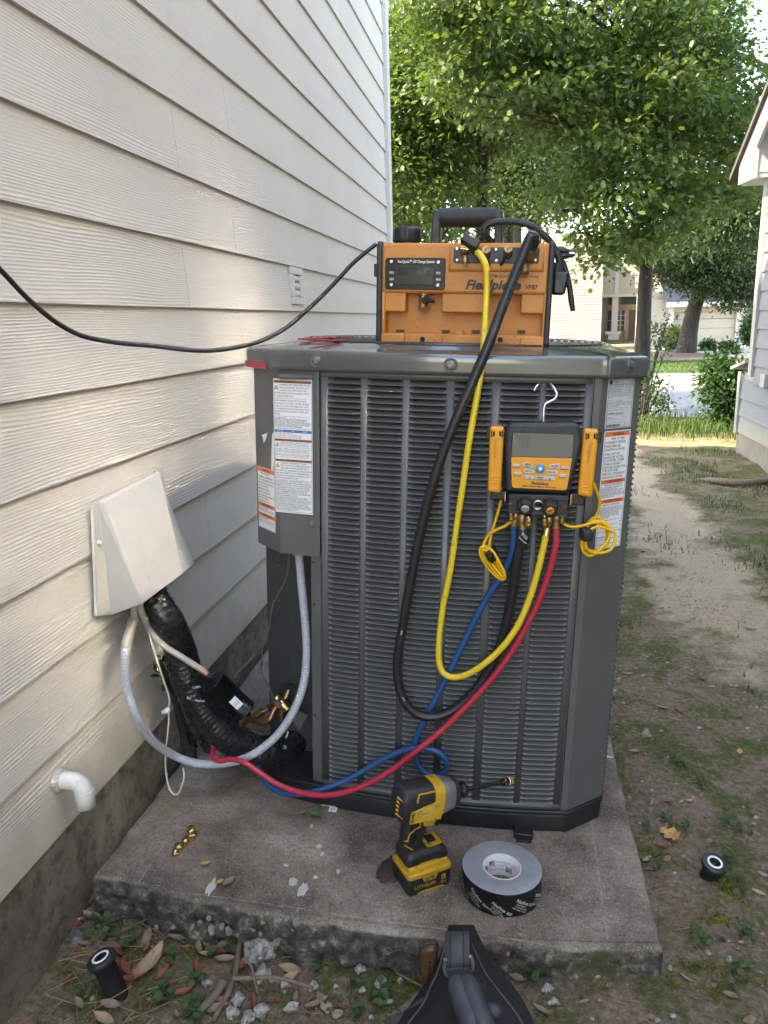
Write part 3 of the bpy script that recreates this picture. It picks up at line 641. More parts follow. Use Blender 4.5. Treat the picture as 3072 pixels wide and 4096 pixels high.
# control box cover, left
LP = [(.2415, 1.80), (.2415, 1.712), (.2425, 1.706), (.2445, 1.7015), (.317, 1.6345), (.3205, 1.6322), (.325, 1.631), (.412, 1.6205), (.4165, 1.621)]
k = MB(); bent(k, LP, .634, 1.052); k.box(.246, .412, 1.70, 1.80, .634, .6365)
k.add([(.2445, 1.7015, .6365), (.317, 1.634, .6365), (.412, 1.623, .6365), (.412, 1.701, .6365), (.2445, 1.7015, .634), (.317, 1.634, .634), (.412, 1.623, .634), (.412, 1.701, .634)], [(0, 1, 2, 3), (7, 6, 5, 4), (0, 4, 5, 1), (1, 5, 6, 2)])
cover = k.build('control_cover', M['unit'], ac)
k = MB(); k.box(.326, .405, 1.6185, 1.632, 1.028, 1.040, .004); k.build('embossed_rib', M['unit'], cover)
M['bolt_steel'] = mat('bolt_steel', (.16, .165, .165), .4, .5, var=.2, vs=60)
def hexbolt(parent, p, n, r=.0065, name='bolt'):
    k = MB(); p = np.array(p, float); n = np.array(n, float) / np.linalg.norm(n)
    k.lathe([(r * 1.55, 0), (r * 1.55, .0015), (r * 1.2, .0025)], p, n, 18); k.lathe([(r, .0025), (r, .006), (r * .8, .0068)], p, n, 6, smooth=False); return k.build(name, M['bolt_steel'], parent)
pB = q('C', 660, 1830, 1.622); hexbolt(cover, (pB[0], 1.6228, pB[2]), (0, -1, 0), .005)
k = MB(); bent(k, [(.392, 1.70), (.392, 1.632), (.394, 1.63), (.416, 1.626), (.4185, 1.628), (.4185, 1.65)], .052, .633); post = k.build('post', M['unit'], ac)
for c, u, v in (('s3', 843, 493), ('s3', 851, 1053), ('p6', 1523, 865)):
    p = q(c, u, v, 1.6285); k = MB(); k.lathe([(.0028, 0), (.0028, .0006)], (p[0], float(np.interp(p[0], [.394, .416], [1.6297, 1.6257])), p[2]), (0, -1, 0), 10); k.build('screw_hole', M['dark'], post)
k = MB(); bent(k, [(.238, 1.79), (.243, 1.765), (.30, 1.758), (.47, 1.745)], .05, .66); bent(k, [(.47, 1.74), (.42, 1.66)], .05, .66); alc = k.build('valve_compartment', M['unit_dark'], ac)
k = MB(); p = q('p6', 1190, 590, 1.75); k.lathe([(.03, 0), (.03, .002)], (p[0], 1.7515, p[2]), (0, -1, -.05), 18); k.build('pipe_opening', M['dark'], alc)
for c, u, v in (('s3', 388, 535), ('s3', 385, 998)):
    p = q(c, u, v, 1.757); k = MB(); k.lathe([(.0035, 0), (.003, .002)], (p[0], 1.7565, p[2]), (0, -1, 0), 10); k.build('rivet', M['unit'], alc)
# base pan
BO = np.array([(.317, 1.632), (.36, 1.6245)] + [(x, float(yf(x)) - .001) for x in np.linspace(.42, .985, 16)] + [(1.002, 1.6215), (1.083, 1.695), (1.088, 1.72), (1.088, 2.35), (1.0, 2.44), (.325, 2.44), (.238, 2.35), (.238, 1.71), (.2445, 1.7015)])
k = MB(); k.slab(BO, lambda a, b2, d: (a, b2, d), 0.003, .046, .004); k.slab(ins(BO, -.004), lambda a, b2, d: (a, b2, d), .047, .057, .002); k.build('base_pan', M['pan'], ac)
p = qp('E', 1340, 600); k = MB(); k.box(p[0] - .024, p[0] + .020, 1.578, 1.625, .0005, .014, .003); k.box(p[0] - .018, p[0] + .016, 1.566, 1.585, .0008, .006, .002); k.build('hold_down_foot', M['pan'], ac)
# cap with rolled edge, round fan opening
CO = np.array([(.300, 1.630), (.33, 1.6205)] + [(x, float(yf(x)) - .008) for x in np.linspace(.40, 1.0, 22)] + [(1.012, 1.6135), (1.022, 1.619), (1.094, 1.686), (1.0985, 1.694), (1.1, 1.705), (1.1, 2.35), (1.09, 2.37), (1.015, 2.445), (.99, 2.452), (.33, 2.452), (.30, 2.445), (.235, 2.375), (.226, 2.35), (.226, 1.71), (.2275, 1.70), (.232, 1.692)])
seg = np.vstack([CO, CO[:1]]); L_ = np.r_[0, np.cumsum(np.linalg.norm(np.diff(seg, axis=0), axis=1))]; s_ = np.linspace(0, L_[-1], 221)[:-1]
s_ = np.unique(np.r_[s_, L_[:-1]]); OC = np.stack([np.interp(s_, L_, seg[:, 0]), np.interp(s_, L_, seg[:, 1])], 1)
tn = np.roll(OC, -1, 0) - np.roll(OC, 1, 0); nr = np.stack([-tn[:, 1], tn[:, 0]], 1); nr /= np.linalg.norm(nr, axis=1)[:, None]
GC = np.array([.665, 2.025]); an = np.arctan2(OC[:, 1] - GC[1], OC[:, 0] - GC[0]); CI = lambda r: np.stack([GC[0] + r * np.cos(an), GC[1] + r * np.sin(an)], 1)
ZC = 1.052; rg = []
for d, z in ((.003, ZC - .004), (0, ZC - .004), (0, ZC + .004), (0, ZC + .02), (0, ZC + .029), (.0007, ZC + .0325), (.0025, ZC + .0357), (.0055, ZC + .0378), (.0095, ZC + .0391), (.018, ZC + .0405), (.04, ZC + .0436)): rg.append(np.column_stack([OC + nr * d, np.full(len(OC), z)]))
for tt in (.25, .5, .75): A = OC + nr * .04; rg.append(np.column_stack([A * (1 - tt) + CI(.385) * tt, np.full(len(OC), ZC + .0438 + .0092 * tt)]))
for r, z in ((.385, ZC + .0535), (.379, ZC + .0525), (.375, ZC + .0485), (.374, ZC + .02)): rg.append(np.column_stack([CI(r), np.full(len(OC), z)]))
k = MB(); k.sheet(np.array(rg), close_u=True); M['unit_gloss'] = mat('unit_gloss', (.074, .078, .077), .2, var=.06, vs=6, coat=.7, rvar=.04); cap = k.build('top_cap', M['unit_gloss'], ac)
ZD = ZC + .0545
for u, v, y in ((197, 155, 0), (835, 163, 0), (1548, 163, 1)):
    p = q('P', u + (78 if u == 197 else 0), v - (8 if u == 197 else 0), 1.606 if not y else 1.655)
    if y == 0: pt = (p[0], float(np.interp(p[0], [x for x, _ in CO[1:25]], [yy for _, yy in CO[1:25]])) - .0004, p[2]); n_ = (0, -1, 0)
    else: pt = (1.056 + .0003, 1.6505 - .0003, p[2]); n_ = (.68, -.73, 0)
    k = MB(); k.lathe([(.0145, 0), (.0142, .0012), (.0125, .0018), (.0112, .0006), (.009, .0004)], pt, n_, 24); k.build('bolt_dimple', M['unit'], cap); hexbolt(cap, pt, n_)
k = MB()
for pth in ([(.2265, 1.6985), (.2315, 1.6905), (.2985, 1.6295)],): bent(k, [(x - .0012, y - .0014) for x, y in pth], ZC - .004, ZC + .0095, .0008)
M['red_tape'] = mat('red_tape', (.42, .03, .05), .4); k.build('red_tape', M['red_tape'], cap)
gr = bpy.data.objects.new('fan_grille', None); COL.objects.link(gr); gr.parent = ac; BASE[gr.name] = b0
M['wire'] = mat('wire_black', (.03, .031, .033), .3, var=.2, coat=.3)
rr = np.linspace(.075, .374, 19)
for r in rr:
    k = MB(); a = np.linspace(0, 2 * math.pi, 72, endpoint=False); z = ZD + .004 * (1 - (r / .374) ** 2)
    k.tube(np.column_stack([GC[0] + r * np.cos(a), GC[1] + r * np.sin(a), np.full(72, z)]), .0022, 6, closed=True); k.build('grille_ring', M['wire'], gr)
for i in range(8):
    a = math.pi / 4 * i + .2; k = MB(); k.tube([(GC[0] + r * math.cos(a), GC[1] + r * math.sin(a), ZD + .004 * (1 - (r / .374) ** 2) - .0042) for r in (.03, .2, .376)], .0022, 6); k.build('grille_spoke', M['wire'], gr)
k = MB(); k.lathe([(.082, 0), (.082, .003), (.07, .006)], (GC[0], GC[1], ZD - .002), (0, 0, 1), 32); k.build('grille_hub', M['unit'], gr)
k = MB(); a = np.linspace(0, 2 * math.pi, 49)
k.sheet(np.array([[(GC[0] + r * math.cos(x), GC[1] + r * math.sin(x), z) for x in a] for r, z in ((.3735, ZC + .02), (.3735, ZC - .16), (0.001, ZC - .16))])); k.build('fan_shroud', M['pan'], ac)
k = MB()
for i in range(3):
    a0 = i * 2.094; k.sheet([[(GC[0] + r * math.cos(a0 + d), GC[1] + r * math.sin(a0 + d), ZC - .07 + d * .06) for d in np.linspace(0, .9, 7)] for r in (.08, .2, .34)])
k.lathe([(.08, 0), (.08, .1), (.06, .11)], (GC[0], GC[1], ZC - .13), (0, 0, 1), 24); k.build('fan', M['pan'], ac)

# ------------------------------------------------------------------ stickers on the unit
class Sheet:
    """a flat sticker on plane o/xd/up; u to the right and v up, in metres"""
    def __init__(s, parent, name, o, xd, corners, label=None):
        s.o = np.array(o, float); s.x = np.array(xd, float) / np.linalg.norm(xd); s.z = np.array([0, 0, 1.]); s.n = np.cross(s.x, s.z)
        uv = [s.uv(c) for c in corners]; s.u0 = (uv[0][0] + uv[3][0]) / 2; s.u1 = (uv[1][0] + uv[2][0]) / 2; s.v1 = (uv[0][1] + uv[1][1]) / 2; s.v0 = (uv[2][1] + uv[3][1]) / 2
        s.w = s.u1 - s.u0; s.h = s.v1 - s.v0; k = MB(); k.slab(rrect(s.u0, s.u1, s.v0, s.v1, .0015, 2), s.mp, 0, .0004); s.ob = k.build(name, M['sticker'], parent)
        if label: s.ob['label'] = label
    def uv(s, c): p = qpl(c[0], c[1], c[2], s.o, s.n); return (p - s.o) @ s.x, p[2] - s.o[2]
    def mp(s, u, v, d): return s.o + s.x * u + s.z * v + s.n * d
    def at(s, fu, fv): return s.u0 + fu * s.w, s.v1 - fv * s.h
    def band(s, f0, f1, mt, name='header_band', a=.02, b=.98, d=.0006):
        k = MB(); u0, v1 = s.at(a, f0); u1, v0 = s.at(b, f1); k.slab([(u0, v0), (u1, v0), (u1, v1), (u0, v1)], s.mp, .00041, d); return k.build(name, mt, s.ob)
    def frame(s, a0=.015, f0=.008, a1=.985, f1=.992, wd=.0006, name='border'):
        k = MB(); u0, v1 = s.at(a0, f0); u1, v0 = s.at(a1, f1)
        for r in ((u0, u1, v1 - wd, v1), (u0, u1, v0, v0 + wd), (u0, u0 + wd, v0 + wd, v1 - wd), (u1 - wd, u1, v0 + wd, v1 - wd)): k.slab([(r[0], r[2]), (r[1], r[2]), (r[1], r[3]), (r[0], r[3])], s.mp, .00041, .0006)
        return k.build(name, M['ink'], s.ob)
    def line(s, fu, fv, body, size, mt='ink', width=None, al='LEFT', bold=.012, fill=False, shear=0, lift=.0008):
        u, v = s.at(fu, fv); return text(s.ob, 'text_line', body, size, M[mt], s.mp(u, v, 0), s.x, s.z, al, 1, bold, shear, lift, res=1, fit=(width * s.w if width else None), fill=fill)
    def tri(s, fu, fv, sz):
        u, v = s.at(fu, fv); k = MB(); k.slab([(u - sz, v - sz * .8), (u + sz, v - sz * .8), (u, v + sz)], s.mp, .0005, .0009); o = k.build('hazard_triangle', M['ink'], s.ob)
        k = MB(); k.slab([(u - sz * .72, v - sz * .62), (u + sz * .72, v - sz * .62), (u, v + sz * .68)], s.mp, .00095, .0011); k.build('triangle_fill', M['yellow_ink'], s.ob)
        k = MB(); k.slab([(u - sz * .12, v + sz * .35), (u - sz * .2, v - sz * .1), (u + sz * .02, v - sz * .05), (u - sz * .05, v - sz * .5), (u + sz * .22, v + sz * .05), (u + sz * .0, v + 0), (u + sz * .12, v + sz * .35)], s.mp, .00115, .00125); k.build('bolt_mark', M['ink'], s.ob)
fx = np.array([.412 - .325, 1.6205 - 1.631, 0]); o1 = np.array([.325, 1.631 - .0004, .8])
S = Sheet(cover, 'warning_label', o1, fx, (('s1', 251, 470), ('s1', 687, 507), ('C', 667, 1750), ('C', 305, 1705)), 'tall white trilingual warning sticker')
S.frame()
HL = S.h / 131.0
def rows(S, data, mt='ink'):
    for fv, body, sz, fu, wd in data: S.line(fu, fv, body, sz, mt, wd, fill=True)
for f0 in (.012, .438, .590): S.band(f0, f0 + .018, M['rust_ink']); S.line(.5, f0 + .009, 'WARNING  AVERTISSEMENT  ADVERTENCIA', S.h * .015, 'ink', .93, 'CENTER', .02, True)
S.band(.370, .390, M['blue_ink']); S.line(.1, .380, 'NOTICE', S.h * .012, 'white_print'); S.line(.46, .380, 'AVIS', S.h * .012, 'white_print'); S.line(.76, .380, 'AVISO', S.h * .012, 'white_print')
bz = S.h * .0165; tz = S.h * .009
rows(S, [(.043, 'WARNING: RISK OF ELECTRIC SHOCK.', bz, .16, .80), (.063, 'CAN CAUSE INJURY OR DEATH: DIS-', bz, .16, .76), (.083, 'CONNECT ALL REMOTE ELECTRIC', bz, .16, .72), (.104, 'POWER SUPPLIES AND DISCHARGE CAPACI-', bz, .03, .90), (.124, 'TORS BEFORE SERVICING.', bz, .03, .5),
         (.141, 'CONTROL PANEL COVER MUST BE IN PLACE WHEN SYSTEM IS OPERATING.', tz, .03, .86),
         (.158, 'AVERTISSEMENT: RISQUE DE DÉCHARGE', bz, .03, .82), (.178, 'ÉLECTRIQUE. POUVANT CAUSER DES BLES-', bz, .03, .90), (.198, 'SURES OU LA MORT: DÉCONNECTER TOUTES', bz, .03, .88), (.218, 'LES ALIMENTATIONS ÉLECTRIQUES ET CON-', bz, .03, .89), (.237, 'DENSATEURS DE DÉCHARGE D AVANT L\'EN-', bz, .03, .88), (.256, 'TRETIEN.', bz, .03, .14),
         (.272, 'LE COUVERCLE DU PANNEAU DE COMMANDE DOIT ÊTRE EN PLACE LORSQUE', tz, .03, .9), (.282, 'LE SYSTÈME FONCTIONNE.', tz, .03, .3),
         (.293, 'ADVERTENCIA: EL RIESGO DE DESCARGA', bz, .03, .84), (.306, 'ELÉCTRICA, PUEDE CAUSAR LESIONES O', bz, .03, .83), (.3195, 'MUERTE: DESCONECTE TODAS LAS FUENTES', bz, .03, .92), (.333, 'DE ALIMENTACIÓN ELÉCTRICA Y DESCARGA', bz, .03, .90), (.347, 'CAPACITORES ANTES DE REPARAR.', bz, .03, .72), (.361, 'LA CUBIERTA DEL PANEL DE CONTROL DEBE ESTAR EN SU LUGAR CUANDO', tz, .03, .92),
         (.400, 'USE COPPER CONDUCTORS ONLY!', tz * 1.25, .04, .46), (.413, 'N\'UTILISER QUE DES CONDUCTEURS EN CUIVRE!', tz * 1.25, .04, .68), (.427, 'UTILICE ÚNICAMENTE CONDUCTORES DE COBRE!', tz * 1.25, .04, .68),
         (.465, 'WARNING: SYSTEM UNDER HIGH PRESSURE AND CAN CAUSE', tz, .15, .75), (.476, 'DEATH OR SERIOUS INJURY. RELIEVE PRESSURE BEFORE', tz, .15, .72), (.487, 'OPENING THE SYSTEM. USE ONLY APPROVED REFRIGERANT.', tz, .15, .77), (.498, 'Refer to product warranty before installing or servicing this unit.', tz, .15, .8),
         (.513, 'AVERTISSEMENT: SYSTÈME À HAUTE PRESSION ET PEUT CAUSER LA MORT OU', tz, .03, .92), (.524, 'BLESSURES GRAVES. LAISSER LA PRESSION AVANT D\'OUVRIR LE', tz, .03, .84), (.535, 'SYSTÈME. UTILISER UN RÉFRIGÉRANT APPROUVÉ.', tz, .03, .9),
         (.550, 'ADVERTENCIA: SISTEMA BAJO ALTA PRESIÓN Y PUEDE CAUSAR MUERTE O', tz, .03, .9), (.561, 'LESIONES GRAVES. ALIVIAR LA PRESIÓN ANTES DE ABRIR EL SISTEMA.', tz, .03, .88), (.572, 'Restricciones del producto antes de instalar o reparar esta unidad.', tz, .03, .86),
         (.620, 'WARNING: THIS PRODUCT CAN', bz, .16, .66), (.639, 'EXPOSE YOU TO CHEMICALS INCLU-', bz, .16, .78), (.658, 'DING LEAD, WHICH ARE KNOWN TO', bz, .16, .76), (.677, 'THE STATE OF CALIFORNIA TO CAUSE CANCER', bz, .03, .95), (.696, 'AND BIRTH DEFECTS OR OTHER REPRODUC-', bz, .03, .92), (.715, 'TIVE HARM. FOR MORE INFORMATION GO TO:', bz, .03, .92), (.733, 'WWW.P65WARNINGS.CA.GOV', bz, .03, .58),
         (.758, 'AVERTISSEMENT: CE PRODUIT PEUT VOUS', bz, .03, .86), (.774, 'EXPOSER À DES PRODUITS CHIMIQUES, NOTA-', bz, .03, .93), (.790, 'MMENT À DU PLOMB, CONNU DANS L\'ÉTAT DE', bz, .03, .92), (.806, 'CALIFORNIE POUR PROVOQUER UN CANCER,', bz, .03, .90), (.822, 'AINSI QUE DES ANOMALIES CONGÉNITALES', bz, .03, .88), (.838, 'OU AUTRES EFFETS NÉFASTES POUR LA', bz, .03, .82), (.853, 'REPRODUCTION. POUR PLUS DE RENSEIGNE-', bz, .03, .92), (.868, 'WWW.P65WARNINGS.CA.GOV', bz, .03, .58),
         (.889, 'ADVERTENCIA: ESTE PRODUCTO PUEDE', bz, .03, .82), (.9035, 'EXPONERLO A SUSTANCIAS QUÍMICAS, INCLUI-', bz, .03, .93), (.918, 'DO EL PLOMO, CONOCIDO EN EL ESTADO DE', bz, .03, .90), (.9325, 'CALIFORNIA POR SER UN CAUSANTE DE', bz, .03, .84), (.947, 'CÁNCER Y PRODUCIR ANOMALÍAS CONGÉNI-', bz, .03, .90), (.9615, 'TAS Y OTROS DAÑOS REPRODUCTIVOS. PARA', bz, .03, .92), (.976, 'WWW.P65WARNINGS.CA.GOV', bz, .03, .58)])
S.band(.745, .7465, M['ink'], 'rule'); S.band(.8785, .880, M['ink'], 'rule')
for f in (.062, .483, .638): S.tri(.08, f, S.w * .055)
# sticker on the left chamfer
xl = np.array([.317 - .2445, 1.6345 - 1.7015, 0]); ol = np.array([.2445, 1.7015, .7]) + np.cross(xl / np.linalg.norm(xl), (0, 0, 1)) * .0004
S = Sheet(cover, 'warning_label', ol, xl, (('C', 120, 1255), ('C', 290, 1315), ('C', 300, 1930), ('C', 140, 1845)), 'white sticker with orange warning bands, on the bevelled corner'); S.frame()
for f0, tx in ((.012, 'WARNING'), (.575, 'AVERTISSEMENT'), (.745, 'ADVERTENCIA')):
    S.band(f0, f0 + .062, M['orange_ink']); S.line(.5, f0 + .031, tx, S.h * .05, 'ink', .6, 'CENTER', .02)
bz = S.h * .042
rows(S, [(.10, 'RISK OF FIRE', bz, .2, .5), (.155, 'FLAMMABLE REFRIGERANT', bz, .04, .86), (.205, 'USED. TO BE REPAIRED ONLY BY', bz, .04, .93), (.255, 'TRAINED SERVICE PERSONNEL.', bz, .04, .9), (.305, 'DO NOT PUNCTURE', bz, .04, .6), (.355, 'REFRIGERANT TUBING.', bz, .04, .66), (.405, 'DISPOSE OF PROPERLY IN', bz, .04, .72), (.455, 'ACCORDANCE WITH FEDERAL OR', bz, .04, .92), (.5, 'LOCAL REGULATIONS.', bz, .04, .6), (.548, 'FLAMMABLE REFRIGERANT USED.', bz * .8, .04, .66),
         (.66, 'RISQUE D\'INCENDIE', bz * .8, .04, .55)] + [(.685 + .016 * i, x, bz * .32, .04, .85) for i, x in enumerate(('FLUIDE FRIGORIGÈNE INFLAMMABLE UTILISÉ', 'NE DOIT ÊTRE RÉPARÉ QUE PAR UN PERSONNEL', 'QUALIFIÉ. NE PAS PERFORER LES TUBULURES'))] + [(.83, 'RIESGO DE FUEGO', bz * .8, .04, .5)] + [(.86 + .02 * i, x, bz * .34, .04, .85) for i, x in enumerate(('REFRIGERANTE INFLAMABLE USADO. DEBE SER', 'REPARADO SÓLO POR PERSONAL CAPACITADO', 'NO PERFORE LA TUBERÍA DEL REFRIGERANTE'))])
# scraps of torn paper beside it
k = MB()
pp = [S.uv(('C', u, v)) for u, v in ((165, 960), (222, 935), (205, 1000), (185, 1035), (178, 985))]; k.slab(pp, S.mp, 0, .0005); k.build('paper_scrap', M['sticker'], cover)
k = MB(); pp = [S.uv(('C', u, v)) for u, v in ((268, 945), (283, 935), (288, 1310), (258, 1295), (262, 1120))]; k.slab(pp, S.mp, 0, .0005); k.build('paper_scrap', M['sticker'], cover)
k = MB(); pp = [S.uv(('C', u, v)) for u, v in ((288, 1250), (292, 1315), (268, 1298))]; k.slab(pp, S.mp, .0006, .0009); k.build('yellow_scrap', M['yellow_ink'], cover)
# right corner: rating plate and fire warning
xr_ = np.array([1.083 - 1.0035, 1.697 - 1.6255, 0]); or_ = np.array([1.0035, 1.6255, .9]) + np.cross(xr_ / np.linalg.norm(xr_), (0, 0, 1)) * .0004
S = Sheet(cpr, 'rating_plate', or_, xr_, (('s2', 780, 580), ('s2', 1130, 560), ('s2', 1065, 1215), ('s2', 720, 1255)), 'silver white rating plate sticker at the top'); S.ob.data.materials[0] = mat('plate_silver', (.52, .54, .56), .4, var=.04); S.frame(.03, .02, .97, .985, .0009)
bz = S.h * .034
k = MB(); u, v = S.at(.10, .075); k.lathe([(S.w * .055, 0), (S.w * .055, .0003)], S.mp(u, v, .0005), S.n, 20); k.build('emblem', M['ink'], S.ob)
rows(S, [(.075, 'TRANE', bz * 1.15, .2, .17), (.055, 'MFR DATE', bz * .7, .8, .15), (.095, '7/2025', bz * .7, .82, .12), (.135, 'MOD NO', bz * .8, .05, .12), (.135, 'NTTR5060A1000AA', bz * .8, .22, .38), (.135, 'VOLTS  208-230', bz * .8, .66, .28), (.17, 'SERIAL NO', bz * .8, .05, .13), (.17, '25260061LRF', bz * .8, .24, .3), (.17, 'PH 1  HZ 60', bz * .8, .66, .27), (.205, 'MINIMUM CIRCUIT AMPACITY', bz * .7, .05, .42), (.205, '29.0  AMPS', bz * .7, .68, .22), (.232, 'OVERCURRENT PROTECTIVE DEVICE', bz * .7, .05, .5), (.232, '50  AMPS', bz * .7, .68, .22), (.26, 'MAX FUSE / BREAKER (HACR)', bz * .7, .05, .45), (.26, '50  AMPS', bz * .7, .68, .2), (.29, 'R-454B  KCS    8 LBS 15 OZ OR  4.05 kg', bz * .75, .05, .88), (.325, 'DESIGN PSI   FACTORY CHARGE  HIGH  LOW', bz * .75, .05, .85),
         (.385, 'CHARGE', bz * .7, .05, .13), (.40, 'LISTED SECTION OF', bz * .6, .72, .2), (.44, 'TYLER, TX', bz * .7, .05, .16), (.455, 'ASSEMBLED IN USA', bz * .7, .3, .3), (.50, 'COMPR. MOT. 21.8 RLA   208-230   112 LRA', bz * .75, .05, .88), (.53, 'O.D. MOT. 2.80 FLA      208-230   1/3 HP', bz * .75, .05, .88), (.56, 'OUTDOOR USE ONLY', bz * .75, .05, .4),
         (.70, 'AHRI', bz * 1.7, .08, .24), (.705, 'CERTIFIED', bz * 1.2, .34, .3), (.73, 'www.ahridirectory.org', bz * .5, .32, .3), (.775, 'Unitary Small AC', bz * .6, .08, .2), (.795, 'AHRI Standard 210/240', bz * .6, .08, .28), (.83, 'Certification applies only when the complete system is listed', bz * .45, .08, .45)])
for f in (.118, .355, .475, .59): S.band(f, f + .004, M['ink'], 'rule', .04, .96)
k = MB(); u0, v1 = S.at(.05, .625); u1, v0 = S.at(.66, .885); A = rpoly([(u0, v0), (u1, v0), (u1, v1), (u0, v1)], .006, 3); Bp = ins(A, .0005)
for i in range(len(A)): j = (i + 1) % len(A); k.add([S.mp(*A[i], .0007), S.mp(*A[j], .0007), S.mp(*Bp[j], .0007), S.mp(*Bp[i], .0007)], [(0, 1, 2, 3)])
k.build('certificate_border', M['ink'], S.ob)
k = MB(); u = .06
while u < .56:
    w_ = random.choice((.006, .01, .014)); a = S.at(u, .915); bq = S.at(u + w_, .968); k.slab([(a[0], bq[1]), (bq[0], bq[1]), (bq[0], a[1]), (a[0], a[1])], S.mp, .00041, .0006); u += w_ + random.choice((.005, .008, .012))
k.build('barcode', M['ink'], S.ob)
k = MB(); u, v = S.at(.735, .92); sz = S.w * .075
for s_, d, in ((1, .0006),): k.slab([(u, v - sz), (u + sz, v), (u, v + sz), (u - sz, v)], S.mp, .0004, d)
k.build('flammable_diamond', M['ink'], S.ob); k = MB(); sz *= .82; k.slab([(u, v - sz), (u + sz, v), (u, v + sz), (u - sz, v)], S.mp, .00065, .0008); k.build('diamond_fill', M['white_print'], S.ob); k = MB(); k.slab([(u - sz * .3, v - sz * .5), (u + sz * .3, v - sz * .5), (u + sz * .35, v), (u, v + sz * .5), (u - sz * .3, v)], S.mp, .00085, .00095); k.build('flame', M['ink'], S.ob)
k = MB(); u, v = S.at(.53, .405); k.lathe([(S.w * .05, 0), (S.w * .05, .0002)], S.mp(u, v, .0005), S.n, 20); k.build('listing_ring', M['ink'], S.ob); k = MB(); k.lathe([(S.w * .04, 0), (S.w * .04, .0002)], S.mp(u, v, .00075), S.n, 20); k.build('listing_fill', M['white_print'], S.ob); S.line(.53, .405, 'UL', S.w * .06, 'ink', .05, 'CENTER', lift=.0011)
S = Sheet(cpr, 'fire_warning_label', or_, xr_, (('s2', 725, 1290), ('s2', 1075, 1240), ('B', 1385, 1590), ('B', 1170, 1560)), 'tall white fire warning sticker with orange bands'); S.frame(.03, .008, .97, .992, .0007)
bz = S.h * .028
for f0, f1, tx in ((.012, .045, 'WARNING'), (.405, .437, 'AVERTISSEMENT'), (.572, .604, 'ADVERTENCIA')):
    S.band(f0, f1, M['orange_ink'], a=.03, b=.97); S.line(.53, (f0 + f1) / 2, tx, S.h * .032, 'ink', .64 if len(tx) > 8 else .42, 'CENTER', .02); S.tri(.2 if len(tx) > 8 else .26, (f0 + f1) / 2, S.w * .045)
rows(S, [(.065, 'RISK OF FIRE', bz, .28, .5), (.096, 'AUXILIARY DEVICES', bz, .06, .78), (.127, 'WHICH MAY BE', bz, .06, .58), (.155, 'IGNITION SOURCES', bz, .06, .76), (.192, 'SHALL NOT BE', bz, .06, .58), (.219, 'INSTALLED IN THE', bz, .06, .72), (.246, 'DUCTWORK, OTHER', bz, .06, .78), (.274, 'THAN AUXILIARY', bz, .06, .66), (.302, 'DEVICES LISTED FOR', bz, .06, .84), (.328, 'USE WITH THE', bz, .06, .56), (.357, 'SPECIFIC APPLIANCE.', bz, .06, .86), (.385, 'SEE INSTRUCTIONS.', bz, .06, .78),
         (.450, 'RISQUE D\'INCENDIE', bz * .8, .16, .68)] + [(.470 + .0135 * i, x, bz * .5, .05, w_) for i, (x, w_) in enumerate((('TOUS LES APPAREILS AUXILIAIRES QUI', .8), ('PEUVENT ÊTRE UNE SOURCE', .6), ('D\'INFLAMMATION NE DOIVENT PAS ÊTRE', .86), ('INSTALLER DANS LES CONDUITS, À', .76), ('L\'EXCEPTION DES APPAREILS AUXILIAIRES', .92), ('RÉPERTORIÉS POUR ÊTRE UTILISÉS AVEC', .9), ('VOIR LES INSTRUCTIONS.', .5)))] + [(.620, 'RIESGO DE FUEGO', bz * .8, .16, .66)] + [(.641 + .0145 * i, x, bz * .5, .05, w_) for i, (x, w_) in enumerate((('NO DEBEN INSTALARSE DISPOSITIVOS', .84), ('AUXILIARES QUE PUEDAN SER FUENTES DE', .92), ('IGNICIÓN EN LAS TUBERÍAS, A MENOS QUE', .92), ('SEAN DISPOSITIVOS AUXILIARES', .74), ('CLASIFICADOS PARA USAR CON EL', .76), ('APARATO ESPECÍFICO. CONSULTE LAS', .8), ('INSTRUCCIONES.', .4)))])
for f, a in ((.752, .03), (.79, .5), (.826, .3), (.85, .03), (.873, .35), (.915, .03), (.957, .03)): S.band(f, f + .0025, M['ink'], 'rule', a, .82 if a > .1 else .97)
for f in (.775, .812, .86): S.line(.88, f, 'lb/oz', bz * .5, 'ink', .09)
S.line(.06, .775, 'Factory charge =', bz * .5, 'ink', .4); S.line(.06, .895, 'REFRIGERANT', bz * .5, 'ink', .35)
# lettering wrapped on round things
BEND = {}
def bent_text(par, name, body, size, mt, fn, bold=.012):
    cu = bpy.data.curves.new(name, 'FONT'); cu.body = body; cu.size = size; cu.align_x = 'CENTER'; cu.align_y = 'CENTER'; cu.offset = bold * size; cu.resolution_u = 2; cu.fill_mode = 'FRONT'; cu.materials.append(M[mt])
    o = bpy.data.objects.new(name, cu); COL.objects.link(o); o.parent = par; BEND[o.name] = (fn, BASE[par.name]); return o
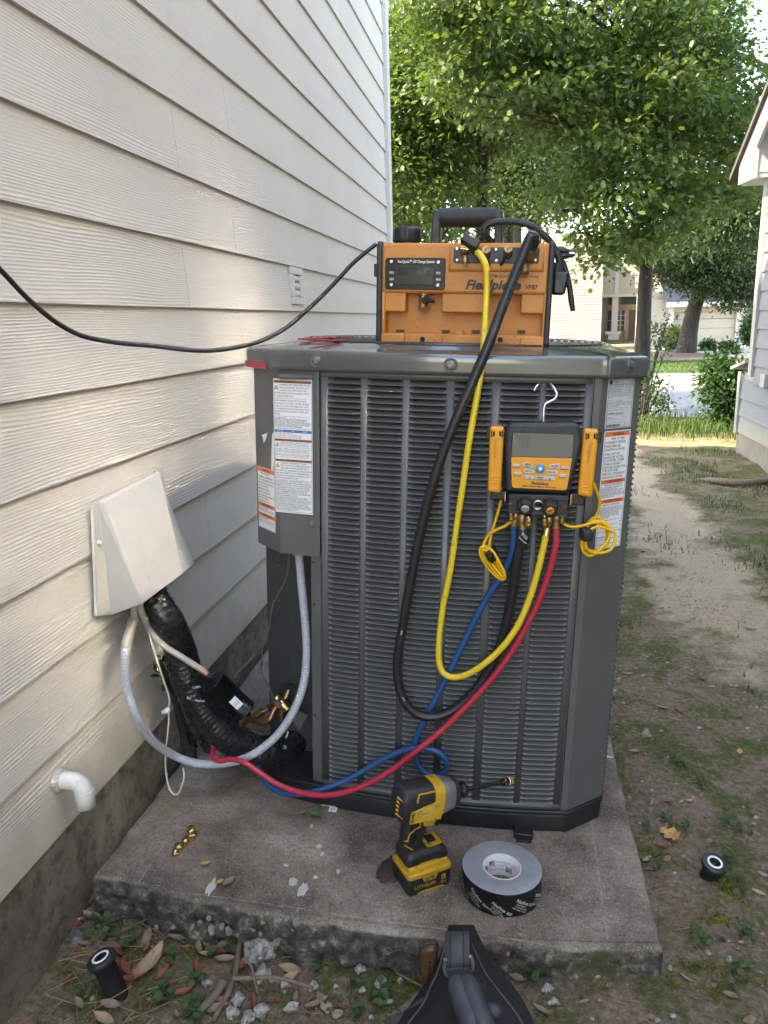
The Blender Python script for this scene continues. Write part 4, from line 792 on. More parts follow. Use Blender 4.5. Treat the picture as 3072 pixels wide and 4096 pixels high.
# ================================================================== vacuum pump on top of the unit
YP = 1.72; ZCAP = ZC + .0485
m, t, b = new_mat('scuffed_orange'); tc = t.nodes.new('ShaderNodeTexCoord').outputs['Object']
n0 = noise_tex(t, 9, 5, .65, tc); n1 = noise_tex(t, 1, 5, .75, tc, (60, 60, 220)); n2 = noise_tex(t, 160, 3, .6, tc)
c = ramp(t, n0, [(.3, (.46, .165, .028)), (.7, (.57, .225, .048))]); c = mixc(t, ramp(t, n1, [(.60, 0.0), (.67, .8)]), c, (.10, .055, .03)); c = mixc(t, ramp(t, n2, [(.66, 0.0), (.75, .3)]), c, (.2, .09, .04))
t.links.new(c, b.inputs['Base Color']); b.inputs['Roughness'].default_value = .5; bump(t, b, n2, .15, .001); M['orange'] = m
pump = thing('vacuum_pump', 'scuffed orange vacuum pump with black handle on top of the condenser', 'vacuum pump', (.70, YP + .09, ZCAP))
def PQ(c, u, v, y=YP): return q(c, u, v, y)
XL0 = (PQ('p4', 112, 1100)[0]); XL1 = PQ('p4', 200, 1100)[0]; XR1 = PQ('p5', 1170, 800)[0]; XR2 = PQ('p5', 1235, 800)[0]
ZT_ = PQ('p4', 800, 300)[2]; ZB_ = ZCAP + .002
YB_ = YP + .185
zp1 = PQ('p4', 700, 1165)[2]; zp0 = PQ('p4', 700, 1838)[2]; xp0 = PQ('p4', 258, 1500)[0]; xp1 = PQ('p5', 1120, 1000)[0]
k = MB()
k.box(XL1 - .002, XR1 + .002, YP, YB_, zp1, ZT_, .007, 3)                       # upper body
k.box(XL1 - .002, XR1 + .002, YP, YB_, ZB_, zp0, .005, 3)                       # lower lip
k.box(XL1 - .002, xp0, YP, YB_, zp0 - .004, zp1 + .004, .004); k.box(xp1, XR1 + .002, YP, YB_, zp0 - .004, zp1 + .004, .004)
k.box(xp0 - .006, xp1 + .006, YP + .042, YB_, zp0 - .01, zp1 + .01)             # pocket floor
a = PQ('p4', 258, 1190)[0]; b2 = PQ('p4', 605, 1190)[0]; zc = PQ('p4', 400, 1475)[2]
k.box(a - .003, b2, YP + .004, YP + .05, zc, zp1 + .004, .003, 2)
a = PQ('A', 552, 650)[0]; b2 = PQ('A', 812, 650)[0]; k.box(a, b2, YP + .006, YP + .05, zc, zp1 + .004, .003, 2)
a = PQ('A', 1032, 650)[0]; k.box(a, xp1 + .003, YP + .006, YP + .05, zc, zp1 + .004, .003, 2)
a = PQ('p4', 595, 1900)[0]; k.box(XL1, a, YP - .004, YP + .03, ZB_ + .001, zp0 - .002, .003); a = PQ('p4', 1220, 1900)[0]; b2 = PQ('p5', 400, 1380)[0]; k.box(a, b2, YP - .004, YP + .03, ZB_ + .001, zp0 - .002, .003); a = PQ('p5', 845, 1380)[0]; k.box(a, XR1, YP - .004, YP + .03, ZB_ + .001, zp0 - .002, .003)
a = PQ('p4', 1430, 1835); b2 = PQ('p4', 1610, 1795); k.slab([(a[0], a[2] - .002), (b2[0], a[2] - .002), (b2[0] - .008, b2[2]), (a[0] + .008, b2[2])], lambda u, v, d: (u, YP + d, v), .03, .002, .001)
# raised shelf for the ports
a = PQ('A', 600, 300)[0]; b2 = PQ('A', 1178, 300)[0]; z0 = PQ('A', 800, 462)[2]; z1 = PQ('A', 800, 428)[2]
k.slab([(a, ZT_ - .001), (b2, ZT_ - .001), (b2, z0), (a, z0)], lambda u, v, d: (u, YP + d, v), .002, -.007, .0065, seg=3)
body = k.build('housing', M['orange'], pump)
def pend(x0, x1):
    k = MB(); k.slab(rrect(YP - .006, YB_ + .006, ZB_ - .001, ZT_ + .004, .012, 4), lambda u, v, d: (d, u, v), x0, x1, .004, .004); return k.build('end_cap', M['charcoal'], pump)
pend(XL0, XL1 + .001); er = pend(XR1 - .001, XR2)
a = PQ('p4', 35, 645); b2 = PQ('p4', 112, 875); k = MB(); k.box(a[0], XL0 + .002, YP + .02, YP + .07, b2[2], a[2], .003); k.build('side_knob', M['black_plastic'], pump)
# oil sight panel
def R(c, u0, v0, u1, v1, y): a = PQ(c, u0, v0, y); b2 = PQ(c, u1, v1, y); return min(a[0], b2[0]), max(a[0], b2[0]), min(a[2], b2[2]), max(a[2], b2[2])
xz = lambda u, v, d: (u, d, v)
k = MB(); k.slab(rrect(*R('p4', 264, 556, 1273, 1104, YP), .006, 4), xz, YP + .002, YP - .0025, .001)
M['gloss_black'] = mat('gloss_black', (.005, .0055, .006), .3, var=.1, rvar=.05, spec=.25); sp = k.build('sight_panel', M['gloss_black'], pump)
k = MB(); k.slab(rrect(*R('p4', 438, 692, 1087, 1028, YP), .004, 4), xz, YP - .0024, YP - .0036, .0008); k.build('window_frame', M['charcoal'], sp)
k = MB(); k.slab(rrect(*R('p4', 455, 708, 1072, 866, YP), .003, 3), xz, YP - .0035, YP - .0041); k.build('sight_glass', mat('sight_glass', (.006, .010, .016), .2, spec=.2), sp)
k = MB(); k.slab(rrect(*R('p4', 455, 868, 1072, 1014, YP), .003, 3), xz, YP - .0035, YP - .0040); k.build('oil', mat('oil', (.022, .022, .014), .2, spec=.2), sp)
ex = (1, 0, 0); ez = (0, 0, 1)
def ptxt(par, c, u0, u1, v, hpx, body_, mt, y, bold=.01, shear=0.0, al='CENTER'):
    a = PQ(c, u0, v, y); b2 = PQ(c, u1, v, y); s_ = hpx * CROP[c][2] * (1.83 / 3100) / .70
    return text(par, 'lettering', body_, s_, M[mt], ((a[0] + b2[0]) / 2, y - .0004, (a[2] + b2[2]) / 2), ex, ez, 'CENTER', 1, bold, shear, .0004, res=3, fit=b2[0] - a[0], fill=True)
ptxt(sp, 'p4', 475, 1100, 625, 42, 'RunQuick\u2122 Oil Change System', 'white_print', YP - .0026, .015)
for u in (370, 1163):
    ptxt(sp, 'p4', u - 38, u + 38, 806 if u < 500 else 814, 30, 'MAX', 'white_print', YP - .0026, .004); ptxt(sp, 'p4', u - 34, u + 34, 926 if u < 500 else 934, 30, 'MIN', 'white_print', YP - .0026, .004)
    for v in (831, 903): k = MB(); k.slab(rrect(*R('p4', u - 44, v + (8 if u > 500 else 0) - 2, u + 44, v + (8 if u > 500 else 0) + 2, YP), .0002, 1), xz, YP - .0024, YP - .003); k.build('level_mark', M['white_print'], sp)
for u, v in ((370, 627), (1167, 637), (368, 1020), (1158, 1026)):
    p = PQ('p4', u, v); k = MB(); k.lathe([(.0042, 0), (.0042, .0012), (.0034, .0026), (.0012, .003), (.0012, .0018)], (p[0], YP - .0022, p[2]), (0, -1, 0), 16); k.build('screw', M['steel'], sp)
ptxt(body, 'p5', 178, 850, 728, 98, 'Fieldpiece', 'ink', YP - .0001, .035, .28); ptxt(body, 'p5', 902, 1060, 753, 46, 'VP87', 'ink', YP - .0001, .03); ptxt(body, 'p5', 482, 1070, 620, 30, 'CFM Dual Stage Vacuum Pump', 'ink', YP - .0001, .006)
for c, u0, v0, u1, v1 in (('p4', 432, 1782, 570, 1834), ('p4', 1215, 1787, 1350, 1836), ('p5', 258, 1268, 355, 1305), ('p5', 815, 1268, 910, 1305)):
    k = MB(); k.slab(rrect(*R(c, u0, v0, u1, v1, YP + .03), .002, 2), xz, YP + .043, YP + .034, .001); k.build('latch_slot', M['black_plastic'], pump)
for c, u, v in (('p4', 893, 1945), ('p5', 605, 1385)):
    p = PQ(c, u, v); k = MB(); k.lathe([(.0055, 0), (.0055, .001), (.0042, .0012), (.0038, .0004)], (p[0], YP + .0002, p[2]), (0, -1, 0), 18); k.build('bolt_recess', M['dark'], pump)
# oil filler cap
p = PQ('p4', 635, 150, YP + .055); k = MB(); k.lathe([(.029, 0), (.029, .006), (.0275, .008)], (p[0], YP + .055, ZT_ - .002), (0, 0, 1), 36)
k.lathe([(.0305, 0), (.0315, .003), (.0312, .024), (.029, .029), (.024, .0305), (0.0001, .0307)], (p[0], YP + .055, ZT_ + .006), (0, 0, 1), 60, wob=lambda a: 1 + .018 * (1 if math.sin(a * 12) > .1 else -1)); k.build('oil_cap', M['black_plastic'], pump)
# handle
yh = YP + .085
def hx(u, v): p = PQ('A', u, v, yh); return p[0], p[2]
x0, zt_ = hx(505, 97); x1, _ = hx(552, 97); x2, _ = hx(876, 100); x3, _ = hx(920, 100)
for a, b2, s_ in ((x0, x1, -1), (x2, x3, 1)):
    k = MB(); k.slab(rpoly([(a - (.004 if s_ < 0 else 0), ZT_ - .002), (b2 + (.004 if s_ > 0 else 0), ZT_ - .002), (b2, zt_), (a, zt_)], .004, 3), lambda u, v, d: (u, d, v), yh + .02, yh - .016, .003, .003); k.build('handle_post', M['charcoal'], pump)
k = MB(); _, zg = hx(700, 136); k.lathe([(.0205, -.004), (.0205, x2 - x1 + .004)], (x1, yh + .002, zg), (1, 0, 0), 24); k.build('handle_grip', M['black_rubber'], pump)
# port plate, ports and caps
YQ = YP - .0072
M['plate'] = mat('plate_blueblack', (.013, .016, .025), .45)
k = MB(); k.slab(rrect(*R('p5', 46, 270, 1070, 464, YQ), .005, 4), xz, YQ + .002, YQ - .0025, .001); pl = k.build('port_plate', M['plate'], pump)
for u, v in ((85, 290), (88, 425), (555, 296), (560, 430), (1027, 297), (1030, 427)):
    p = PQ('p5', u, v, YQ); k = MB(); k.lathe([(.0034, 0), (.0034, .0012), (.0026, .0022), (.0013, .0022), (.0011, .001)], (p[0], YQ - .0022, p[2]), (0, -1, 0), 14); k.build('screw', M['steel'], pl)
nv = np.array([0, -.80, .60])
for i, (u, v, r) in enumerate(((172, 330, .0085), (435, 340, .0098), (700, 335, .0092), (985, 335, .0098))):
    p = PQ('p5', u, v, YQ - .01); o_ = np.array([p[0], YQ, p[2] - .006]); k = MB()
    k.lathe([(r * .75, -.004), (r * .75, .004), (r, .006), (r, .020), (r * .93, .0215), (r * .7, .0217), (r * .66, .0205), (.0021, .0205), (.0021, .024), (.0001, .0245)], o_, nv, 22); k.build('brass_port', M['old_brass'], pump)
for u0, v0, u1, v1 in ((430, 330, 475, 490), (690, 330, 615, 480)):
    a = PQ('p5', u0, v0, YQ - .018); b2 = PQ('p5', u1, v1, YQ - .004); k = MB(); k.tube([a, (a + b2) / 2 + np.array([0, -.004, 0]), b2], [.0028, .0024, .003], 8, 5); k.build('cap_tether', M['black_rubber'], pump)
a = PQ('p5', 185, 375, YQ - .016); k = MB(); k.lathe([(.006, 0), (.0063, .001), (.0063, .013), (.005, .015)], a, (.02, -.2, -1), 18); k.lathe([(.0025, .015), (.002, .02)], a, (.02, -.2, -1), 8); k.build('hanging_cap', M['old_brass'], pump)
a = PQ('p5', 905, 480, YQ - .012); k = MB(); k.lathe([(.0085, 0), (.0078, .001), (.0085, .002), (.0078, .003), (.009, .004), (.009, .018), (.006, .0195)], a, (.0, -.15, -1), 20); k.build('hanging_cap', M['old_brass'], pump)
# drain valve in the pocket
p = PQ('p4', 920, 1300, YP + .02); k = MB(); k.lathe([(.0165, 0), (.0165, .005), (.0135, .0055), (.0135, .009)], (p[0], YP + .022, p[2] + .0135), (0, 0, 1), 24); k.lathe([(.009, -.012), (.009, .012)], (p[0] - .002, YP + .022, p[2]), (0, 0, 1), 16); k.lathe([(.014, -.018), (.014, -.011)], (p[0], YP + .022, p[2]), (0, 0, 1), 6, smooth=False)
dv = k.build('drain_valve', M['old_brass'], pump)
a = PQ('p4', 940, 1280, YP + .006); b2 = PQ('p4', 1090, 1300, YP + .002); k = MB(); k.lathe([(.0085, .012), (.0085, 0), (.005, -.001), (.004, .002)], a, (0, 1, 0), 18); k.tube([a + [0, .003, -.001], (a + b2) / 2, b2], [.0055, .0035, .0045], 8, 4); k.build('valve_lever', M['black_plastic'], dv)
# ------------------------------------------------------------------ cords and adapter around the pump
def U_(pts, ys):
    n = len(pts); ys = np.interp(np.linspace(0, 1, n), np.linspace(0, 1, len(ys)), ys); return [q('U', u, v, float(y)) for (u, v), y in zip(pts, ys)]
M['cord'] = mat('cord_black', (.014, .015, .017), .5, var=.2)
P = U_([(812, 528), (790, 545), (760, 571), (728, 606), (695, 640), (660, 673), (625, 703), (585, 727), (540, 744), (480, 755), (420, 757), (330, 747), (260, 741), (190, 729), (150, 713), (110, 688), (60, 645), (20, 603), (-30, 550)], [1.76, 1.7, 1.55, 1.4, 1.25, 1.1])
k = MB(); k.tube(P, .0045, 10, 6); k.build('power_cord', M['cord'], base=P[0], label='thin black power cord sagging along the siding to the orange pump', cat='cord')
ad = thing('adapter', 'black plug adapter with looped cable hanging on the right end of the orange pump', 'adapter', PQ('p5', 1320, 840, 1.76))
k = MB(); a = PQ('p5', 1238, 570, 1.76); b2 = PQ('p5', 1398, 845, 1.76); x0 = XR2 + .001
k.slab(rpoly([(x0, b2[2]), (b2[0] - .003, b2[2]), (b2[0] + .002, (a[2] + b2[2]) / 2 + .008), (a[0] + .034, a[2]), (x0, a[2])], .006, 3), xz, 1.79, 1.74, .005, .005); k.build('plug_body', M['black_plastic'], ad)
a = PQ('p5', 1300, 455, 1.765); b2 = PQ('p5', 1300, 585, 1.765); k = MB(); k.tube([b2, (a + b2) / 2, a], [.0125, .0115, .0095], 14, 3); k.build('strain_relief', M['black_rubber'], ad)
P = [PQ('A', u, v, y) for u, v, y in ((858, 288, 1.80), (850, 275, 1.775), (820, 245, 1.75), (806, 215, 1.745), (822, 184, 1.745), (868, 167, 1.745), (930, 160, 1.75), (1000, 162, 1.75), (1070, 178, 1.75), (1130, 208, 1.755), (1190, 262, 1.76), (1225, 310, 1.765), (1255, 370, 1.765), (1264, 415, 1.765))]
k = MB(); k.tube(P, .0072, 10, 6); k.build('cable', M['cord'], ad)
P = [PQ('A', u, v, y) for u, v, y in ((1268, 380, 1.775), (1290, 420, 1.78), (1312, 490, 1.78), (1325, 560, 1.78), (1334, 630, 1.78), (1345, 700, 1.78))]
k = MB(); k.tube(P, [.005, .0058, .006, .0062, .0065, .0055], 10, 5); k.build('spare_lead', M['cord'], ad)
cl_ = thing('test_clip', 'small black spring clip poking out past the top right of the pump', 'clip', PQ('p5', 1280, 300, 1.80))
for (u0, v0), (u1, v1), nm in (((1280, 290), (1505, 338), 'upper_jaw'), ((1290, 375), (1508, 362), 'lower_jaw')):
    a = PQ('p5', u0, v0, 1.80); b2 = PQ('p5', u1, v1, 1.80); k = MB(); k.tube([a, (a * .6 + b2 * .4), b2], [.006, .0075, .003], 8, 4); k.build(nm, M['black_plastic'], cl_)
a = PQ('p5', 1440, 340, 1.797); b2 = PQ('p5', 1500, 345, 1.797); k = MB(); k.tube([a, b2], .003, 8); k.build('contact', M['steel'], cl_)
P = [PQ('p5', u, v, 1.79) for u, v in ((1262, 385), (1285, 395), (1310, 370), (1335, 360))]; k = MB(); k.tube(P, .0018, 6, 4); k.build('red_wire', M['red_tape'], cl_)
# ================================================================== refrigerant manifold hanging on the louvres
YM = 1.535; YMB = 1.572
M['amber'] = mat('amber_plastic', (.72, .29, .015), .42, var=.08, vs=30, dirt=(.35, .15, .03), ds=120, dthr=(.66, .75))
man = thing('manifold_gauge', 'black and amber digital manifold gauge hooked on the condenser louvres', 'gauge', q('B', 700, 1290, YM))
def B(u, v, y=YM): return q('B', u, v, y)
def Bp(pts, y=YM): return [(p[0], p[2]) for p in (B(u, v, y) for u, v in pts)]
def front(k, pts, d0, d1, r=0.0, bev=0.0, n=4, y=YM, bev0=0.0): P = Bp(pts, y); P = rpoly(P, r, n) if r else P; k.slab(P, xz, d0, d1, bev, bev0, seg=3); return k
k = front(MB(), [(384, 1078), (372, 620), (392, 468), (1040, 468), (1064, 640), (945, 1104)], YMB, YM, [.008, .006, .022, .022, .006, .008], .007, 5)
boot = k.build('rubber_boot', M['charcoal'], man)
k = front(MB(), [(432, 1046), (424, 770), (444, 552), (988, 566), (972, 780), (925, 1070)], YM + .004, YM - .0012, .006, .001); fc = k.build('face_surround', M['black_plastic'], man)
k = front(MB(), [(432, 765), (446, 558), (985, 572), (970, 776)], YM, YM - .0022, .005, .0006); lcd = k.build('screen', mat('lcd_grey', (.115, .122, .122), .14, var=.1, vs=8, rvar=.04), man)
for tx, u0, u1, v, hh in (('1675', 470, 590, 598, 48), ('-58', 497, 590, 665, 46)):
    a = B(u0, v); b2 = B(u1, v + 3); text(lcd, 'digits', tx, hh * .4521 * (1.63 / 3100) / .7, mat('lcd_ink', (.055, .058, .058), .3), ((a[0] + b2[0]) / 2, YM - .0023, (a[2] + b2[2]) / 2), b2 - a, ez, 'CENTER', 1, .0, .08, .0003, res=3, fit=b2[0] - a[0], fill=True)
k = front(MB(), [(436, 1040), (430, 768), (970, 779), (922, 1064)], YM, YM - .0018, [.006, .001, .001, .006], .0006); fpl = k.build('face_plate', M['amber'], man)
M['key_grey'] = mat('key_grey', (.42, .43, .44), .5); M['key_blue'] = mat('key_blue', (.02, .24, .52), .4)
def key(pts, tx=None, hh=16, mt='key_grey', r=.003, sub=None):
    k = front(MB(), pts, YM - .0015, YM - .0042, r, .001, 3); o = k.build('key', M[mt], fpl)
    if tx:
        c = np.mean(pts, 0); w_ = (max(p[0] for p in pts) - min(p[0] for p in pts)) * .62
        for (s_, dv, hf) in ((tx, -3 if sub else 0, 1),) + (((sub, 14, .55),) if sub else ()):
            a = B(c[0] - w_ / 2 * (1 if hf == 1 else .5), c[1] + dv, YM - .0043); b2 = B(c[0] + w_ / 2 * (1 if hf == 1 else .5), c[1] + dv + 2, YM - .0043); text(o, 'key_text', s_, hh * hf * .4521 * (1.63 / 3100) / .7, M['ink'], ((a[0] + b2[0]) / 2, YM - .0043, (a[2] + b2[2]) / 2), b2 - a, ez, 'CENTER', 1, .02, 0, .0003, res=2, fit=b2[0] - a[0], fill=True)
    return o
key([(532, 850), (530, 812), (600, 822), (622, 838), (620, 866)], 'MENU', 16, sub='EXIT'); key([(540, 910), (536, 870), (634, 884), (632, 914)], 'LINK TOOL', 13)
key([(758, 866), (766, 838), (856, 822), (858, 860), (846, 874)], 'N\u2082 TEST', 15, sub='LEAK TEST'); key([(738, 918), (744, 886), (842, 888), (836, 926)], 'PIPE / AIR', 13)
key([(548, 962), (542, 932), (640, 936), (640, 968)]); key([(641, 968), (641, 936), (735, 938), (735, 972)], 'SELECT', 14, r=.0005, sub='SET VALUES'); key([(736, 972), (736, 938), (824, 942), (812, 976)])
for u, v, s_ in ((594, 953, -1), (770, 961, 1)):
    k = front(MB(), [(u - 13, v - 6 * s_ * -1), (u + 13, v + 6 * s_), (u, v - 7 * s_)], YM - .0042, YM - .0045); k.build('arrow_mark', M['ink'], fpl)
for u, v in ((478, 842), (484, 914), (906, 860), (888, 933)):
    key([(u - 31, v + 12), (u - 31, v - 13), (u + 31, v - 12), (u + 31, v + 13)], r=.0055)
for u, v, tx in ((478, 864, 'HOSE VALVE'), (484, 938, 'ZERO PRESSURE'), (903, 882, 'MIN PRESS/TEMP'), (884, 955, 'ON/OFF PRESS/TEMP')):
    a = B(u - 36, v, YM - .002); b2 = B(u + 36, v + 2, YM - .002); text(fpl, 'key_caption', tx, .0026, M['ink'], ((a[0] + b2[0]) / 2, YM - .0019, (a[2] + b2[2]) / 2), b2 - a, ez, 'CENTER', 1, .02, 0, .0003, res=1, fit=b2[0] - a[0], fill=True)
a = B(688, 872); k = MB(); k.lathe([(.0093, 0), (.0093, .0025), (.0082, .0036), (.0001, .0038)], (a[0], YM - .0015, a[2]), (0, -1, 0), 26); bk = k.build('power_key', M['key_blue'], fpl)
k = MB(); k.lathe([(.0026, 0), (.0026, .0004)], (a[0], YM - .0053, a[2]), (0, -1, 0), 12)
for i in range(8):
    an_ = math.pi / 4 * i; k.box(a[0] + .0042 * math.cos(an_) - .0005, a[0] + .0042 * math.cos(an_) + .0005, YM - .0057, YM - .0053, a[2] + .0042 * math.sin(an_) - .0005, a[2] + .0042 * math.sin(an_) + .0005)
k.build('sun_mark', M['white_print'], bk)
def mtxt(c0, c1, tx, hh, par, y, mt='ink', bold=.03, shear=.25):
    a = B(*c0, y); b2 = B(*c1, y); return text(par, 'lettering', tx, hh * .4521 * (1.63 / 3100) / .7, M[mt] if isinstance(mt, str) else mt, ((a[0] + b2[0]) / 2, y - .0001, (a[2] + b2[2]) / 2), b2 - a, ez, 'CENTER', 1, bold, shear, .0003, res=3, fit=b2[0] - a[0], fill=True)
mtxt((603, 1001), (758, 1008), 'Fieldpiece', 26, fpl, YM - .0018); mtxt((527, 1024), (825, 1040), 'SMAN\u00ae Refrigerant Manifold + Vacuum Gauge', 12, fpl, YM - .0018)
emb = mat('embossed_dark', (.028, .031, .038), .5); mtxt((458, 526), (525, 526), 'LOW', 16, boot, YM, emb, .02, 0); mtxt((910, 538), (985, 540), 'HIGH', 16, boot, YM, emb, .02, 0)
# hook of bright wire
P = [B(u, v, y) for u, v, y in ((716, 470, 1.552), (717, 400, 1.552), (722, 335, 1.555), (735, 300, 1.557), (780, 278, 1.56), (815, 258, 1.563), (832, 225, 1.568), (822, 185, 1.574), (800, 150, 1.58), (778, 124, 1.592), (768, 116, 1.606))]
k = MB(); k.tube(P, .0031, 10, 6); P = [B(u, v, y) for u, v, y in ((688, 120, 1.606), (668, 134, 1.590), (648, 155, 1.585), (632, 182, 1.583))]; k.tube(P, .0031, 10, 5); k.build('wire_hook', M['steel'], man)
# valve block
k = front(MB(), [(402, 1255), (412, 1092), (936, 1106), (924, 1290)], YMB, YM - .004, .0015, .001); bl = k.build('valve_block', M['black_plastic'], man)
k = front(MB(), [(409, 1130), (412, 1092), (936, 1106), (934, 1148)], YM - .0038, YM - .0085, 0, .0015); k.build('block_top', M['charcoal'], bl)
k = front(MB(), [(400, 1260), (401, 1232), (926, 1265), (924, 1294)], YM - .0038, YM - .006, 0, .001); k.build('block_edge', M['charcoal'], bl)
for u, v, mt in ((425, 1177, 'key_blue'), (904, 1203, 'red_tape')):
    a = B(u, v); k = MB(); k.lathe([(.0018, 0), (.0018, .0006)], (a[0], YM - .004, a[2]), (0, -1, 0), 12); k.build('port_dot', M[mt], bl)
def knob(u, v, col, tx):
    a = B(u, v, YM - .03); k = MB(); c = np.array([a[0], YM - .006, a[2] + .006]); ax = np.array([0, -.97, -.22])
    k.lathe([(.009, 0), (.0142, .002), (.0155, .006), (.0155, .016), (.0148, .022), (.0125, .0255), (.0085, .0265), (.0083, .0258), (.0001, .0258)], c, ax, 48, wob=lambda t_: 1 + .045 * (1 if math.sin(5 * t_) > -.35 else -1.3)); kb = k.build('valve_knob', M['black_rubber'], man)
    k = MB(); k.lathe([(.0078, .0258), (.0078, .0266), (.0001, .0267)], c, ax, 24); dk = k.build('knob_disc', col, kb); ax = ax / np.linalg.norm(ax)
    text(dk, 'knob_text', tx, .0062, M['ink'], c + ax * .0268, (math.cos(.25), 0, math.sin(.25) * .97), (0, -.22, .97), 'CENTER', 1, .03, 0, .0003, res=2, fit=.011, fill=True)
knob(555, 1228, mat('disc_grey', (.35, .36, .37), .5), 'VAC'); knob(776, 1245, M['amber'], 'REF')
a = B(666, 1187); k = MB(); k.lathe([(.0102, 0), (.0102, .004), (.0085, .0055), (.0072, .0045), (.0068, .003), (.0001, .003)], (a[0], YM - .004, a[2]), (0, -1, 0), 28); k.build('sight_glass', M['steel'], bl)
k = MB(); k.lathe([(.0042, 0), (.0042, .0015), (.0001, .0032)], (a[0], YM - .007, a[2]), (0, -1, 0), 16); k.build('sight_lens', M['gloss_black'], bl)
# side arms that carry the clamps
for pts in ([(250, 1085), (395, 1078), (395, 1165), (245, 1155)], [(955, 1100), (1035, 1098), (1088, 1150), (1080, 1212), (948, 1195)]):
    k = front(MB(), pts, YMB - .004, YM + .006, .003, .003); k.build('side_arm', M['black_plastic'], man)
for pts in ([(371, 1165), (375, 1078), (382, 1078), (379, 1168)], [(952, 1190), (958, 1104), (966, 1104), (961, 1194)]):
    k = front(MB(), pts, YM + .004, YM + .0015); k.build('clip_pin', M['brass'], man)
k = front(MB(), [(208, 620), (214, 512), (244, 512), (238, 640)], YMB, YM + .01, .002, .002); k.build('clamp_holder', M['black_plastic'], man)
k = front(MB(), [(1195, 650), (1205, 545), (1236, 548), (1228, 655)], YMB, YM + .01, .002, .002); k.build('clamp_holder', M['black_plastic'], man)
def p7(u, v, y): return q('p7', u, v, y)
def fitting(par, c, v0, v1, r, y, name='brass_fitting', hexn=0, mt='brass', knurl=False, rings=0):
    a = p7(c, v0, y); b2 = p7(c, v1, y); L = np.linalg.norm(b2 - a); ax = b2 - a; k = MB()
    if rings:
        pr = [(r * .6, 0), (r * .6, L * .25), (r * .95, L * .28)]
        for i in range(rings): pr += [(r, L * (.32 + .3 * i / rings)), (r * .85, L * (.32 + .3 * (i + .5) / rings))]
        pr += [(r * .95, L * .68), (r * .9, L * .95), (r * .7, L)]; k.lathe(pr, a, ax, 20)
    elif hexn: k.lathe([(r * .9, 0), (r, L * .08), (r, L * .92), (r * .9, L)], a, ax, hexn, smooth=False)
    elif knurl: k.lathe([(r * .88, 0), (r, L * .12), (r, L * .7), (r * .86, L)], a, ax, 40, wob=lambda t_: 1 + .03 * math.sin(20 * t_))
    else: k.lathe([(r, 0), (r, L * .8), (r * 1.06, L * .85), (r * 1.06, L)], a, ax, 20)
    return k.build(name, M[mt], par)
y_ = 1.545
fitting(man, 232, 530, 690, .0048, y_ - .006, 'spare_port', rings=3); fitting(man, 590, 590, 830, .0075, y_ - .012, 'spare_port', rings=4); fitting(man, 928, 560, 835, .0058, y_ - .012, 'spare_port', rings=4); fitting(man, 1287, 585, 750, .0052, y_ - .006, 'spare_port', rings=3)
for c, v0, v1, r, yy in ((325, 530, 650, .0058, y_), (455, 545, 755, .0088, y_), (1015, 600, 750, .0075, y_), (1172, 570, 690, .0082, y_)): fitting(man, c, v0, v1, r, yy, 'knurled_nut', knurl=True, mt='old_brass')
# ------------------------------------------------------------------ the charging hoses
def hose_mat(name, col, ink=False): return mat(name, col, .42, var=.1, vs=30, dirt=[x * .45 for x in col], ds=60, dthr=(.58, .72), bmp=.12, bs=600)
M['h_yellow'] = hose_mat('yellow_hose', (.70, .50, .03)); M['h_blue'] = hose_mat('blue_hose', (.012, .075, .22)); M['h_red'] = hose_mat('red_hose', (.46, .025, .05)); M['h_black'] = hose_mat('black_hose', (.014, .0145, .016))
HP = {}
def hose(name, label, pts, r, mt, n=14):
    HP[name] = pts; e = thing(name, label, 'hose', pts[-1]); k = MB(); k.tube(pts, r, n, 6); k.build('rubber_line', mt, e); return e
def crimp(par, pts, r, mt='brass', L=.02, name='crimp_sleeve', hexn=0):
    a = np.array(pts[0]); d = np.array(pts[1]) - a; d /= np.linalg.norm(d); k = MB(); k.lathe([(r * 1.02, -.004), (r * 1.12, -.002), (r * 1.12, L * .8), (r * 1.2, L * .85), (r * 1.2, L)], a - d * .004, d, hexn or 20, smooth=not hexn); return k.build(name, M[mt], par)
def path(spec): return [q(c, u, v, y) for c, u, v, y in spec]
YH = 1.568
P = path([('p5', 305, 305, 1.683), ('p5', 345, 340, 1.672), ('p5', 390, 400, 1.664), ('p5', 428, 480, 1.66), ('p5', 444, 570, 1.66), ('p5', 446, 700, 1.66), ('p5', 440, 900, 1.655), ('p5', 430, 1100, 1.64), ('p5', 417, 1300, 1.615), ('p5', 406, 1470, 1.585), ('U', 1033, 840, 1.574), ('U', 1021, 910, 1.57), ('U', 1011, 970, 1.568), ('U', 1001, 1040, 1.566), ('U', 989, 1120, 1.566), ('U', 973, 1230, 1.566), ('U', 957, 1310, 1.566), ('U', 949, 1380, 1.564), ('U', 948, 1425, 1.562), ('U', 957, 1452, 1.56), ('U', 978, 1463, 1.556), ('U', 1008, 1457, 1.552), ('U', 1045, 1435, 1.548), ('U', 1085, 1398, 1.546), ('U', 1118, 1352, 1.545), ('U', 1143, 1295, 1.545), ('U', 1160, 1240, 1.545), ('U', 1172, 1190, 1.545), ('p7', 968, 910, 1.545)])
hy = hose('yellow_hose', 'yellow charging hose looping from the pump down to the manifold gauge', P, .0068, M['h_yellow']); crimp(hy, P[::-1], .0066, L=.012); crimp(hy, P, .0066, L=.016)
a = P[0]; k = MB(); k.lathe([(.006, 0), (.0075, .004), (.0075, .012), (.005, .016)], a, P[0] - P[1], 6, smooth=False); k.lathe([(.0048, .014), (.0048, .03)], a, np.array([-.035, .0, .004]), 12); k.build('elbow_fitting', M['brass'], hy)
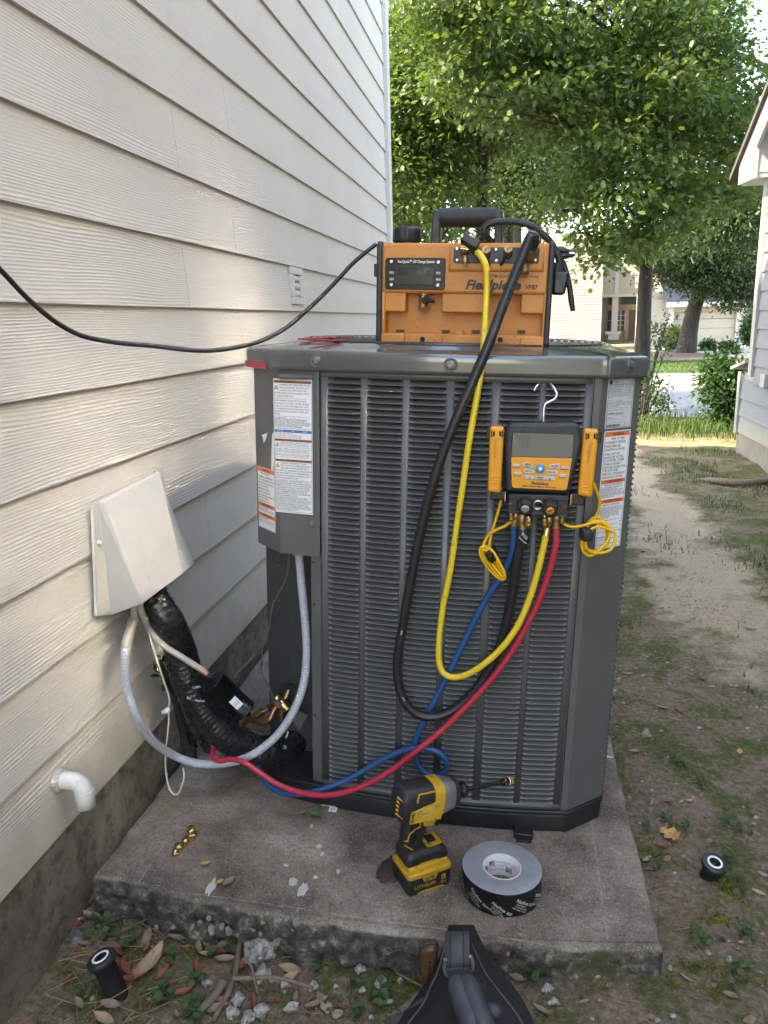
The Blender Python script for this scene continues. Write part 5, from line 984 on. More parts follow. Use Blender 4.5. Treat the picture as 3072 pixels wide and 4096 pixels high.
va = q('p5', 240, 215, 1.67); k = MB(); Mv = Matrix.Translation(va) @ Matrix.Rotation(math.radians(28), 4, 'Y') @ Matrix.Rotation(math.radians(-25), 4, 'X'); k.box(-.019, .019, -.009, .009, -.008, .011, .003, 2, Mv); vb = k.build('shutoff_valve', M['black_plastic'], hy)
k = MB(); k.box(-.011, .004, -.0055, .0055, .0108, .0122, .0005, 1, Mv); k.build('valve_badge', M['amber'], vb)
a = q('p7', 968, 895, 1.545); b2 = q('p7', 1010, 745, 1.545); k = MB(); k.lathe([(.0056, 0), (.0056, np.linalg.norm(b2 - a))], a, b2 - a, 6, smooth=False); k.build('hose_nut', M['brass'], hy)
P = path([('p5', 975, 330, 1.69), ('p5', 1010, 215, 1.672), ('p5', 1000, 150, 1.66), ('p5', 965, 155, 1.652), ('p5', 925, 250, 1.648), ('p5', 850, 440, 1.64), ('p5', 770, 640, 1.63), ('p5', 690, 840, 1.62), ('p5', 615, 1040, 1.607), ('p5', 540, 1240, 1.59), ('p5', 470, 1430, 1.573), ('U', 1022, 822, 1.562), ('U', 992, 890, 1.556), ('U', 958, 975, 1.553), ('U', 932, 1055, 1.553), ('U', 908, 1150, 1.555), ('U', 888, 1250, 1.556), ('U', 872, 1340, 1.556), ('U', 860, 1410, 1.556), ('U', 859, 1465, 1.555), ('U', 872, 1512, 1.553), ('U', 900, 1542, 1.553), ('U', 938, 1549, 1.556), ('U', 975, 1536, 1.562), ('U', 1010, 1508, 1.568), ('U', 1042, 1470, 1.57), ('U', 1072, 1415, 1.57), ('U', 1093, 1350, 1.565), ('U', 1107, 1280, 1.558), ('U', 1117, 1210, 1.55), ('p7', 470, 870, 1.546)])
hb = hose('black_hose', 'thick black vacuum hose looping from the pump down across the louvres', P, .0102, M['h_black'], 16)
M['tape_print'] = mat('tape_shine', (.018, .019, .021), .22, var=.3, vs=60, bmp=.4, bs=60, bd=.004)
a = q('p7', 470, 860, 1.546); b2 = q('p7', 440, 1230, 1.546); k = MB(); k.tube([a, (2 * a + b2) / 3 + [.001, -.001, 0], (a + 2 * b2) / 3, b2], [.0125, .0135, .0128, .0118], 14, 4); tw = k.build('tape_wrap', M['tape_print'], hb)
for u, v, tx, w_ in ((470, 1100, 'Nashua 557', .02), (500, 1030, 'UL 181B-FX', .015), (520, 1000, 'FOR CLASS 1', .014)):
    p = q('p7', u, v, 1.546 - .0138); text(tw, 'tape_print', tx, .0042, M['white_print'], p, (.75, 0, -.66), (.66, 0, .75), 'CENTER', 1, .01, 0, .0002, res=1, fit=w_)
a = q('p7', 465, 870, 1.546); b2 = q('p7', 455, 745, 1.546); k = MB(); k.lathe([(.0085, 0), (.0085, np.linalg.norm(b2 - a))], a, b2 - a, 20); k.build('brass_collar', M['old_brass'], hb)
a = P[1]; k = MB(); k.lathe([(.0095, -.004), (.0105, 0), (.0105, .016), (.0085, .02)], np.array(P[0]) + [0, 0, -.008], np.array(P[1]) - np.array(P[0]), 30, wob=lambda t_: 1 + .02 * math.sin(15 * t_)); k.build('pump_nut', M['old_brass'], hb)
k = MB(); k.tube([P[1], P[2], P[3]], [.0125, .0132, .0122], 14, 5); k.build('tape_band', M['tape_print'], hb)
P = path([('p7', 290, 790, 1.548), ('U', 1108, 1185, 1.555), ('U', 1096, 1220, 1.562), ('U', 1076, 1255, 1.57), ('U', 1050, 1295, 1.576), ('U', 1020, 1350, 1.58), ('U', 990, 1412, 1.581), ('U', 964, 1465, 1.581), ('U', 943, 1505, 1.581), ('U', 922, 1545, 1.58), ('U', 903, 1585, 1.579), ('U', 896, 1615, 1.578), ('U', 902, 1648, 1.575), ('U', 918, 1668, 1.57), ('U', 942, 1677, 1.562), ('U', 962, 1664, 1.557), ('U', 963, 1642, 1.554), ('U', 945, 1624, 1.554), ('U', 915, 1616, 1.557), ('U', 880, 1619, 1.562), ('U', 840, 1634, 1.566), ('U', 800, 1656, 1.566), ('U', 760, 1679, 1.563), ('U', 715, 1699, 1.558), ('U', 665, 1713, 1.555), ('U', 620, 1715, 1.56), ('U', 588, 1703, 1.58), ('U', 568, 1682, 1.61), ('U', 560, 1655, 1.65), ('U', 590, 1640, 1.70)])
hbl = hose('blue_hose', 'blue charging hose with a loop at the foot of the condenser', P, .0066, M['h_blue']); a = P[0]; b2 = q('p7', 320, 640, 1.548); k = MB(); k.lathe([(.0058, -.001), (.0072, .001), (.0072, .004), (.0062, .005), (.0062, np.linalg.norm(b2 - a))], a, b2 - a, 12, smooth=False); k.build('hose_nut', M['brass'], hbl)
P = path([('p7', 1165, 850, 1.545), ('U', 1200, 1180, 1.546), ('U', 1185, 1240, 1.55), ('U', 1161, 1305, 1.553), ('U', 1130, 1365, 1.555), ('U', 1095, 1423, 1.556), ('U', 1050, 1480, 1.555), ('U', 1000, 1533, 1.552), ('U', 950, 1581, 1.547), ('U', 900, 1622, 1.54), ('U', 850, 1661, 1.535), ('U', 800, 1690, 1.53), ('U', 750, 1710, 1.53), ('U', 700, 1718, 1.533), ('U', 650, 1712, 1.54), ('U', 600, 1694, 1.55), ('U', 560, 1668, 1.555), ('U', 528, 1647, 1.56), ('U', 500, 1640, 1.565), ('U', 474, 1643, 1.57), ('U', 460, 1633, 1.59), ('U', 462, 1617, 1.62), ('U', 474, 1600, 1.66), ('U', 500, 1580, 1.70), ('p6', 530, 1000, 1.735), ('p6', 600, 955, 1.74)])
hr = hose('red_hose', 'red charging hose sagging from the manifold gauge to the copper valve', P, .0066, M['h_red']); a = P[0]; b2 = q('p7', 1172, 680, 1.545); k = MB(); k.lathe([(.0063, -.001), (.0078, .001), (.0078, .004), (.0068, .005), (.0068, np.linalg.norm(b2 - a))], a, b2 - a, 12, smooth=False); k.build('hose_nut', M['brass'], hr)
P2 = path([('p6', 585, 965, 1.74), ('p6', 660, 920, 1.74), ('p6', 740, 875, 1.74), ('p6', 835, 815, 1.742)]); k = MB(); k.tube(P2, [.0085, .0085, .0105, .0105], 6); k.build('end_fitting', M['brass'], hr); P2 = path([('p6', 830, 818, 1.742), ('p6', 905, 785, 1.745)]); k = MB(); k.tube(P2, .0045, 10); k.build('end_stem', M['old_brass'], hr)
# ------------------------------------------------------------------ the two temperature clamps with coiled leads
M['lead'] = mat('lead_yellow', (.78, .42, .01), .38, var=.08)
def clamp(lab, pts, yy, txt_c, lead, coil, wrap):
    e = thing('temperature_clamp', lab, 'clamp', q('B', *pts[0], yy), group='temperature clamps on the gauge')
    P = rpoly(Bp(pts, yy), .006, 4); k = MB(); k.slab(P, xz, yy + .022, yy, .005, .003, seg=3); bd = k.build('grip', M['amber'], e)
    c0, c1 = txt_c; a = B(*c0, yy); b2 = B(*c1, yy); text(bd, 'lettering', 'Fieldpiece', .0105, mat('amber_dark', (.48, .19, .012), .45), ((a[0] + b2[0]) / 2, yy - .0003, (a[2] + b2[2]) / 2), b2 - a, np.cross((0, -1, 0), (b2 - a)), 'CENTER', 1, .02, .15, .0003, res=3, fit=float(np.linalg.norm(b2 - a)), fill=True)
    u0 = (pts[0][0] + pts[1][0]) / 2; v0 = pts[0][1]
    for du, s_ in ((-48, 1), (-28, 2), (28, 2), (48, 1)):
        for dv, h in (((38, 26), (70, 24)) if s_ == 1 else ((42, 44),)):
            k = MB(); P = Bp([(u0 + du - (6 if s_ == 1 else 9), v0 + dv + h), (u0 + du - (6 if s_ == 1 else 9), v0 + dv), (u0 + du + (6 if s_ == 1 else 9), v0 + dv), (u0 + du + (6 if s_ == 1 else 9), v0 + dv + h)], yy); k.slab(P, xz, yy + .001, yy - .0006); k.build('vent_slot', M['dark'], bd)
    ul = (pts[2][0] + pts[3][0]) / 2; vl = (pts[2][1] + pts[3][1]) / 2
    for i in range(5):
        k = MB(); t_ = .06 + .045 * i; cu_ = ul + (u0 - ul) * t_; cv = vl + (v0 - vl) * t_; k.slab(rpoly(Bp([(cu_ - 38, cv + 4), (cu_ - 38, cv - 4), (cu_ + 38, cv - 4), (cu_ + 38, cv + 4)], yy), .0008, 2), xz, yy + .001, yy - .0012, .0006); k.build('grip_rib', M['amber'], bd)
    k = MB(); k.tube([q('B', u, v, y) for u, v, y in lead], .0031, 8, 6); k.build('lead', M['lead'], e)
    for L in coil:
        k = MB(); k.tube([q('B', u, v, y) for u, v, y in L], .0031, 8, 6, closed=True); k.build('lead_coil', M['lead'], e)
    P = rpoly(Bp(wrap, 1.55), .003, 3); k = MB(); k.slab(P, xz, 1.578, 1.538, .006, .004, seg=3); k.build('cable_tie', M['black_rubber'], e)
clamp('amber temperature clamp on the left of the gauge with narrow bundled lead', [(243, 500), (368, 505), (338, 1092), (222, 1080)], 1.532, ((293, 605), (290, 780)),
      [(340, 1040, 1.56), (340, 1150, 1.56), (310, 1270, 1.565), (270, 1400, 1.568), (240, 1540, 1.566), (260, 1640, 1.56), (300, 1760, 1.56)],
      [[(200, 1560, 1.56), (165, 1570, 1.56), (155, 1620, 1.562), (190, 1700, 1.562), (260, 1790, 1.562), (330, 1850, 1.56), (355, 1835, 1.556), (330, 1760, 1.552), (280, 1660, 1.55), (240, 1580, 1.555)], [(205, 1590, 1.553), (178, 1600, 1.553), (190, 1660, 1.556), (250, 1740, 1.556), (320, 1825, 1.553), (352, 1855, 1.552), (376, 1830, 1.55), (350, 1760, 1.546), (300, 1680, 1.545), (255, 1600, 1.548)],
       [(230, 1575, 1.546), (215, 1620, 1.546), (265, 1720, 1.548), (320, 1790, 1.547), (352, 1830, 1.546), (372, 1800, 1.544), (330, 1710, 1.541), (280, 1620, 1.541)]], [(205, 1640), (200, 1600), (280, 1580), (322, 1660), (260, 1710)])
k = MB(); k.tube([q('B', u, v, y) for u, v, y in ((430, 1340, 1.546), (380, 1378, 1.552), (310, 1410, 1.556), (245, 1445, 1.56), (205, 1500, 1.562), (185, 1570, 1.56), (200, 1660, 1.558), (250, 1740, 1.558))], .0031, 8, 6)
k.build('sensor_lead', M['lead'], base=q('B', 430, 1340, 1.546), label='thin yellow lead from the left gauge port to its bundle', cat='cable')
clamp('amber temperature clamp on the right of the gauge with large round coiled lead', [(1076, 522), (1208, 530), (1148, 1132), (1018, 1112)], 1.532, ((1138, 640), (1112, 820)),
      [(1160, 1000, 1.555), (1185, 1070, 1.56), (1212, 1150, 1.572), (1205, 1230, 1.58), (1180, 1290, 1.585), (1150, 1340, 1.585)],
      [[(1130, 1330, 1.588), (1200, 1300, 1.588), (1260, 1380, 1.595), (1280, 1480, 1.595), (1230, 1590, 1.59), (1130, 1630, 1.58), (1060, 1580, 1.575), (1050, 1500, 1.575), (1090, 1400, 1.58)], [(1110, 1360, 1.58), (1170, 1330, 1.58), (1240, 1370, 1.587), (1290, 1440, 1.59), (1280, 1540, 1.588), (1200, 1600, 1.58), (1110, 1590, 1.572), (1070, 1540, 1.57), (1080, 1440, 1.572)],
       [(1140, 1345, 1.572), (1230, 1340, 1.578), (1290, 1380, 1.583), (1295, 1480, 1.583), (1240, 1560, 1.578), (1150, 1640, 1.57), (1080, 1620, 1.566), (1055, 1540, 1.565), (1090, 1420, 1.568)], [(1180, 1390, 1.568), (1260, 1400, 1.575), (1340, 1440, 1.585), (1350, 1500, 1.585), (1310, 1590, 1.58), (1200, 1620, 1.57), (1120, 1600, 1.562), (1090, 1540, 1.56), (1110, 1440, 1.562)]],
      [(1035, 1490), (1050, 1400), (1130, 1410), (1160, 1440), (1150, 1500), (1090, 1515)])
k = MB(); k.tube([q('B', u, v, y) for u, v, y in ((890, 1358, 1.546), (940, 1382, 1.55), (1000, 1388, 1.555), (1070, 1375, 1.562), (1150, 1352, 1.568), (1230, 1350, 1.575), (1290, 1390, 1.58))], .0031, 8, 6)
k.build('sensor_lead', M['lead'], base=q('B', 890, 1358, 1.546), label='thin yellow lead from the right gauge port to the round coil', cat='cable')

# print along the hoses
def tube_text(par, pts, r, s0, body, size, mt, side_ang=0.0):
    P = catmull(np.array(pts), 10); S_ = np.r_[0, np.cumsum(np.linalg.norm(np.diff(P, axis=0), axis=1))]; e_ = PR @ (EYE - PO)
    def fn(x, y):
        s_ = s0 + x; p = np.array([np.interp(s_, S_, P[:, i]) for i in range(3)]); p2 = np.array([np.interp(s_ + .004, S_, P[:, i]) for i in range(3)]); t_ = p2 - p; t_ /= np.linalg.norm(t_) + 1e-9
        o_ = e_ - p; o_ -= t_ * (o_ @ t_); o_ /= np.linalg.norm(o_); sd2 = np.cross(o_, t_); a_ = y / r + side_ang; return p + (r + .0003) * (o_ * math.cos(a_) + sd2 * math.sin(a_))
    bent_text(par, 'hose_print', body, size, mt, fn, .0)
# ================================================================== pipes and lines between the wall and the unit
def wl(c, u, v, x): return toL(wx(c, u, v, x))
# sheet metal hood over the wall opening
hood = thing('line_hood', 'cream sheet metal line set hood screwed to the siding', 'wall hood', (WX, 1.6, .62), 'world')
M['hood_paint'] = mat('hood_paint', (.52, .50, .465), .75, spec=.15, var=.06, vs=10, dirt=(.40, .37, .32), ds=40, dthr=(.62, .75))
f0 = WX + .012
TL, TR = np.array([f0 + .012, 1.492, .868]), np.array([f0 + .012, 1.764, .880]); BL = wx('K', 860, 1680, -.80); BR = wx('K', 1098, 1500, -.80); BR2 = wx('K', 1172, 1440, -.822)
k = MB(); n = 10
G = [[TL * (1 - s_) * (1 - t_) + TR * s_ * (1 - t_) + BL * (1 - s_) * t_ + BR * s_ * t_ + np.array([.006 * math.sin(math.pi * s_) * math.sin(math.pi * t_), 0, 0]) for s_ in np.linspace(0, 1, n)] for t_ in np.linspace(0, 1, n)]
k.sheet(G); k.build('front_plate', M['hood_paint'], hood)
k = MB(); W0, W1 = np.array([f0, 1.490, .866]), np.array([f0, 1.492, .612]); k.add([W0, TL, BL, W1], [(0, 1, 2, 3)]); k.build('left_cheek', M['hood_paint'], hood)
k = MB(); Z0, Z1 = np.array([f0, 1.775, .878]), np.array([f0, 1.80, .64]); k.add([TR, Z0, Z1, BR2, BR], [(0, 1, 4), (1, 2, 3, 4)]); k.build('right_cheek', M['hood_paint'], hood)
k = MB(); k.add([W0 + [0, 0, .004], TL, TR, Z0 + [0, 0, .004]], [(0, 1, 2, 3)]); k.build('top_lip', M['hood_paint'], hood)
k = MB(); a = wx('K', 560, 1078, f0); b2 = wx('K', 585, 1756, f0); k.add([a, W0, W1, b2, a - [.006, 0, 0], W0 - [.006, 0, 0], W1 - [.006, 0, 0], b2 - [.006, 0, 0]], [(0, 1, 2, 3), (4, 7, 6, 5), (0, 4, 5, 1), (1, 5, 6, 2), (2, 6, 7, 3), (3, 7, 4, 0)]); k.build('left_flange', M['hood_paint'], hood)
k = MB(); k.box(f0 - .004, f0, 1.765, 1.81, .62, .885); k.build('right_flange', M['hood_paint'], hood)
p = wx('K', 597, 1316, f0); k = MB(); k.lathe([(.0085, 0), (.0085, .002), (.0055, .003), (.0055, .007), (.004, .0075)], p, (1, 0, 0), 12); k.build('screw', M['steel'], hood)
# white pipe elbow
M['pvc'] = mat('pvc', (.66, .65, .61), .4, var=.06, vs=14, dirt=(.4, .37, .3), ds=25, dthr=(.6, .8))
a = wx('N', 350, 965, WX - .01); el = thing('drain_elbow', 'white plastic drain elbow sticking out of the siding low on the left', 'pipe', a, 'world')
c0 = np.array([WX - .03, a[1], a[2] - .002]); o = np.array([WX + .085, a[1], a[2] - .004]); dn = np.array([WX + .093, a[1], a[2] - .075])
r = .0175; ctr = np.array([WX + .026, a[1], a[2] - .004 - .024])
P = [c0, np.array([WX + .005, a[1], a[2] - .0035])] + [ctr + .024 * np.array([math.sin(t_), 0, math.cos(t_)]) for t_ in np.linspace(0, math.pi / 2, 8)] + [ctr + [.024, 0, -.012]]
k = MB(); k.tube(P, r, 28); k.build('bend', M['pvc'], el); k = MB(); e = ctr + [.024, 0, .004]
k.lathe([(r + .0012, .010), (r + .0015, -.0), (r + .0015, -.025), (r - .001, -.0255), (r - .004, -.025), (r - .0045, 0)], e - [0, 0, .010], (0, 0, 1), 32); k.build('socket', M['pvc'], el)
k = MB(); k.lathe([(r + .007, -.004), (r + .006, .003), (r + .001, .008)], np.array([WX - .001, a[1], a[2] - .003]), (1, 0, 0), 26, wob=lambda t_: 1 + .06 * math.sin(5 * t_ + 1)); k.build('sealant', M['siding'], el)
# taped suction line
M['wrap'] = mat('wrap_black', (.014, .0145, .016), .27, var=.3, vs=30, bmp=.55, bs=55, bd=.006, rvar=.1)
S0 = wl('D', 440, 880, -.835); S1 = wl('D', 400, 790, -.86)
P = [S1, S0] + [q('D', u, v, y) for u, v, y in ((520, 1020, S0[1] + .0), (590, 1190, 1.64), (635, 1370, 1.64), (725, 1545, 1.645), (850, 1690, 1.655), (990, 1795, 1.675), (1140, 1835, 1.70), (1250, 1810, 1.74), (1330, 1740, 1.78))]
R_ = [.035, .036, .037, .038, .040, .0425, .044, .045, .045, .041, .038]
Pd = catmull(P, 26); rd = np.interp(np.linspace(0, 10, len(Pd)), range(11), R_)
s_ = np.r_[0, np.cumsum(np.linalg.norm(np.diff(Pd, axis=0), axis=1))]
rd = rd * (1 + .007 * np.sin(s_ * 520) + .02 * (vnoise(s_ * 60, s_ * 0, 3) - .5))
ls = thing('insulated_line', 'thick black taped insulation sleeve bending from the hood into the condenser', 'pipe', P[8]); k = MB(); k.tube(Pd, rd, 26); lw = k.build('insulation', M['wrap'], ls)
def tape_ring(par, i0, i1, g=1.03):
    k = MB(); k.tube(Pd[i0:i1], rd[i0:i1] * g, 24, caps=False); return k.build('tape_wrap', M['tape_print'], par)
tape_ring(ls, 30, 52); tape_ring(ls, 128, 152); tape_ring(ls, 214, 236)
for c, u, v, y, tx, w_, an_ in (('D', 430, 985, 1.60, 'Nashua', .026, 8), ('D', 462, 885, 1.595, '557', .012, 10), ('D', 405, 915, 1.60, 'UL', .008, 5), ('D', 530, 930, 1.60, 'Nashua', .02, -70), ('D', 395, 945, 1.60, 'FOR CLASS 1', .018, -60), ('D', 690, 1420, 1.598, 'UL 181B-FX', .02, 12), ('D', 710, 1505, 1.60, 'Nashua', .024, 5), ('D', 640, 1490, 1.60, '557', .012, -20), ('D', 475, 845, 1.60, 'NASHUA 557', .02, 15), ('D', 1260, 1720, 1.68, 'Nashua', .02, 75), ('D', 1250, 1800, 1.68, '557', .01, 75)):
    p = q(c, u, v, y); r_ = math.radians(an_); text(lw, 'tape_lettering', tx, .009, M['white_print'], p, (math.cos(r_), 0, math.sin(r_)), (-math.sin(r_), 0, math.cos(r_)), 'CENTER', 1, .015, 0, .0, res=2, fit=w_)
# grey corrugated conduit
C0 = wl('U', 287, 1345, -.862); Cw = wl('D', 300, 950, -.875)
P = [q('U', u, v, y) for u, v, y in ((646, 1196, 1.672), (650, 1250, 1.668), (656, 1310, 1.662), (661, 1370, 1.655), (662, 1420, 1.646), (656, 1475, 1.634), (637, 1530, 1.622), (604, 1582, 1.61), (562, 1620, 1.60), (520, 1641, 1.593), (475, 1650, 1.588), (425, 1649, 1.586), (378, 1633, 1.586), (332, 1602, 1.588), (298, 1555, 1.592), (277, 1495, 1.598), (270, 1435, 1.606), (275, 1385, 1.615))]
_uv = ((646, 1196), (650, 1250), (656, 1310), (661, 1370), (662, 1420), (656, 1475), (637, 1530), (604, 1582), (562, 1620), (520, 1641), (475, 1650), (425, 1649), (378, 1633), (332, 1602), (298, 1555), (277, 1495), (270, 1435), (275, 1385))
for i_ in range(8, 18):      # keep the loop clear of the wall
    lim = .045 if i_ < 15 else .03
    if P[i_][0] < lim: P[i_] = qx('U', *_uv[i_], lim)
P.append(C0); Pc_ = catmull(P, 90); sc_ = np.r_[0, np.cumsum(np.linalg.norm(np.diff(Pc_, axis=0), axis=1))]
M['conduit'] = mat('conduit_grey', (.40, .425, .47), .38, var=.06, vs=20, dirt=(.30, .28, .24), ds=18, dthr=(.6, .75)); rc = .0097 * (1 + .035 * np.sin(sc_ * 2 * math.pi / .0068))
cd = thing('conduit', 'pale grey ribbed conduit looping from the control box to the wall', 'conduit', C0); k = MB(); k.tube(Pc_, rc, 16); k.build('ribbed_sleeve', M['conduit'], cd)
k = MB(); k.lathe([(.0135, 0), (.0145, .004), (.0145, .014), (.012, .018)], P[0] - [0, 0, .004], (0, 0, 1), 20); k.build('top_connector', mat('connector', (.33, .31, .28), .7, var=.3, vs=60), cd)
k = MB(); a = P[-1]; b2 = P[-2]; k.tube([b2 * .6 + P[-3] * .4, b2, a], .0118, 18, 5); k.tube([a, a + (a - b2) * .02], .0128, 18); k.build('wall_sleeve', mat('sleeve_tan', (.36, .33, .27), .7, var=.15), cd)
k = MB(); k.tube([a, (a + Cw) / 2 + [.002, 0, 0], Cw + [0, 0, .02]], .0085, 14, 5); k.build('stub', M['hood_paint'], cd)
# liquid line and filter drier
L0 = wl('D', 340, 935, -.845)
PL = [L0 + [0, 0, .03], L0] + [q('D', u, v, y) for u, v, y in ((385, 1040, 1.575), (440, 1115, 1.575), (500, 1170, 1.578), (570, 1213, 1.58), (640, 1258, 1.583), (705, 1300, 1.587), (770, 1350, 1.59))]
m, t, b = new_mat('painted_copper'); tc = t.nodes.new('ShaderNodeTexCoord').outputs['Object']; sp_ = t.nodes.new('ShaderNodeSeparateXYZ'); t.links.new(tc, sp_.inputs[0])
k_ = ramp(t, math_(t, 'ADD', sp_.outputs['Z'], math_(t, 'MULTIPLY', noise_tex(t, 40, 4, .7, tc), .05)), [(.030, 1.0), (.05, 0.0)])
t.links.new(mixc(t, k_, (.42, .38, .32), (.44, .21, .13)), b.inputs['Base Color']); t.links.new(math_(t, 'MULTIPLY', k_, .85), b.inputs['Metallic']); b.inputs['Roughness'].default_value = .45
ll = thing('liquid_line', 'thin painted copper pipe with black filter drier in front of the taped sleeve', 'pipe', PL[-1]); k = MB(); k.tube(PL, .0074, 14, 7); k.build('copper_pipe', m, ll)
A = q('p6', 105, 345, 1.585); Bz = q('p6', 625, 845, 1.62); ax = Bz - A; Ld = np.linalg.norm(ax); rdr = .0305
k = MB(); k.lathe([(.006, -.004), (.008, .004), (rdr * .62, .009), (rdr * .86, .013), (rdr * .95, .017), (rdr * 1.05, .0175), (rdr * 1.05, .0205), (rdr, .021), (rdr, Ld - .014), (rdr * 1.04, Ld - .0135), (rdr * 1.04, Ld - .011), (rdr * .9, Ld - .008), (.008, Ld), (.006, Ld + .006)], A, ax, 32)
dr_ = k.build('filter_drier', M['gloss_black'], ll)
ax = ax / Ld; sd = np.cross(ax, (0, -1, 0)); sd /= np.linalg.norm(sd); up_ = np.cross(sd, ax); up_ = up_ / np.linalg.norm(up_); up_ = up_ if up_[1] < 0 else -up_
ang0 = -.62 if sd[2] < 0 else .62
G = [[A + ax * (Ld * (.52 + .21 * a_)) + rdr * 1.012 * (up_ * math.cos(g) + sd * math.sin(g)) for g in np.linspace(ang0 - .32, ang0 + .32, 7)] for a_ in np.linspace(0, 1, 4)]
k = MB(); k.sheet(G); st = k.build('drier_sticker', M['sticker'], dr_)
g = ang0
for i_, tx in enumerate(('DRIER', 'UL', '052')):
    nn = up_ * math.cos(g + (i_ - 1) * .16) + sd * math.sin(g + (i_ - 1) * .16); p = A + ax * (Ld * .625) + rdr * 1.02 * nn
    text(st, 'drier_text', tx, .005, M['blue_ink'], p, ax, np.cross(nn, ax), 'CENTER', 1, .01, 0, .0004, res=1)
PK = [q('p6', u, v, y) for u, v, y in ((615, 835, 1.622), (645, 885, 1.635), (700, 935, 1.65), (780, 975, 1.665), (860, 980, 1.68), (915, 940, 1.695), (950, 870, 1.705), (985, 795, 1.712), (1040, 725, 1.72))]
k = MB(); k.tube(PK, [.006, .0062, .0062, .0062, .0062, .0062, .007, .0068, .0065], 12, 6); k.build('outlet_pipe', M['copper'], ll)
vl = thing('service_valve', 'brass service valve in the dark corner compartment of the condenser', 'valve', q('p6', 1080, 800, 1.725))
A = q('p6', 1000, 615, 1.725); Bz = q('p6', 1165, 780, 1.725); k = MB(); L = np.linalg.norm(Bz - A); k.lathe([(.009, 0), (.0105, .002), (.0105, L * .3), (.009, L * .32), (.011, L * .4), (.0125, L * .5), (.0125, L)], A, Bz - A, 20); k.build('valve_body', M['brass'], vl)
k = MB(); k.tube([q('p6', 1070, 700, 1.725), q('p6', 1000, 720, 1.73), q('p6', 930, 760, 1.742)], [.009, .010, .0095], 8); k.build('service_port', M['old_brass'], vl)
k = MB(); k.tube([q('p6', 1110, 720, 1.735), q('p6', 1080, 850, 1.735), q('p6', 1090, 930, 1.735)], [.011, .012, .010], 6); k.build('lower_body', M['old_brass'], vl)
k = MB(); a = q('p6', 1045, 715, 1.712); k.lathe([(.011, 0), (.012, .003), (.009, .006)], a, (-.2, -1, .3), 5, smooth=False, wob=lambda t_: 1 + .2 * math.sin(2 * t_)); k.build('solder_tag', M['steel'], vl)
k = MB(); k.tube([q('p6', 1110, 690, 1.74), q('p6', 1165, 570, 1.75), q('p6', 1200, 480, 1.765)], .0085, 12, 4); k.build('inlet_pipe', M['old_brass'], vl)
k = MB(); k.slab([(p[0], p[2]) for p in (q('p6', u, v, 1.70) for u, v in ((1185, 790), (1410, 900), (1300, 1100), (1200, 960)))], xz, 1.715, 1.712); k.build('bracket', M['unit'], vl)
# wires
def wire(name, lab, pts, r, mt, base=None): k = MB(); k.tube(pts, r, 7, 7); return k.build(name, mt, base=pts[-1], label=lab, cat='wire')
M['wire_white'] = mat('wire_white', (.52, .49, .42), .6, var=.2); M['wire_grey'] = mat('wire_grey', (.10, .10, .10), .5, var=.3)
Wp = [wl('D', 375, 985, -.83)] + [q('D', u, v, y) for u, v, y in ((385, 1050, 1.565), (405, 1130, 1.563), (435, 1230, 1.562), (475, 1360, 1.56), (512, 1470, 1.56), (518, 1520, 1.56), (505, 1560, 1.56))]
ww = wire('control_wire', 'thin white wire hanging down to a white wire nut in front of the mossy siding', Wp, .0023, M['wire_white'])
a = q('D', 512, 1560, 1.56); b2 = q('D', 455, 1590, 1.56); k = MB(); k.lathe([(.003, -.003), (.0062, 0), (.0066, .006), (.0045, .019), (.0015, .0215)], a, b2 - a, 14); k.build('wire_nut', M['white_print'], ww)
k = MB(); k.tube([q('D', 515, 1550, 1.562), q('D', 490, 1552, 1.56), q('D', 468, 1562, 1.56)], .0022, 6, 4); k.build('bare_end', M['copper'], ww)
Wp = [q('D', u, v, y) for u, v, y in ((512, 1560, 1.561), (514, 1620, 1.562), (508, 1700, 1.562), (496, 1800, 1.562), (493, 1880, 1.562), (496, 1960, 1.56), (512, 2045, 1.55), (535, 2088, 1.545), (558, 2098, 1.543), (580, 2082, 1.545), (600, 2030, 1.553), (610, 1980, 1.56), (604, 1930, 1.575))]
wire('loose_wire', 'loose white wire loop drooping onto the slab below the wire nut', Wp, .0023, M['wire_white'])
Wp = [q('s3', u, v, y) for u, v, y in ((520, 375, 1.69), (508, 520, 1.69), (490, 680, 1.69), (440, 800, 1.69), (370, 930, 1.688), (310, 1040, 1.686), (280, 1160, 1.685), (262, 1300, 1.685), (228, 1470, 1.685), (180, 1600, 1.687), (160, 1700, 1.69), (158, 1850, 1.695))] + [q('p6', u, v, y) for u, v, y in ((815, 150, 1.70), (812, 300, 1.70), (850, 380, 1.705), (905, 470, 1.71), (950, 570, 1.715), (975, 690, 1.718))]
wire('thermostat_wire', 'thin dark wire dropping from the control box to the brass valve', Wp, .0019, M['wire_grey'])
# red plastic loop lying on the cap
P = [qp('s1', u, v, ZD + .004) for u, v in ((560, 60), (640, 40), (760, 30), (830, 28))]
rs = thing('red_strap', 'red plastic strap lying on the left edge of the fan grille', 'strap', (.32, 1.72, ZD))
def deck(pts, w_, name):
    k = MB(); P = catmull(np.array(pts, float), 8); tg = np.gradient(P, axis=0); nr_ = np.stack([-tg[:, 1], tg[:, 0]], 1); nr_ /= np.linalg.norm(nr_, axis=1)[:, None]
    G = [[(x - nx_ * w_ / 2, y - ny_ * w_ / 2, z), (x - nx_ * w_ / 2, y - ny_ * w_ / 2, z + .003), (x + nx_ * w_ / 2, y + ny_ * w_ / 2, z + .003), (x + nx_ * w_ / 2, y + ny_ * w_ / 2, z)] for (x, y, z), (nx_, ny_) in zip(P, nr_)]
    k.sheet(G, False, True); return k.build(name, M['red_tape'], rs)
x0 = q('s1', 560, 60, 1.76)[0]; x1 = q('s1', 1005, 70, 1.72)[0]
zr = ZD + .001
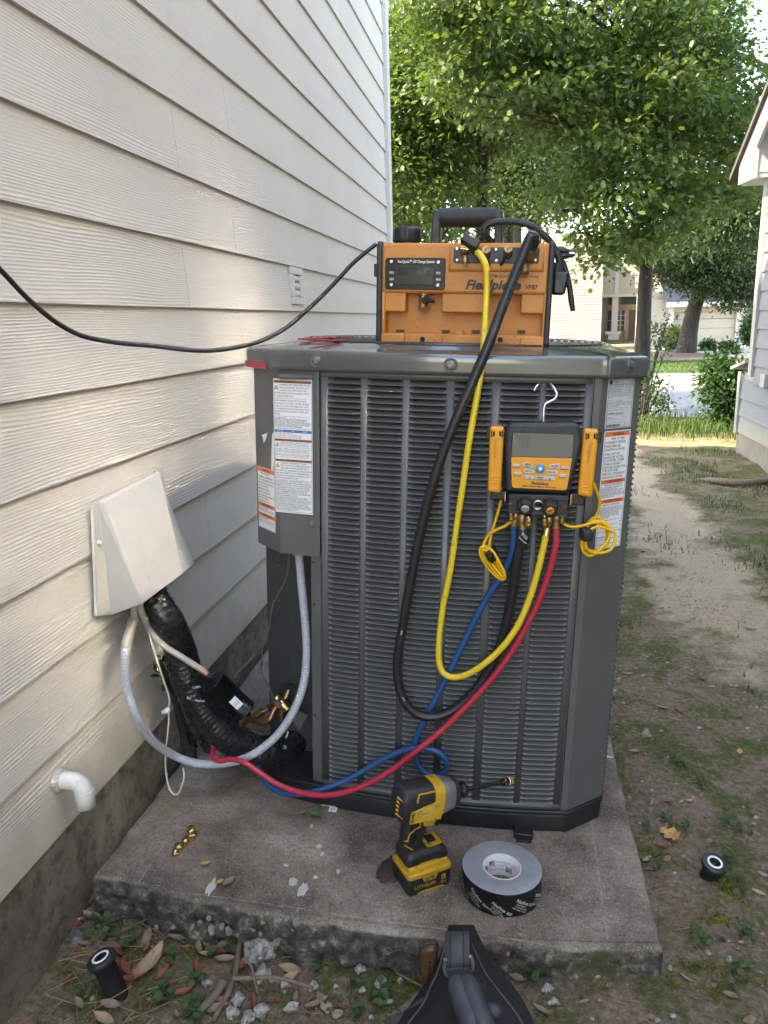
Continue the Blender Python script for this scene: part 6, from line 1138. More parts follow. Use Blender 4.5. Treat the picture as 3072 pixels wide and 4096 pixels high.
deck([(x0, 1.76, zr), (x0 + .02, 1.80, zr), (x0 + .06, 1.85, zr + .003), (x0 + .10, 1.87, zr + .004)], .016, 'strap_band'); deck([(x0, 1.755, zr), (x0 + .04, 1.735, zr), (x0 + .08, 1.722, zr), (x1, 1.73, zr)], .014, 'strap_band'); deck([(x0 + .06, 1.852, zr + .004), (x0 + .075, 1.80, zr + .006), (x0 + .08, 1.73, zr + .0035)], .010, 'strap_link')
# ================================================================== tools on the slab
C0_, C1_, C2_ = qp('E', 382, 1128), qp('E', 732, 1008), qp('E', 275, 905, .012)
fw = (C1_ - C0_); fw[2] = 0; fw /= np.linalg.norm(fw); sd_ = np.array([fw[1], -fw[0], 0.0]); upz = np.array([0, 0, 1.0])
BLn = float((C1_ - C0_) @ fw); BWd = .078
OB = C0_ + fw * BLn / 2 - sd_ * BWd / 2; OB[2] = 0
def tp(f, s, z): return OB + fw * f + sd_ * s + upz * z
def tq(c, u, v, off=0.0): p = qpl(c, u, v, OB + sd_ * off, sd_) - OB; return float(p @ fw), float(p[2])
M['dw_yellow'] = mat('tool_yellow', (.54, .30, .018), .46, var=.15, vs=30, dirt=(.12, .075, .03), ds=60, dthr=(.53, .68), bmp=.1, bs=300)
M['dw_black'] = mat('tool_black', (.018, .018, .0185), .52, var=.2, vs=40, bmp=.2, bs=500)
M['dw_silver'] = mat('tool_silver', (.34, .34, .35), .42, .8, var=.2, vs=25, dirt=(.10, .09, .08), ds=70, dthr=(.6, .7))
dw = thing('impact_driver', 'worn yellow and black cordless impact driver standing on its battery', 'impact driver', OB)
tm = lambda f, z, d: tp(f, d, z)
def side(k, pts, s0, s1, r, bev, off=0.0, n=4): P = [tq('E', u, v, off) for u, v in pts]; P = rpoly(P, r, n) if r else P; k.slab(P, tm, s0, s1, bev, bev, seg=3); return k
# battery
k = MB(); P = rrect(-BLn / 2, BLn / 2, -BWd / 2, BWd / 2, .008, 4); k.slab(P, lambda a, b2, d: tp(a, b2, d), .001, .043, .004, .004); k.build('battery', M['dw_black'], dw)
bat = [o for o in dw.children if o.name.startswith('battery')][0]
k = MB(); k.slab(rrect(-BLn / 2 - .002, BLn / 2 + .002, -BWd / 2 - .002, BWd / 2 + .002, .009, 4), lambda a, b2, d: tp(a, b2, d), .040, .052, .003, .002); k.slab(rrect(-BLn / 2 + .004, BLn / 2 - .002, -BWd / 2 + .006, BWd / 2 - .006, .010, 4), lambda a, b2, d: tp(a, b2, d), .0515, .064, .007); k.build('battery_cover', M['dw_yellow'], bat)
k = MB(); k.slab(rpoly([(-BLn * .30, .0025), (BLn * .36, .0025), (BLn * .26, .007), (-BLn * .22, .007)], .002, 2), tm, BWd / 2 - .001, BWd / 2 + .0012); k.build('battery_bumper', M['dw_yellow'], bat)
k = MB(); k.slab(rpoly([(-BLn * .20, .0405), (BLn * .17, .0405), (BLn * .12, .0285), (-BLn * .14, .0285)], .0015, 2), tm, BWd / 2 - .001, BWd / 2 + .0012); k.build('voltage_tab', M['dw_yellow'], bat)
def btxt(f, z, h, tx, mt, w_, off=.0013): text(bat, 'battery_text', tx, h / .7, M[mt], tp(f, BWd / 2 + off - .0004, z), fw, upz, 'CENTER', 1, .006, 0, .0004, res=3, fit=w_, fill=True)
btxt(-.003, .0335, .0072, '20V', 'ink', .023, .0016); btxt(-.013, .0195, .0085, 'LITHIUM', 'dw_yellow', .048); btxt(.031, .0265, .0135, '8', 'dw_yellow', .011); btxt(.031, .0145, .0062, 'AH', 'dw_yellow', .014)
# foot, grip, body
k = MB(); P = [tq('E', u, v, .03) for u, v in ((325, 815), (320, 700), (420, 760), (500, 700), (600, 740), (655, 850), (640, 885), (390, 950))]
k.slab(rpoly([(-.050, .060), (-.052, .082), (-.040, .094), (.026, .094), (.048, .080), (.050, .060)], .008, 4), tm, -.031, .031, .010, .010); foot = k.build('foot', M['dw_black'], dw)
k = MB(); k.slab(rpoly([(.0, .0935), (.032, .0935), (.036, .097), (-.001, .097)], .001, 2), tm, -.016, .022); k.build('mode_panel', M['dw_yellow'], foot)
k = MB(); k.slab(rrect(.006, .026, -.009, .014, .002, 2), lambda a, b2, d: tp(a, b2, d), .0968, .0985); k.build('mode_button', M['dw_black'], foot)
k = MB(); k.slab(rrect(-.022, .02, .066, .0685, .001, 2), tm, .0308, .0316); k.build('yellow_trim', M['dw_yellow'], foot)
k = side(MB(), [(330, 830), (338, 640), (352, 560), (366, 470), (505, 440), (520, 530), (545, 555), (520, 600), (500, 660), (475, 720), (480, 800)], -.0165, .0165, .006, .012, .012); grip = k.build('grip', M['dw_black'], dw)
k = side(MB(), [(425, 700), (470, 585), (515, 575), (480, 690), (455, 700)], .0155, .0175, .003, .001, .017); k.build('grip_texture', M['black_rubber'], grip)
for pts in ([(345, 655), (378, 660), (395, 600), (440, 555), (480, 540), (487, 455), (480, 455), (473, 535), (436, 548), (388, 594), (372, 650), (346, 648)], [(345, 690), (400, 720), (440, 745), (455, 790), (462, 788), (446, 738), (404, 712), (346, 682)], [(390, 800), (392, 745), (420, 745), (418, 805)]):
    k = side(MB(), pts, .0155, .0172, 0, 0, .0165); k.build('yellow_pinstripe', M['dw_yellow'], grip)
ra, rb_ = np.array(tq('E', 285, 335)), np.array(tq('E', 755, 240)); A = tp(ra[0], 0, ra[1]); Bv = tp(rb_[0], 0, rb_[1]); axd = Bv - A; LB = np.linalg.norm(axd); axd = axd / LB
up2 = np.cross(sd_, axd); up2 = up2 if up2[2] > 0 else -up2
def ring(k, prof, sq=1.0, n=28, pw=3.2):
    G = []
    for l, w_, h_ in prof:
        G.append([A + axd * (LB * l) + sd_ * (w_ * np.sign(math.cos(t_)) * abs(math.cos(t_)) ** (2 / pw)) + up2 * (h_ * np.sign(math.sin(t_)) * abs(math.sin(t_)) ** (2 / pw)) for t_ in np.linspace(0, 2 * math.pi, n, endpoint=False)])
    k.sheet(np.array(G), True, True); k.add(G[0], [list(range(n))]); k.add(G[-1], [list(range(n))]); return k
k = ring(MB(), [(-.03, .018, .022), (0, .026, .031), (.03, .031, .037), (.08, .033, .0385), (.5, .033, .0385), (.6, .0325, .038)]); hb_ = k.build('motor_housing', M['dw_black'], dw)
k = ring(MB(), [(.53, .0335, .0392), (.60, .034, .0395), (.70, .0335, .039)]); k.build('yellow_collar', M['dw_yellow'], hb_)
k = ring(MB(), [(.69, .033, .0385), (.76, .0325, .0375), (.86, .0305, .035), (.95, .027, .031)], pw=2.4); k.build('gear_case', M['dw_silver'], hb_)
k = ring(MB(), [(.93, .0285, .033), (.97, .029, .0335), (1.01, .027, .031), (1.04, .022, .025)], pw=2.2); k.build('nose_bumper', M['dw_black'], hb_)
k = MB(); k.lathe([(.010, 0), (.010, .012), (.0155, .013), (.0165, .016), (.0165, .022), (.012, .025), (.0075, .026), (.0075, .03)], Bv + axd * .004, axd, 24); k.build('collet', M['black_plastic'], dw)
# vents on the tail
for i in range(5):
    k = MB(); c_ = A - axd * .003 + up2 * (.020 - .009 * i); k.tube([c_ + sd_ * .010 - axd * .003, c_ + sd_ * .026 + axd * .006 - up2 * .004], .0022, 6); k.build('tail_vent', M['dw_yellow'], hb_)
def hp(l, h): return A + axd * (LB * l) + up2 * h
def hs(k, pts, s0, s1, r=.002): k.slab(rpoly(pts, r, 3), lambda a, b2, d: hp(a, b2) + sd_ * d, s0, s1, .0006); return k
k = hs(MB(), [(.12, -.032), (.12, -.006), (.34, .002), (.56, .008), (.66, .008), (.66, -.034)], .0315, .0338); lp = k.build('side_panel', M['dw_yellow'], hb_)
k = hs(MB(), [(.20, -.022), (.20, -.004), (.52, .002), (.52, -.020)], .0336, .0342, .001); pt_ = k.build('spec_label', mat('spec_label', (.55, .36, .06), .5), lp)
for i, (tx, w_) in enumerate((('DCF883 3/8" Impact', .030), ('20V MAX', .018), ('WARNING: READ MANUAL', .034), ('TYPE 2  0-2800 RPM', .032), ('SER. 20-52', .022))):
    text(pt_, 'spec_text', tx, .0030, M['ink' if i != 2 else 'red_tape'], hp(.215, -.0045 - .0034 * i) + sd_ * .0343, axd, up2, 'LEFT', 1, .01, 0, .0004, res=1, fit=w_)
for i in range(6):
    k = hs(MB(), [(.135, -.029 + .0042 * i), (.135, -.0268 + .0042 * i), (.18, -.0262 + .0042 * i), (.18, -.0284 + .0042 * i)], .0337, .0346, 0.0006); k.build('vent_rib', M['dw_black'], lp)
k = hs(MB(), [(.20, .015), (.22, .033), (.50, .034), (.50, .031), (.24, .030), (.225, .013)], .031, .0336, 0.0008); k.build('yellow_pinstripe', M['dw_yellow'], hb_)
for l, h in ((.14, .020), (.46, .020)):
    k = MB(); k.lathe([(.003, 0), (.003, .0012)], hp(l, h) + sd_ * .0325, sd_, 10); k.build('screw', M['black_plastic'], hb_)
k = side(MB(), [(505, 525), (500, 420), (640, 395), (655, 410), (610, 450), (585, 520)], -.014, .016, .003, .003, .012); tgd = k.build('trigger_guard', M['dw_yellow'], dw)
k = side(MB(), [(585, 505), (590, 450), (640, 415), (630, 440), (612, 470), (622, 505), (605, 512)], -.009, .009, .002, .003, .0); k.build('trigger', M['black_plastic'], dw)
T0, T1 = np.array(tq('E', 775, 240)), np.array(tq('E', 1150, 165)); T2 = np.array(tq('E', 1238, 150))
bt = thing('bit_holder', 'long black bit extension with red and yellow rings in the impact driver', 'drill bit', tp(T0[0], 0, T0[1])); X0_, X1_, X2_ = tp(T0[0], 0, T0[1]), tp(T1[0], 0, T1[1]), tp(T2[0], 0, T2[1]); d_ = X2_ - X0_; d_ /= np.linalg.norm(d_)
k = MB(); k.tube([X0_, X0_ + d_ * .03], .0042, 6); k.tube([X0_ + d_ * .03, X1_], .0048, 14); k.build('shank', M['black_plastic'], bt)
Lx = np.linalg.norm(X2_ - X1_); k = MB(); k.lathe([(.005, 0), (.0075, .002), (.0085, .006), (.0085, Lx * .95), (.007, Lx)], X1_, d_, 20); k.build('socket_sleeve', M['gloss_black'], bt)
for a_, b3, mt in ((.22, .36, 'red_tape'), (.62, .72, 'white_print'), (.82, .93, 'dw_yellow')):
    k = MB(); k.lathe([(.0088, 0), (.0088, Lx * (b3 - a_))], X1_ + d_ * Lx * a_, d_, 20); k.build('colour_ring', M[mt], bt)
# ------------------------------------------------------------------ roll of foil tape
HT = .052; tcx = qp('E', 1157, 868, HT); rt = np.linalg.norm(qp('E', 829, 868, HT) - qp('E', 1486, 868, HT)) / 2; ri = rt * .455
tape = thing('tape_roll', 'roll of black printed foil tape with silver edge lying on the slab', 'tape roll', (tcx[0], tcx[1], .0015)); TC = np.array([tcx[0], tcx[1], .0015])
m, t, b = new_mat('tape_edge'); tc = t.nodes.new('ShaderNodeTexCoord').outputs['Object']; s3 = t.nodes.new('ShaderNodeSeparateXYZ'); t.links.new(tc, s3.inputs[0])
rad = math_(t, 'SQRT', math_(t, 'ADD', math_(t, 'MULTIPLY', s3.outputs['X'], s3.outputs['X']), math_(t, 'MULTIPLY', s3.outputs['Y'], s3.outputs['Y'])))
cb = t.nodes.new('ShaderNodeCombineXYZ'); t.links.new(math_(t, 'MULTIPLY', rad, 1.0), cb.inputs[0]); rn = noise_tex(t, 1500, 2, .6, cb.outputs[0]); rn2 = noise_tex(t, 45, 4, .6, tc)
c = ramp(t, rn, [(.3, (.27, .30, .335)), (.6, (.38, .41, .45)), (.72, (.62, .64, .67))]); c = mixc(t, ramp(t, rn2, [(.4, .25), (.6, 0.0)]), c, (.2, .22, .26)); t.links.new(c, b.inputs['Base Color']); b.inputs['Roughness'].default_value = .45; b.inputs['Metallic'].default_value = .35; bump(t, b, rn, .35, .001)
k = MB(); a = np.linspace(0, 2 * math.pi, 72, endpoint=False)
k.sheet(np.array([[TC + [r_ * math.cos(x), r_ * math.sin(x), HT + dz] for x in a] for r_, dz in ((rt - .0003, -.0004), (rt - .002, 0), (rt * .85, .0006), (rt * .7, .001), (ri + .005, .0008), (ri + .0022, .0))]), True, True); k.build('wound_edge', m, tape)
k = MB(); k.sheet(np.array([[TC + [r_ * math.cos(x), r_ * math.sin(x), z] for x in a] for r_, z in ((ri, 0), (rt - .0015, 0), (rt, .001), (rt, HT - .001), (rt - .0005, HT))]), True, True); M['tape_black'] = mat('tape_black', (.009, .009, .0095), .35, var=.3, vs=40, bmp=.1, bs=60); ts = k.build('printed_backing', M['tape_black'], tape)
k = MB(); k.sheet(np.array([[TC + [r_ * math.cos(x), r_ * math.sin(x), z] for x in a] for r_, z in ((ri + .0023, HT - .001), (ri + .0022, HT + .001), (ri, HT + .001), (ri, .0005))]), True, True); core = k.build('paper_core', mat('core_paper', (.62, .60, .57), .7, var=.05), tape)
def wrapfn(ang, z, rot, rr, inside=False, flip=False):
    c_, s__ = math.cos(rot), math.sin(rot); sg = -1 if inside else 1
    def fn(x, y):
        if flip: x, y = -x, -y
        u = x * c_ - y * s__; v = x * s__ + y * c_; a_ = ang + sg * u / rr; return TC + np.array([rr * math.cos(a_), rr * math.sin(a_), z + v])
    return fn
for i, a0 in enumerate(np.radians([-160, -126, -92, -58, -24])):
    rot = -.55; rr_ = rt + .0004
    for tx, du, dv, sz in (('Nashua', 0, 0, .0105), ('557', .0255, -.001, .0085), ('Tape Products', .001, -.0075, .0042), ('UL 181B-FX  92P4', .004, -.013, .0040), ('FOR CLASS 1 DUCT', .003, -.018, .0040)):
        c_, s__ = math.cos(rot), math.sin(rot); u = du * c_ - dv * s__; v = du * s__ + dv * c_
        z_ = (.030 if i % 2 else .022) + v
        bent_text(ts, 'tape_lettering', tx, sz, 'white_print', wrapfn(a0 + u / rr_, z_, rot, rr_), .005)
for a0, fl in ((math.radians(72), False), (math.radians(118), True)):
    rr_ = ri - .0004
    bent_text(core, 'core_lettering', 'MADE IN USA', .0078, 'blue_ink', wrapfn(a0, .033 if not fl else .016, 0, rr_, True, fl), .0); bent_text(core, 'core_lettering', 'OF U.S & GLOBAL COMPONENTS', .0042, 'blue_ink', wrapfn(a0, .0265 if not fl else .0225, 0, rr_, True, fl), .005)
    f0_ = a0 + (.92 if not fl else -.92)
    for j in range(5):
        k = MB(); z0_ = (.026 if not fl else .012) + j * .0026; k.sheet([[TC + [rr_ * math.cos(x), rr_ * math.sin(x), z] for x in np.linspace(f0_ - .2, f0_ + .2, 8)] for z in (z0_, z0_ + .0014)]); k.build('flag_stripe', M['red_tape'], core)
    k = MB(); z0_ = (.0325 if not fl else .012); k.sheet([[TC + [(rr_ - .0003) * math.cos(x), (rr_ - .0003) * math.sin(x), z] for x in np.linspace(f0_ + .02, f0_ + .2, 6)] for z in (z0_, z0_ + .0065)]); k.build('flag_canton', M['blue_ink'], core)
bent_text(core, 'core_lettering', 'TAPE', .014, 'ink', wrapfn(math.radians(165), .028, 0, ri - .0004, True), .02)
# ------------------------------------------------------------------ brass caps
def bcap(lab, c, u, v, prof, hexp, ax=(0, 0, 1)):
    p = qp(c, u, v); e = thing('brass_cap', lab, 'brass cap', (p[0], p[1], .0015), group='brass valve caps'); p = np.array([p[0], p[1], .0018]); k = MB(); k.lathe(hexp, p, ax, 6, smooth=False); k.build('hex_base', M['brass'], e); k = MB(); k.lathe(prof, p, ax, 24); k.build('cap_top', M['brass'], e)
bcap('tallest brass cap with hex base and round top, farthest of the row', 'N', 1212, 1352, [(.0105, .0165), (.0108, .018), (.0108, .026), (.0095, .0275), (.0001, .0277)], [(.0118, 0), (.0125, .001), (.0125, .014), (.0105, .0155), (.0105, .0166)])
bcap('smallest hex brass cap, second from the tall one', 'N', 1172, 1390, [(.006, .0125), (.0055, .0145), (.0001, .0147)], [(.0074, 0), (.0078, .001), (.0078, .012), (.006, .013)])
bcap('wide flat-topped hex brass cap between two smaller ones', 'N', 1130, 1418, [(.0085, .0095), (.008, .0115), (.0001, .0117)], [(.0102, 0), (.0108, .001), (.0108, .0088), (.0085, .0098)])
bcap('domed hex brass cap, nearest of the row', 'N', 1110, 1458, [(.0066, .008), (.0062, .0115), (.004, .014), (.0001, .0148)], [(.0078, 0), (.0082, .001), (.0082, .0075), (.0066, .0085)])
# ------------------------------------------------------------------ tool bag in the foreground
M['canvas'] = mat('bag_canvas', (.005, .0055, .007), .75, var=.25, vs=25, bmp=.35, bs=700, bd=.0012); M['webbing'] = mat('webbing', (.05, .051, .053), .8, var=.2, bmp=.5, bs=350)
M['bag_vinyl'] = mat('bag_vinyl', (.034, .037, .046), .55, var=.3, vs=60, bmp=.4, bs=150, bd=.002)
def bw(u, v, y): return wy('p8', u, v, y)
bag = thing('tool_bag', 'black canvas tool bag with padded handle standing at the bottom edge', 'tool bag', (bw(900, 1090, .95)[0], .95, 0.0), 'world')
rowsB = [(215, 640, 930, 1.035), (330, 612, 985, 1.03), (450, 580, 1040, 1.02), (560, 540, 1100, 1.01), (680, 480, 1190, 1.0), (800, 432, 1285, .985), (900, 375, 1365, .975), (1000, 300, 1435, .962), (1100, 225, 1500, .95), (1250, 120, 1580, .93), (1500, -20, 1680, .90)]
G = []
for v, ul, ur, y in rowsB: G.append([bw(ul + (ur - ul) * s_, v, y - .022 * math.sin(math.pi * s_) ** .7) for s_ in np.linspace(0, 1, 15)])
G = np.array(G); k = MB(); k.sheet(G); Gb = G + np.array([0, .055, -.012]); k.sheet(Gb); k.sheet(np.stack([G[:, 0], Gb[:, 0]], 1)); k.sheet(np.stack([G[:, -1], Gb[:, -1]], 1)); k.sheet(np.stack([G[0], Gb[0]], 1)); k.build('back_panel', M['canvas'], bag)
k = MB(); k.sheet(np.array([[G[-1][0], G[-1][7], G[-1][14]], [G[-1][0] * [1, 1, 0], G[-1][7] * [1, 1, 0], G[-1][14] * [1, 1, 0]]])); k.build('lower_panel', M['canvas'], bag)
for side_ in (0, -1):
    P = [g[side_] for g in G[:9]]; k = MB(); k.tube(P, .0022, 8, 3); k.build('piping', M['webbing'], bag)
# loop of webbing at the top
P = [bw(770, v, y) for v, y in ((480, .975), (380, .978), (250, .990), (150, 1.004), (85, 1.02), (75, 1.034), (150, 1.045), (260, 1.04))]
wv_ = (bw(905, 200, 1.0) - bw(632, 200, 1.0)) / 2; Pc2 = catmull(P, 6); k = MB(); nrm = np.array([0, -.004, .002])
k.sheet(np.array([[p - wv_, p - wv_ + nrm, p + wv_ + nrm, p + wv_] for p in Pc2]), True, True); k.build('strap_loop', M['webbing'], bag)
k = MB()
for s_ in (-.55, .55): k.tube([p + wv_ * s_ + nrm * 1.25 for p in Pc2], .0006, 5)
k.build('stitching', M['dark'], bag)
k = MB(); P = [bw(u, v, .968) for u, v in ((640, 380), (630, 460), (650, 540), (700, 560), (880, 545), (930, 520), (945, 460), (925, 360), (900, 345))]; k.tube(P, .0032, 10, 5); k.build('d_ring', M['bolt_steel'], bag)
k = MB(); P = [bw(u, v, y) for u, v, y in ((785, 470, .970), (795, 550, .962), (812, 640, .952))]; wv2 = (bw(920, 550, .96) - bw(665, 560, .96)) / 2; Pc2 = catmull(P, 10)
k.sheet(np.array([[p - wv2, p - wv2 + nrm * (1 + .5 * (i % 2)), p + wv2 + nrm * (1 + .5 * (i % 2)), p + wv2] for i, p in enumerate(Pc2)]), False, True); k.build('ribbed_webbing', M['webbing'], bag)
for du, nm in ((-62, 0), (62, 1)):
    P = [bw(u + du, v, y) for u, v, y in ((810, 610, .950), (845, 700, .938), (895, 850, .920), (950, 1000, .902), (1000, 1120, .888), (1060, 1300, .880), (1090, 1420, .93))]; k = MB(); k.tube(P, [.0125, .0155, .0165, .0165, .0165, .016, .015], 16, 5); k.build('padded_handle', M['bag_vinyl'], bag)
k = MB(); p = bw(1150, 960, .925); k.lathe([(.0001, -.016), (.009, -.013), (.0125, 0), (.009, .013), (.0001, .016)], p, (1, -.2, .35), 16); k.build('grommet_tab', M['bag_vinyl'], bag)
k = MB(); Gp = np.array([[bw(u, v, y) for u, v, y in r_] for r_ in ([(1040, 455, 1.045), (1120, 450, 1.05), (1180, 500, 1.052)], [(1110, 620, 1.035), (1220, 640, 1.045), (1270, 640, 1.05)], [(1220, 800, 1.02), (1330, 840, 1.03), (1380, 820, 1.045)], [(1400, 1010, 1.0), (1460, 1010, 1.01), (1510, 1030, 1.03)], [(1560, 1250, .97), (1620, 1250, .98), (1680, 1250, 1.0)])]); k.sheet(Gp); k.sheet(Gp + np.array([0, .02, -.01])); k.sheet(np.stack([Gp[:, -1], Gp[:, -1] + np.array([0, .02, -.01])], 1)); k.build('side_pocket', M['canvas'], bag)
k = MB(); P = [g_ + np.array([0, -.004, .004]) for g_ in Gp[:, 1]]; k.tube(P, .0022, 6, 4); k.build('zip', M['old_brass'], bag)
k = MB(); P = [bw(u, v, .99) for u, v in ((60, 1060), (200, 1020), (330, 930), (420, 850))]; k.tube(P, [.008, .009, .010, .008], 10, 4); k.build('side_strap', M['webbing'], bag)
# saw and blade in the bag
M['walnut'] = mat('walnut', (.085, .040, .02), .42, var=.3, vs=14, bmp=.1, bs=60)
sw_ = thing('wood_handled_tool', 'hand tool with brown wooden handle stuck in the black tool bag', 'hand tool', bw(450, 900, 1.045), 'world')
P = rpoly([(p[0], p[2]) for p in (bw(u, v, 1.05) for u, v in ((400, 830), (385, 600), (362, 300), (365, 235), (430, 190), (520, 195), (556, 240), (555, 320), (505, 640), (470, 860)))], .008, 4); k = MB(); k.slab(P, xz, 1.062, 1.038, .007, .006, seg=3); hn = k.build('wooden_handle', M['walnut'], sw_)
P = [(p[0], p[2]) for p in (bw(u, v, 1.038) for u, v in ((362, 262), (362, 240), (440, 205), (540, 205), (545, 222), (440, 225)))]; k = MB(); k.slab(P, xz, 1.040, 1.0372); k.build('metal_inlay', M['steel'], hn)
p = bw(480, 425, 1.038); k = MB(); k.lathe([(.0042, 0), (.0042, .0008)], (p[0], 1.0382, p[2]), (0, -1, 0), 14); k.build('rivet', M['old_brass'], hn)
sb_ = thing('metal_blade', 'rounded grey metal blade tip showing behind the tool bag strap', 'blade', bw(1050, 440, 1.06), 'world'); P = rpoly([(p[0], p[2]) for p in (bw(u, v, 1.06) for u, v in ((1000, 560), (940, 200), (960, 195), (1040, 280), (1095, 390), (1110, 440), (1060, 560)))], .006, 3); k = MB(); k.slab(P, xz, 1.066, 1.058, .002, .002); k.build('blade_plate', mat('blade_steel', (.16, .15, .14), .4, .6, var=.2), sb_)

for s0_, tx in ((.11, 'WORKING PRESSURE 800 PSI   BURST 4000 PSI'), (.34, 'CHARGING HOSE   60 IN   1/4'), (.60, 'WORKING PRESSURE 800 PSI'), (.85, 'BURST 4000 PSI   60 IN')): tube_text(hy.children[0], HP['yellow_hose'], .0068, s0_, tx, .0052, 'ink', .75)
for s0_, tx in ((.16, 'VACUUM RATED HOSE   3/8 IN'), (.40, 'VACUUM RATED HOSE'), (.92, '0197'), (1.08, '0197')): tube_text(hb.children[0], HP['black_hose'], .0102, s0_, tx, .0055, 'white_print' if s0_ > .8 else 'steel', .7 if s0_ < .8 else 0)
# ================================================================== trees, shrubs, grass
def leaf_mat(name, col, trans, rough=.45):
    m, t, b = new_mat(name); tc = t.nodes.new('ShaderNodeTexCoord').outputs['Object']
    n1 = noise_tex(t, 2.2, 3, .6, tc); n2 = noise_tex(t, 23, 2, .5, tc); mx = math_(t, 'ADD', math_(t, 'MULTIPLY', n1, .55), math_(t, 'MULTIPLY', n2, .45))
    c = ramp(t, mx, [(.30, [col[0] * .45, col[1] * .6, col[2] * .9]), (.48, col), (.66, [col[0] * 1.9, col[1] * 1.5, col[2] * 1.0])])
    t.links.new(c, b.inputs['Base Color']); b.inputs['Roughness'].default_value = rough; b.inputs['Specular IOR Level'].default_value = .35
    tr = t.nodes.new('ShaderNodeBsdfTranslucent'); t.links.new(mixc(t, .5, c, trans, 'MIX'), tr.inputs[0]); mxs = t.nodes.new('ShaderNodeMixShader'); mxs.inputs[0].default_value = .35
    t.links.new(b.outputs[0], mxs.inputs[1]); t.links.new(tr.outputs[0], mxs.inputs[2]); t.links.new(mxs.outputs[0], t.nodes['Material Output'].inputs[0]); return m
M['oak_leaf'] = leaf_mat('oak_leaf', (.056, .100, .025), (.14, .21, .02)); M['dark_leaf'] = leaf_mat('dark_leaf', (0.03, 0.0585, 0.021), (0.0638, 0.1125, 0.0188)); M['mid_leaf'] = leaf_mat('mid_leaf', (0.042, 0.075, 0.024), (0.09, 0.15, 0.021)); M['shrub_leaf'] = leaf_mat('shrub_leaf', (0.0248, 0.0633, 0.0193), (0.055, 0.121, 0.0165), .3)
M['pale_leaf'] = leaf_mat('pale_leaf', (0.096, 0.12, 0.036), (0.15, 0.18, 0.036))
m, t, b = new_mat('bark'); tc = t.nodes.new('ShaderNodeTexCoord').outputs['Object']; n1 = noise_tex(t, 1, 5, .7, tc, (26, 26, 5)); n2 = noise_tex(t, 40, 3, .7, tc)
t.links.new(ramp(t, n1, [(.3, (.009, .008, .007)), (.55, (.032, .028, .024)), (.75, (.075, .067, .058))]), b.inputs['Base Color']); b.inputs['Roughness'].default_value = .95; k1 = bump(t, b, n1, 1.0, .03); bump(t, b, n2, .5, .008, k1); M['bark'] = m
OAK_V = np.array([(0, 0, 0), (.10, .16, .01), (.24, .20, .04), (.14, .32, .01), (.34, .44, .06), (.18, .52, .01), (.30, .72, .05), (.13, .76, 0), (0, 1, -.06), (-.13, .76, 0), (-.30, .72, .05), (-.18, .52, .01), (-.34, .44, .06), (-.14, .32, .01), (-.24, .20, .04), (-.10, .16, .01)], float)
OAK_F = np.array([(0, 1, 15), (1, 2, 3), (1, 3, 13), (1, 13, 15), (13, 14, 15), (3, 4, 5), (3, 5, 11), (3, 11, 13), (11, 12, 13), (5, 6, 7), (5, 7, 9), (5, 9, 11), (9, 10, 11), (7, 8, 9)])
OVL_V = np.array([(0, 0, 0), (.24, .3, .05), (.2, .68, .04), (0, 1, -.05), (-.2, .68, .04), (-.24, .3, .05)], float); OVL_F = np.array([(0, 1, 5), (1, 2, 4), (1, 4, 5), (2, 3, 4)])
DIA_V = np.array([(0, 0, 0), (.3, .5, .06), (0, 1, 0), (-.3, .5, .06)], float); DIA_F = np.array([(0, 1, 2), (0, 2, 3)])
def leaves(C, D, S, Nn, lv, lf, rng):
    """leaf blades at points C pointing along D with size S"""
    n = len(C); D = D / (np.linalg.norm(D, axis=1)[:, None] + 1e-9); X = np.cross(D, Nn); X /= np.linalg.norm(X, axis=1)[:, None] + 1e-9; Z = np.cross(X, D)
    V = C[:, None] + S[:, None, None] * (X[:, None] * lv[None, :, 0:1] + D[:, None] * lv[None, :, 1:2] + Z[:, None] * lv[None, :, 2:3])
    return V.reshape(-1, 3), (np.arange(n)[:, None, None] * len(lv) + lf[None]).reshape(-1, 3)
def sprays(cents, per, rad, size, lv, lf, rng, droop=.35, flat=.38):
    n = len(cents); tot = n * per; ci = np.repeat(cents, per, 0); off = rng.normal(size=(tot, 3)) * rad * np.array([1, 1, flat]) * rng.uniform(.4, 1, (tot, 1)); C = ci + off
    D = off / (np.linalg.norm(off, axis=1)[:, None] + 1e-6) + rng.normal(size=(tot, 3)) * .6; D[:, 2] -= droop; Nn = rng.normal(size=(tot, 3)) * .55 + np.array([0, 0, 1.0]); S = size * rng.uniform(.6, 1.25, tot)
    return leaves(C, D, S, Nn, lv, lf, rng)
def lobes_pts(lobes, n, rng, shell=.45):
    vol = np.array([np.prod(l[3:6]) ** .75 for l in lobes]); k = rng.choice(len(lobes), n, p=vol / vol.sum()); d = rng.normal(size=(n, 3)); d /= np.linalg.norm(d, axis=1)[:, None]; r = rng.uniform(0, 1, n) ** shell
    L = np.array(lobes); return L[k, :3] + d * r[:, None] * L[k, 3:6]
def limb(k, a, b2, r0, r1, rng, bow=.12, n=7):
    a = np.array(a, float); b2 = np.array(b2, float); P = [a + (b2 - a) * t_ + np.array([0, 0, 1]) * bow * math.sin(math.pi * t_) * np.linalg.norm(b2 - a) + rng.normal(size=3) * .015 * np.linalg.norm(b2 - a) * (0 < t_ < 1) for t_ in np.linspace(0, 1, 5)]
    k.tube(P, np.linspace(r0, r1, 5), n, 3); return P
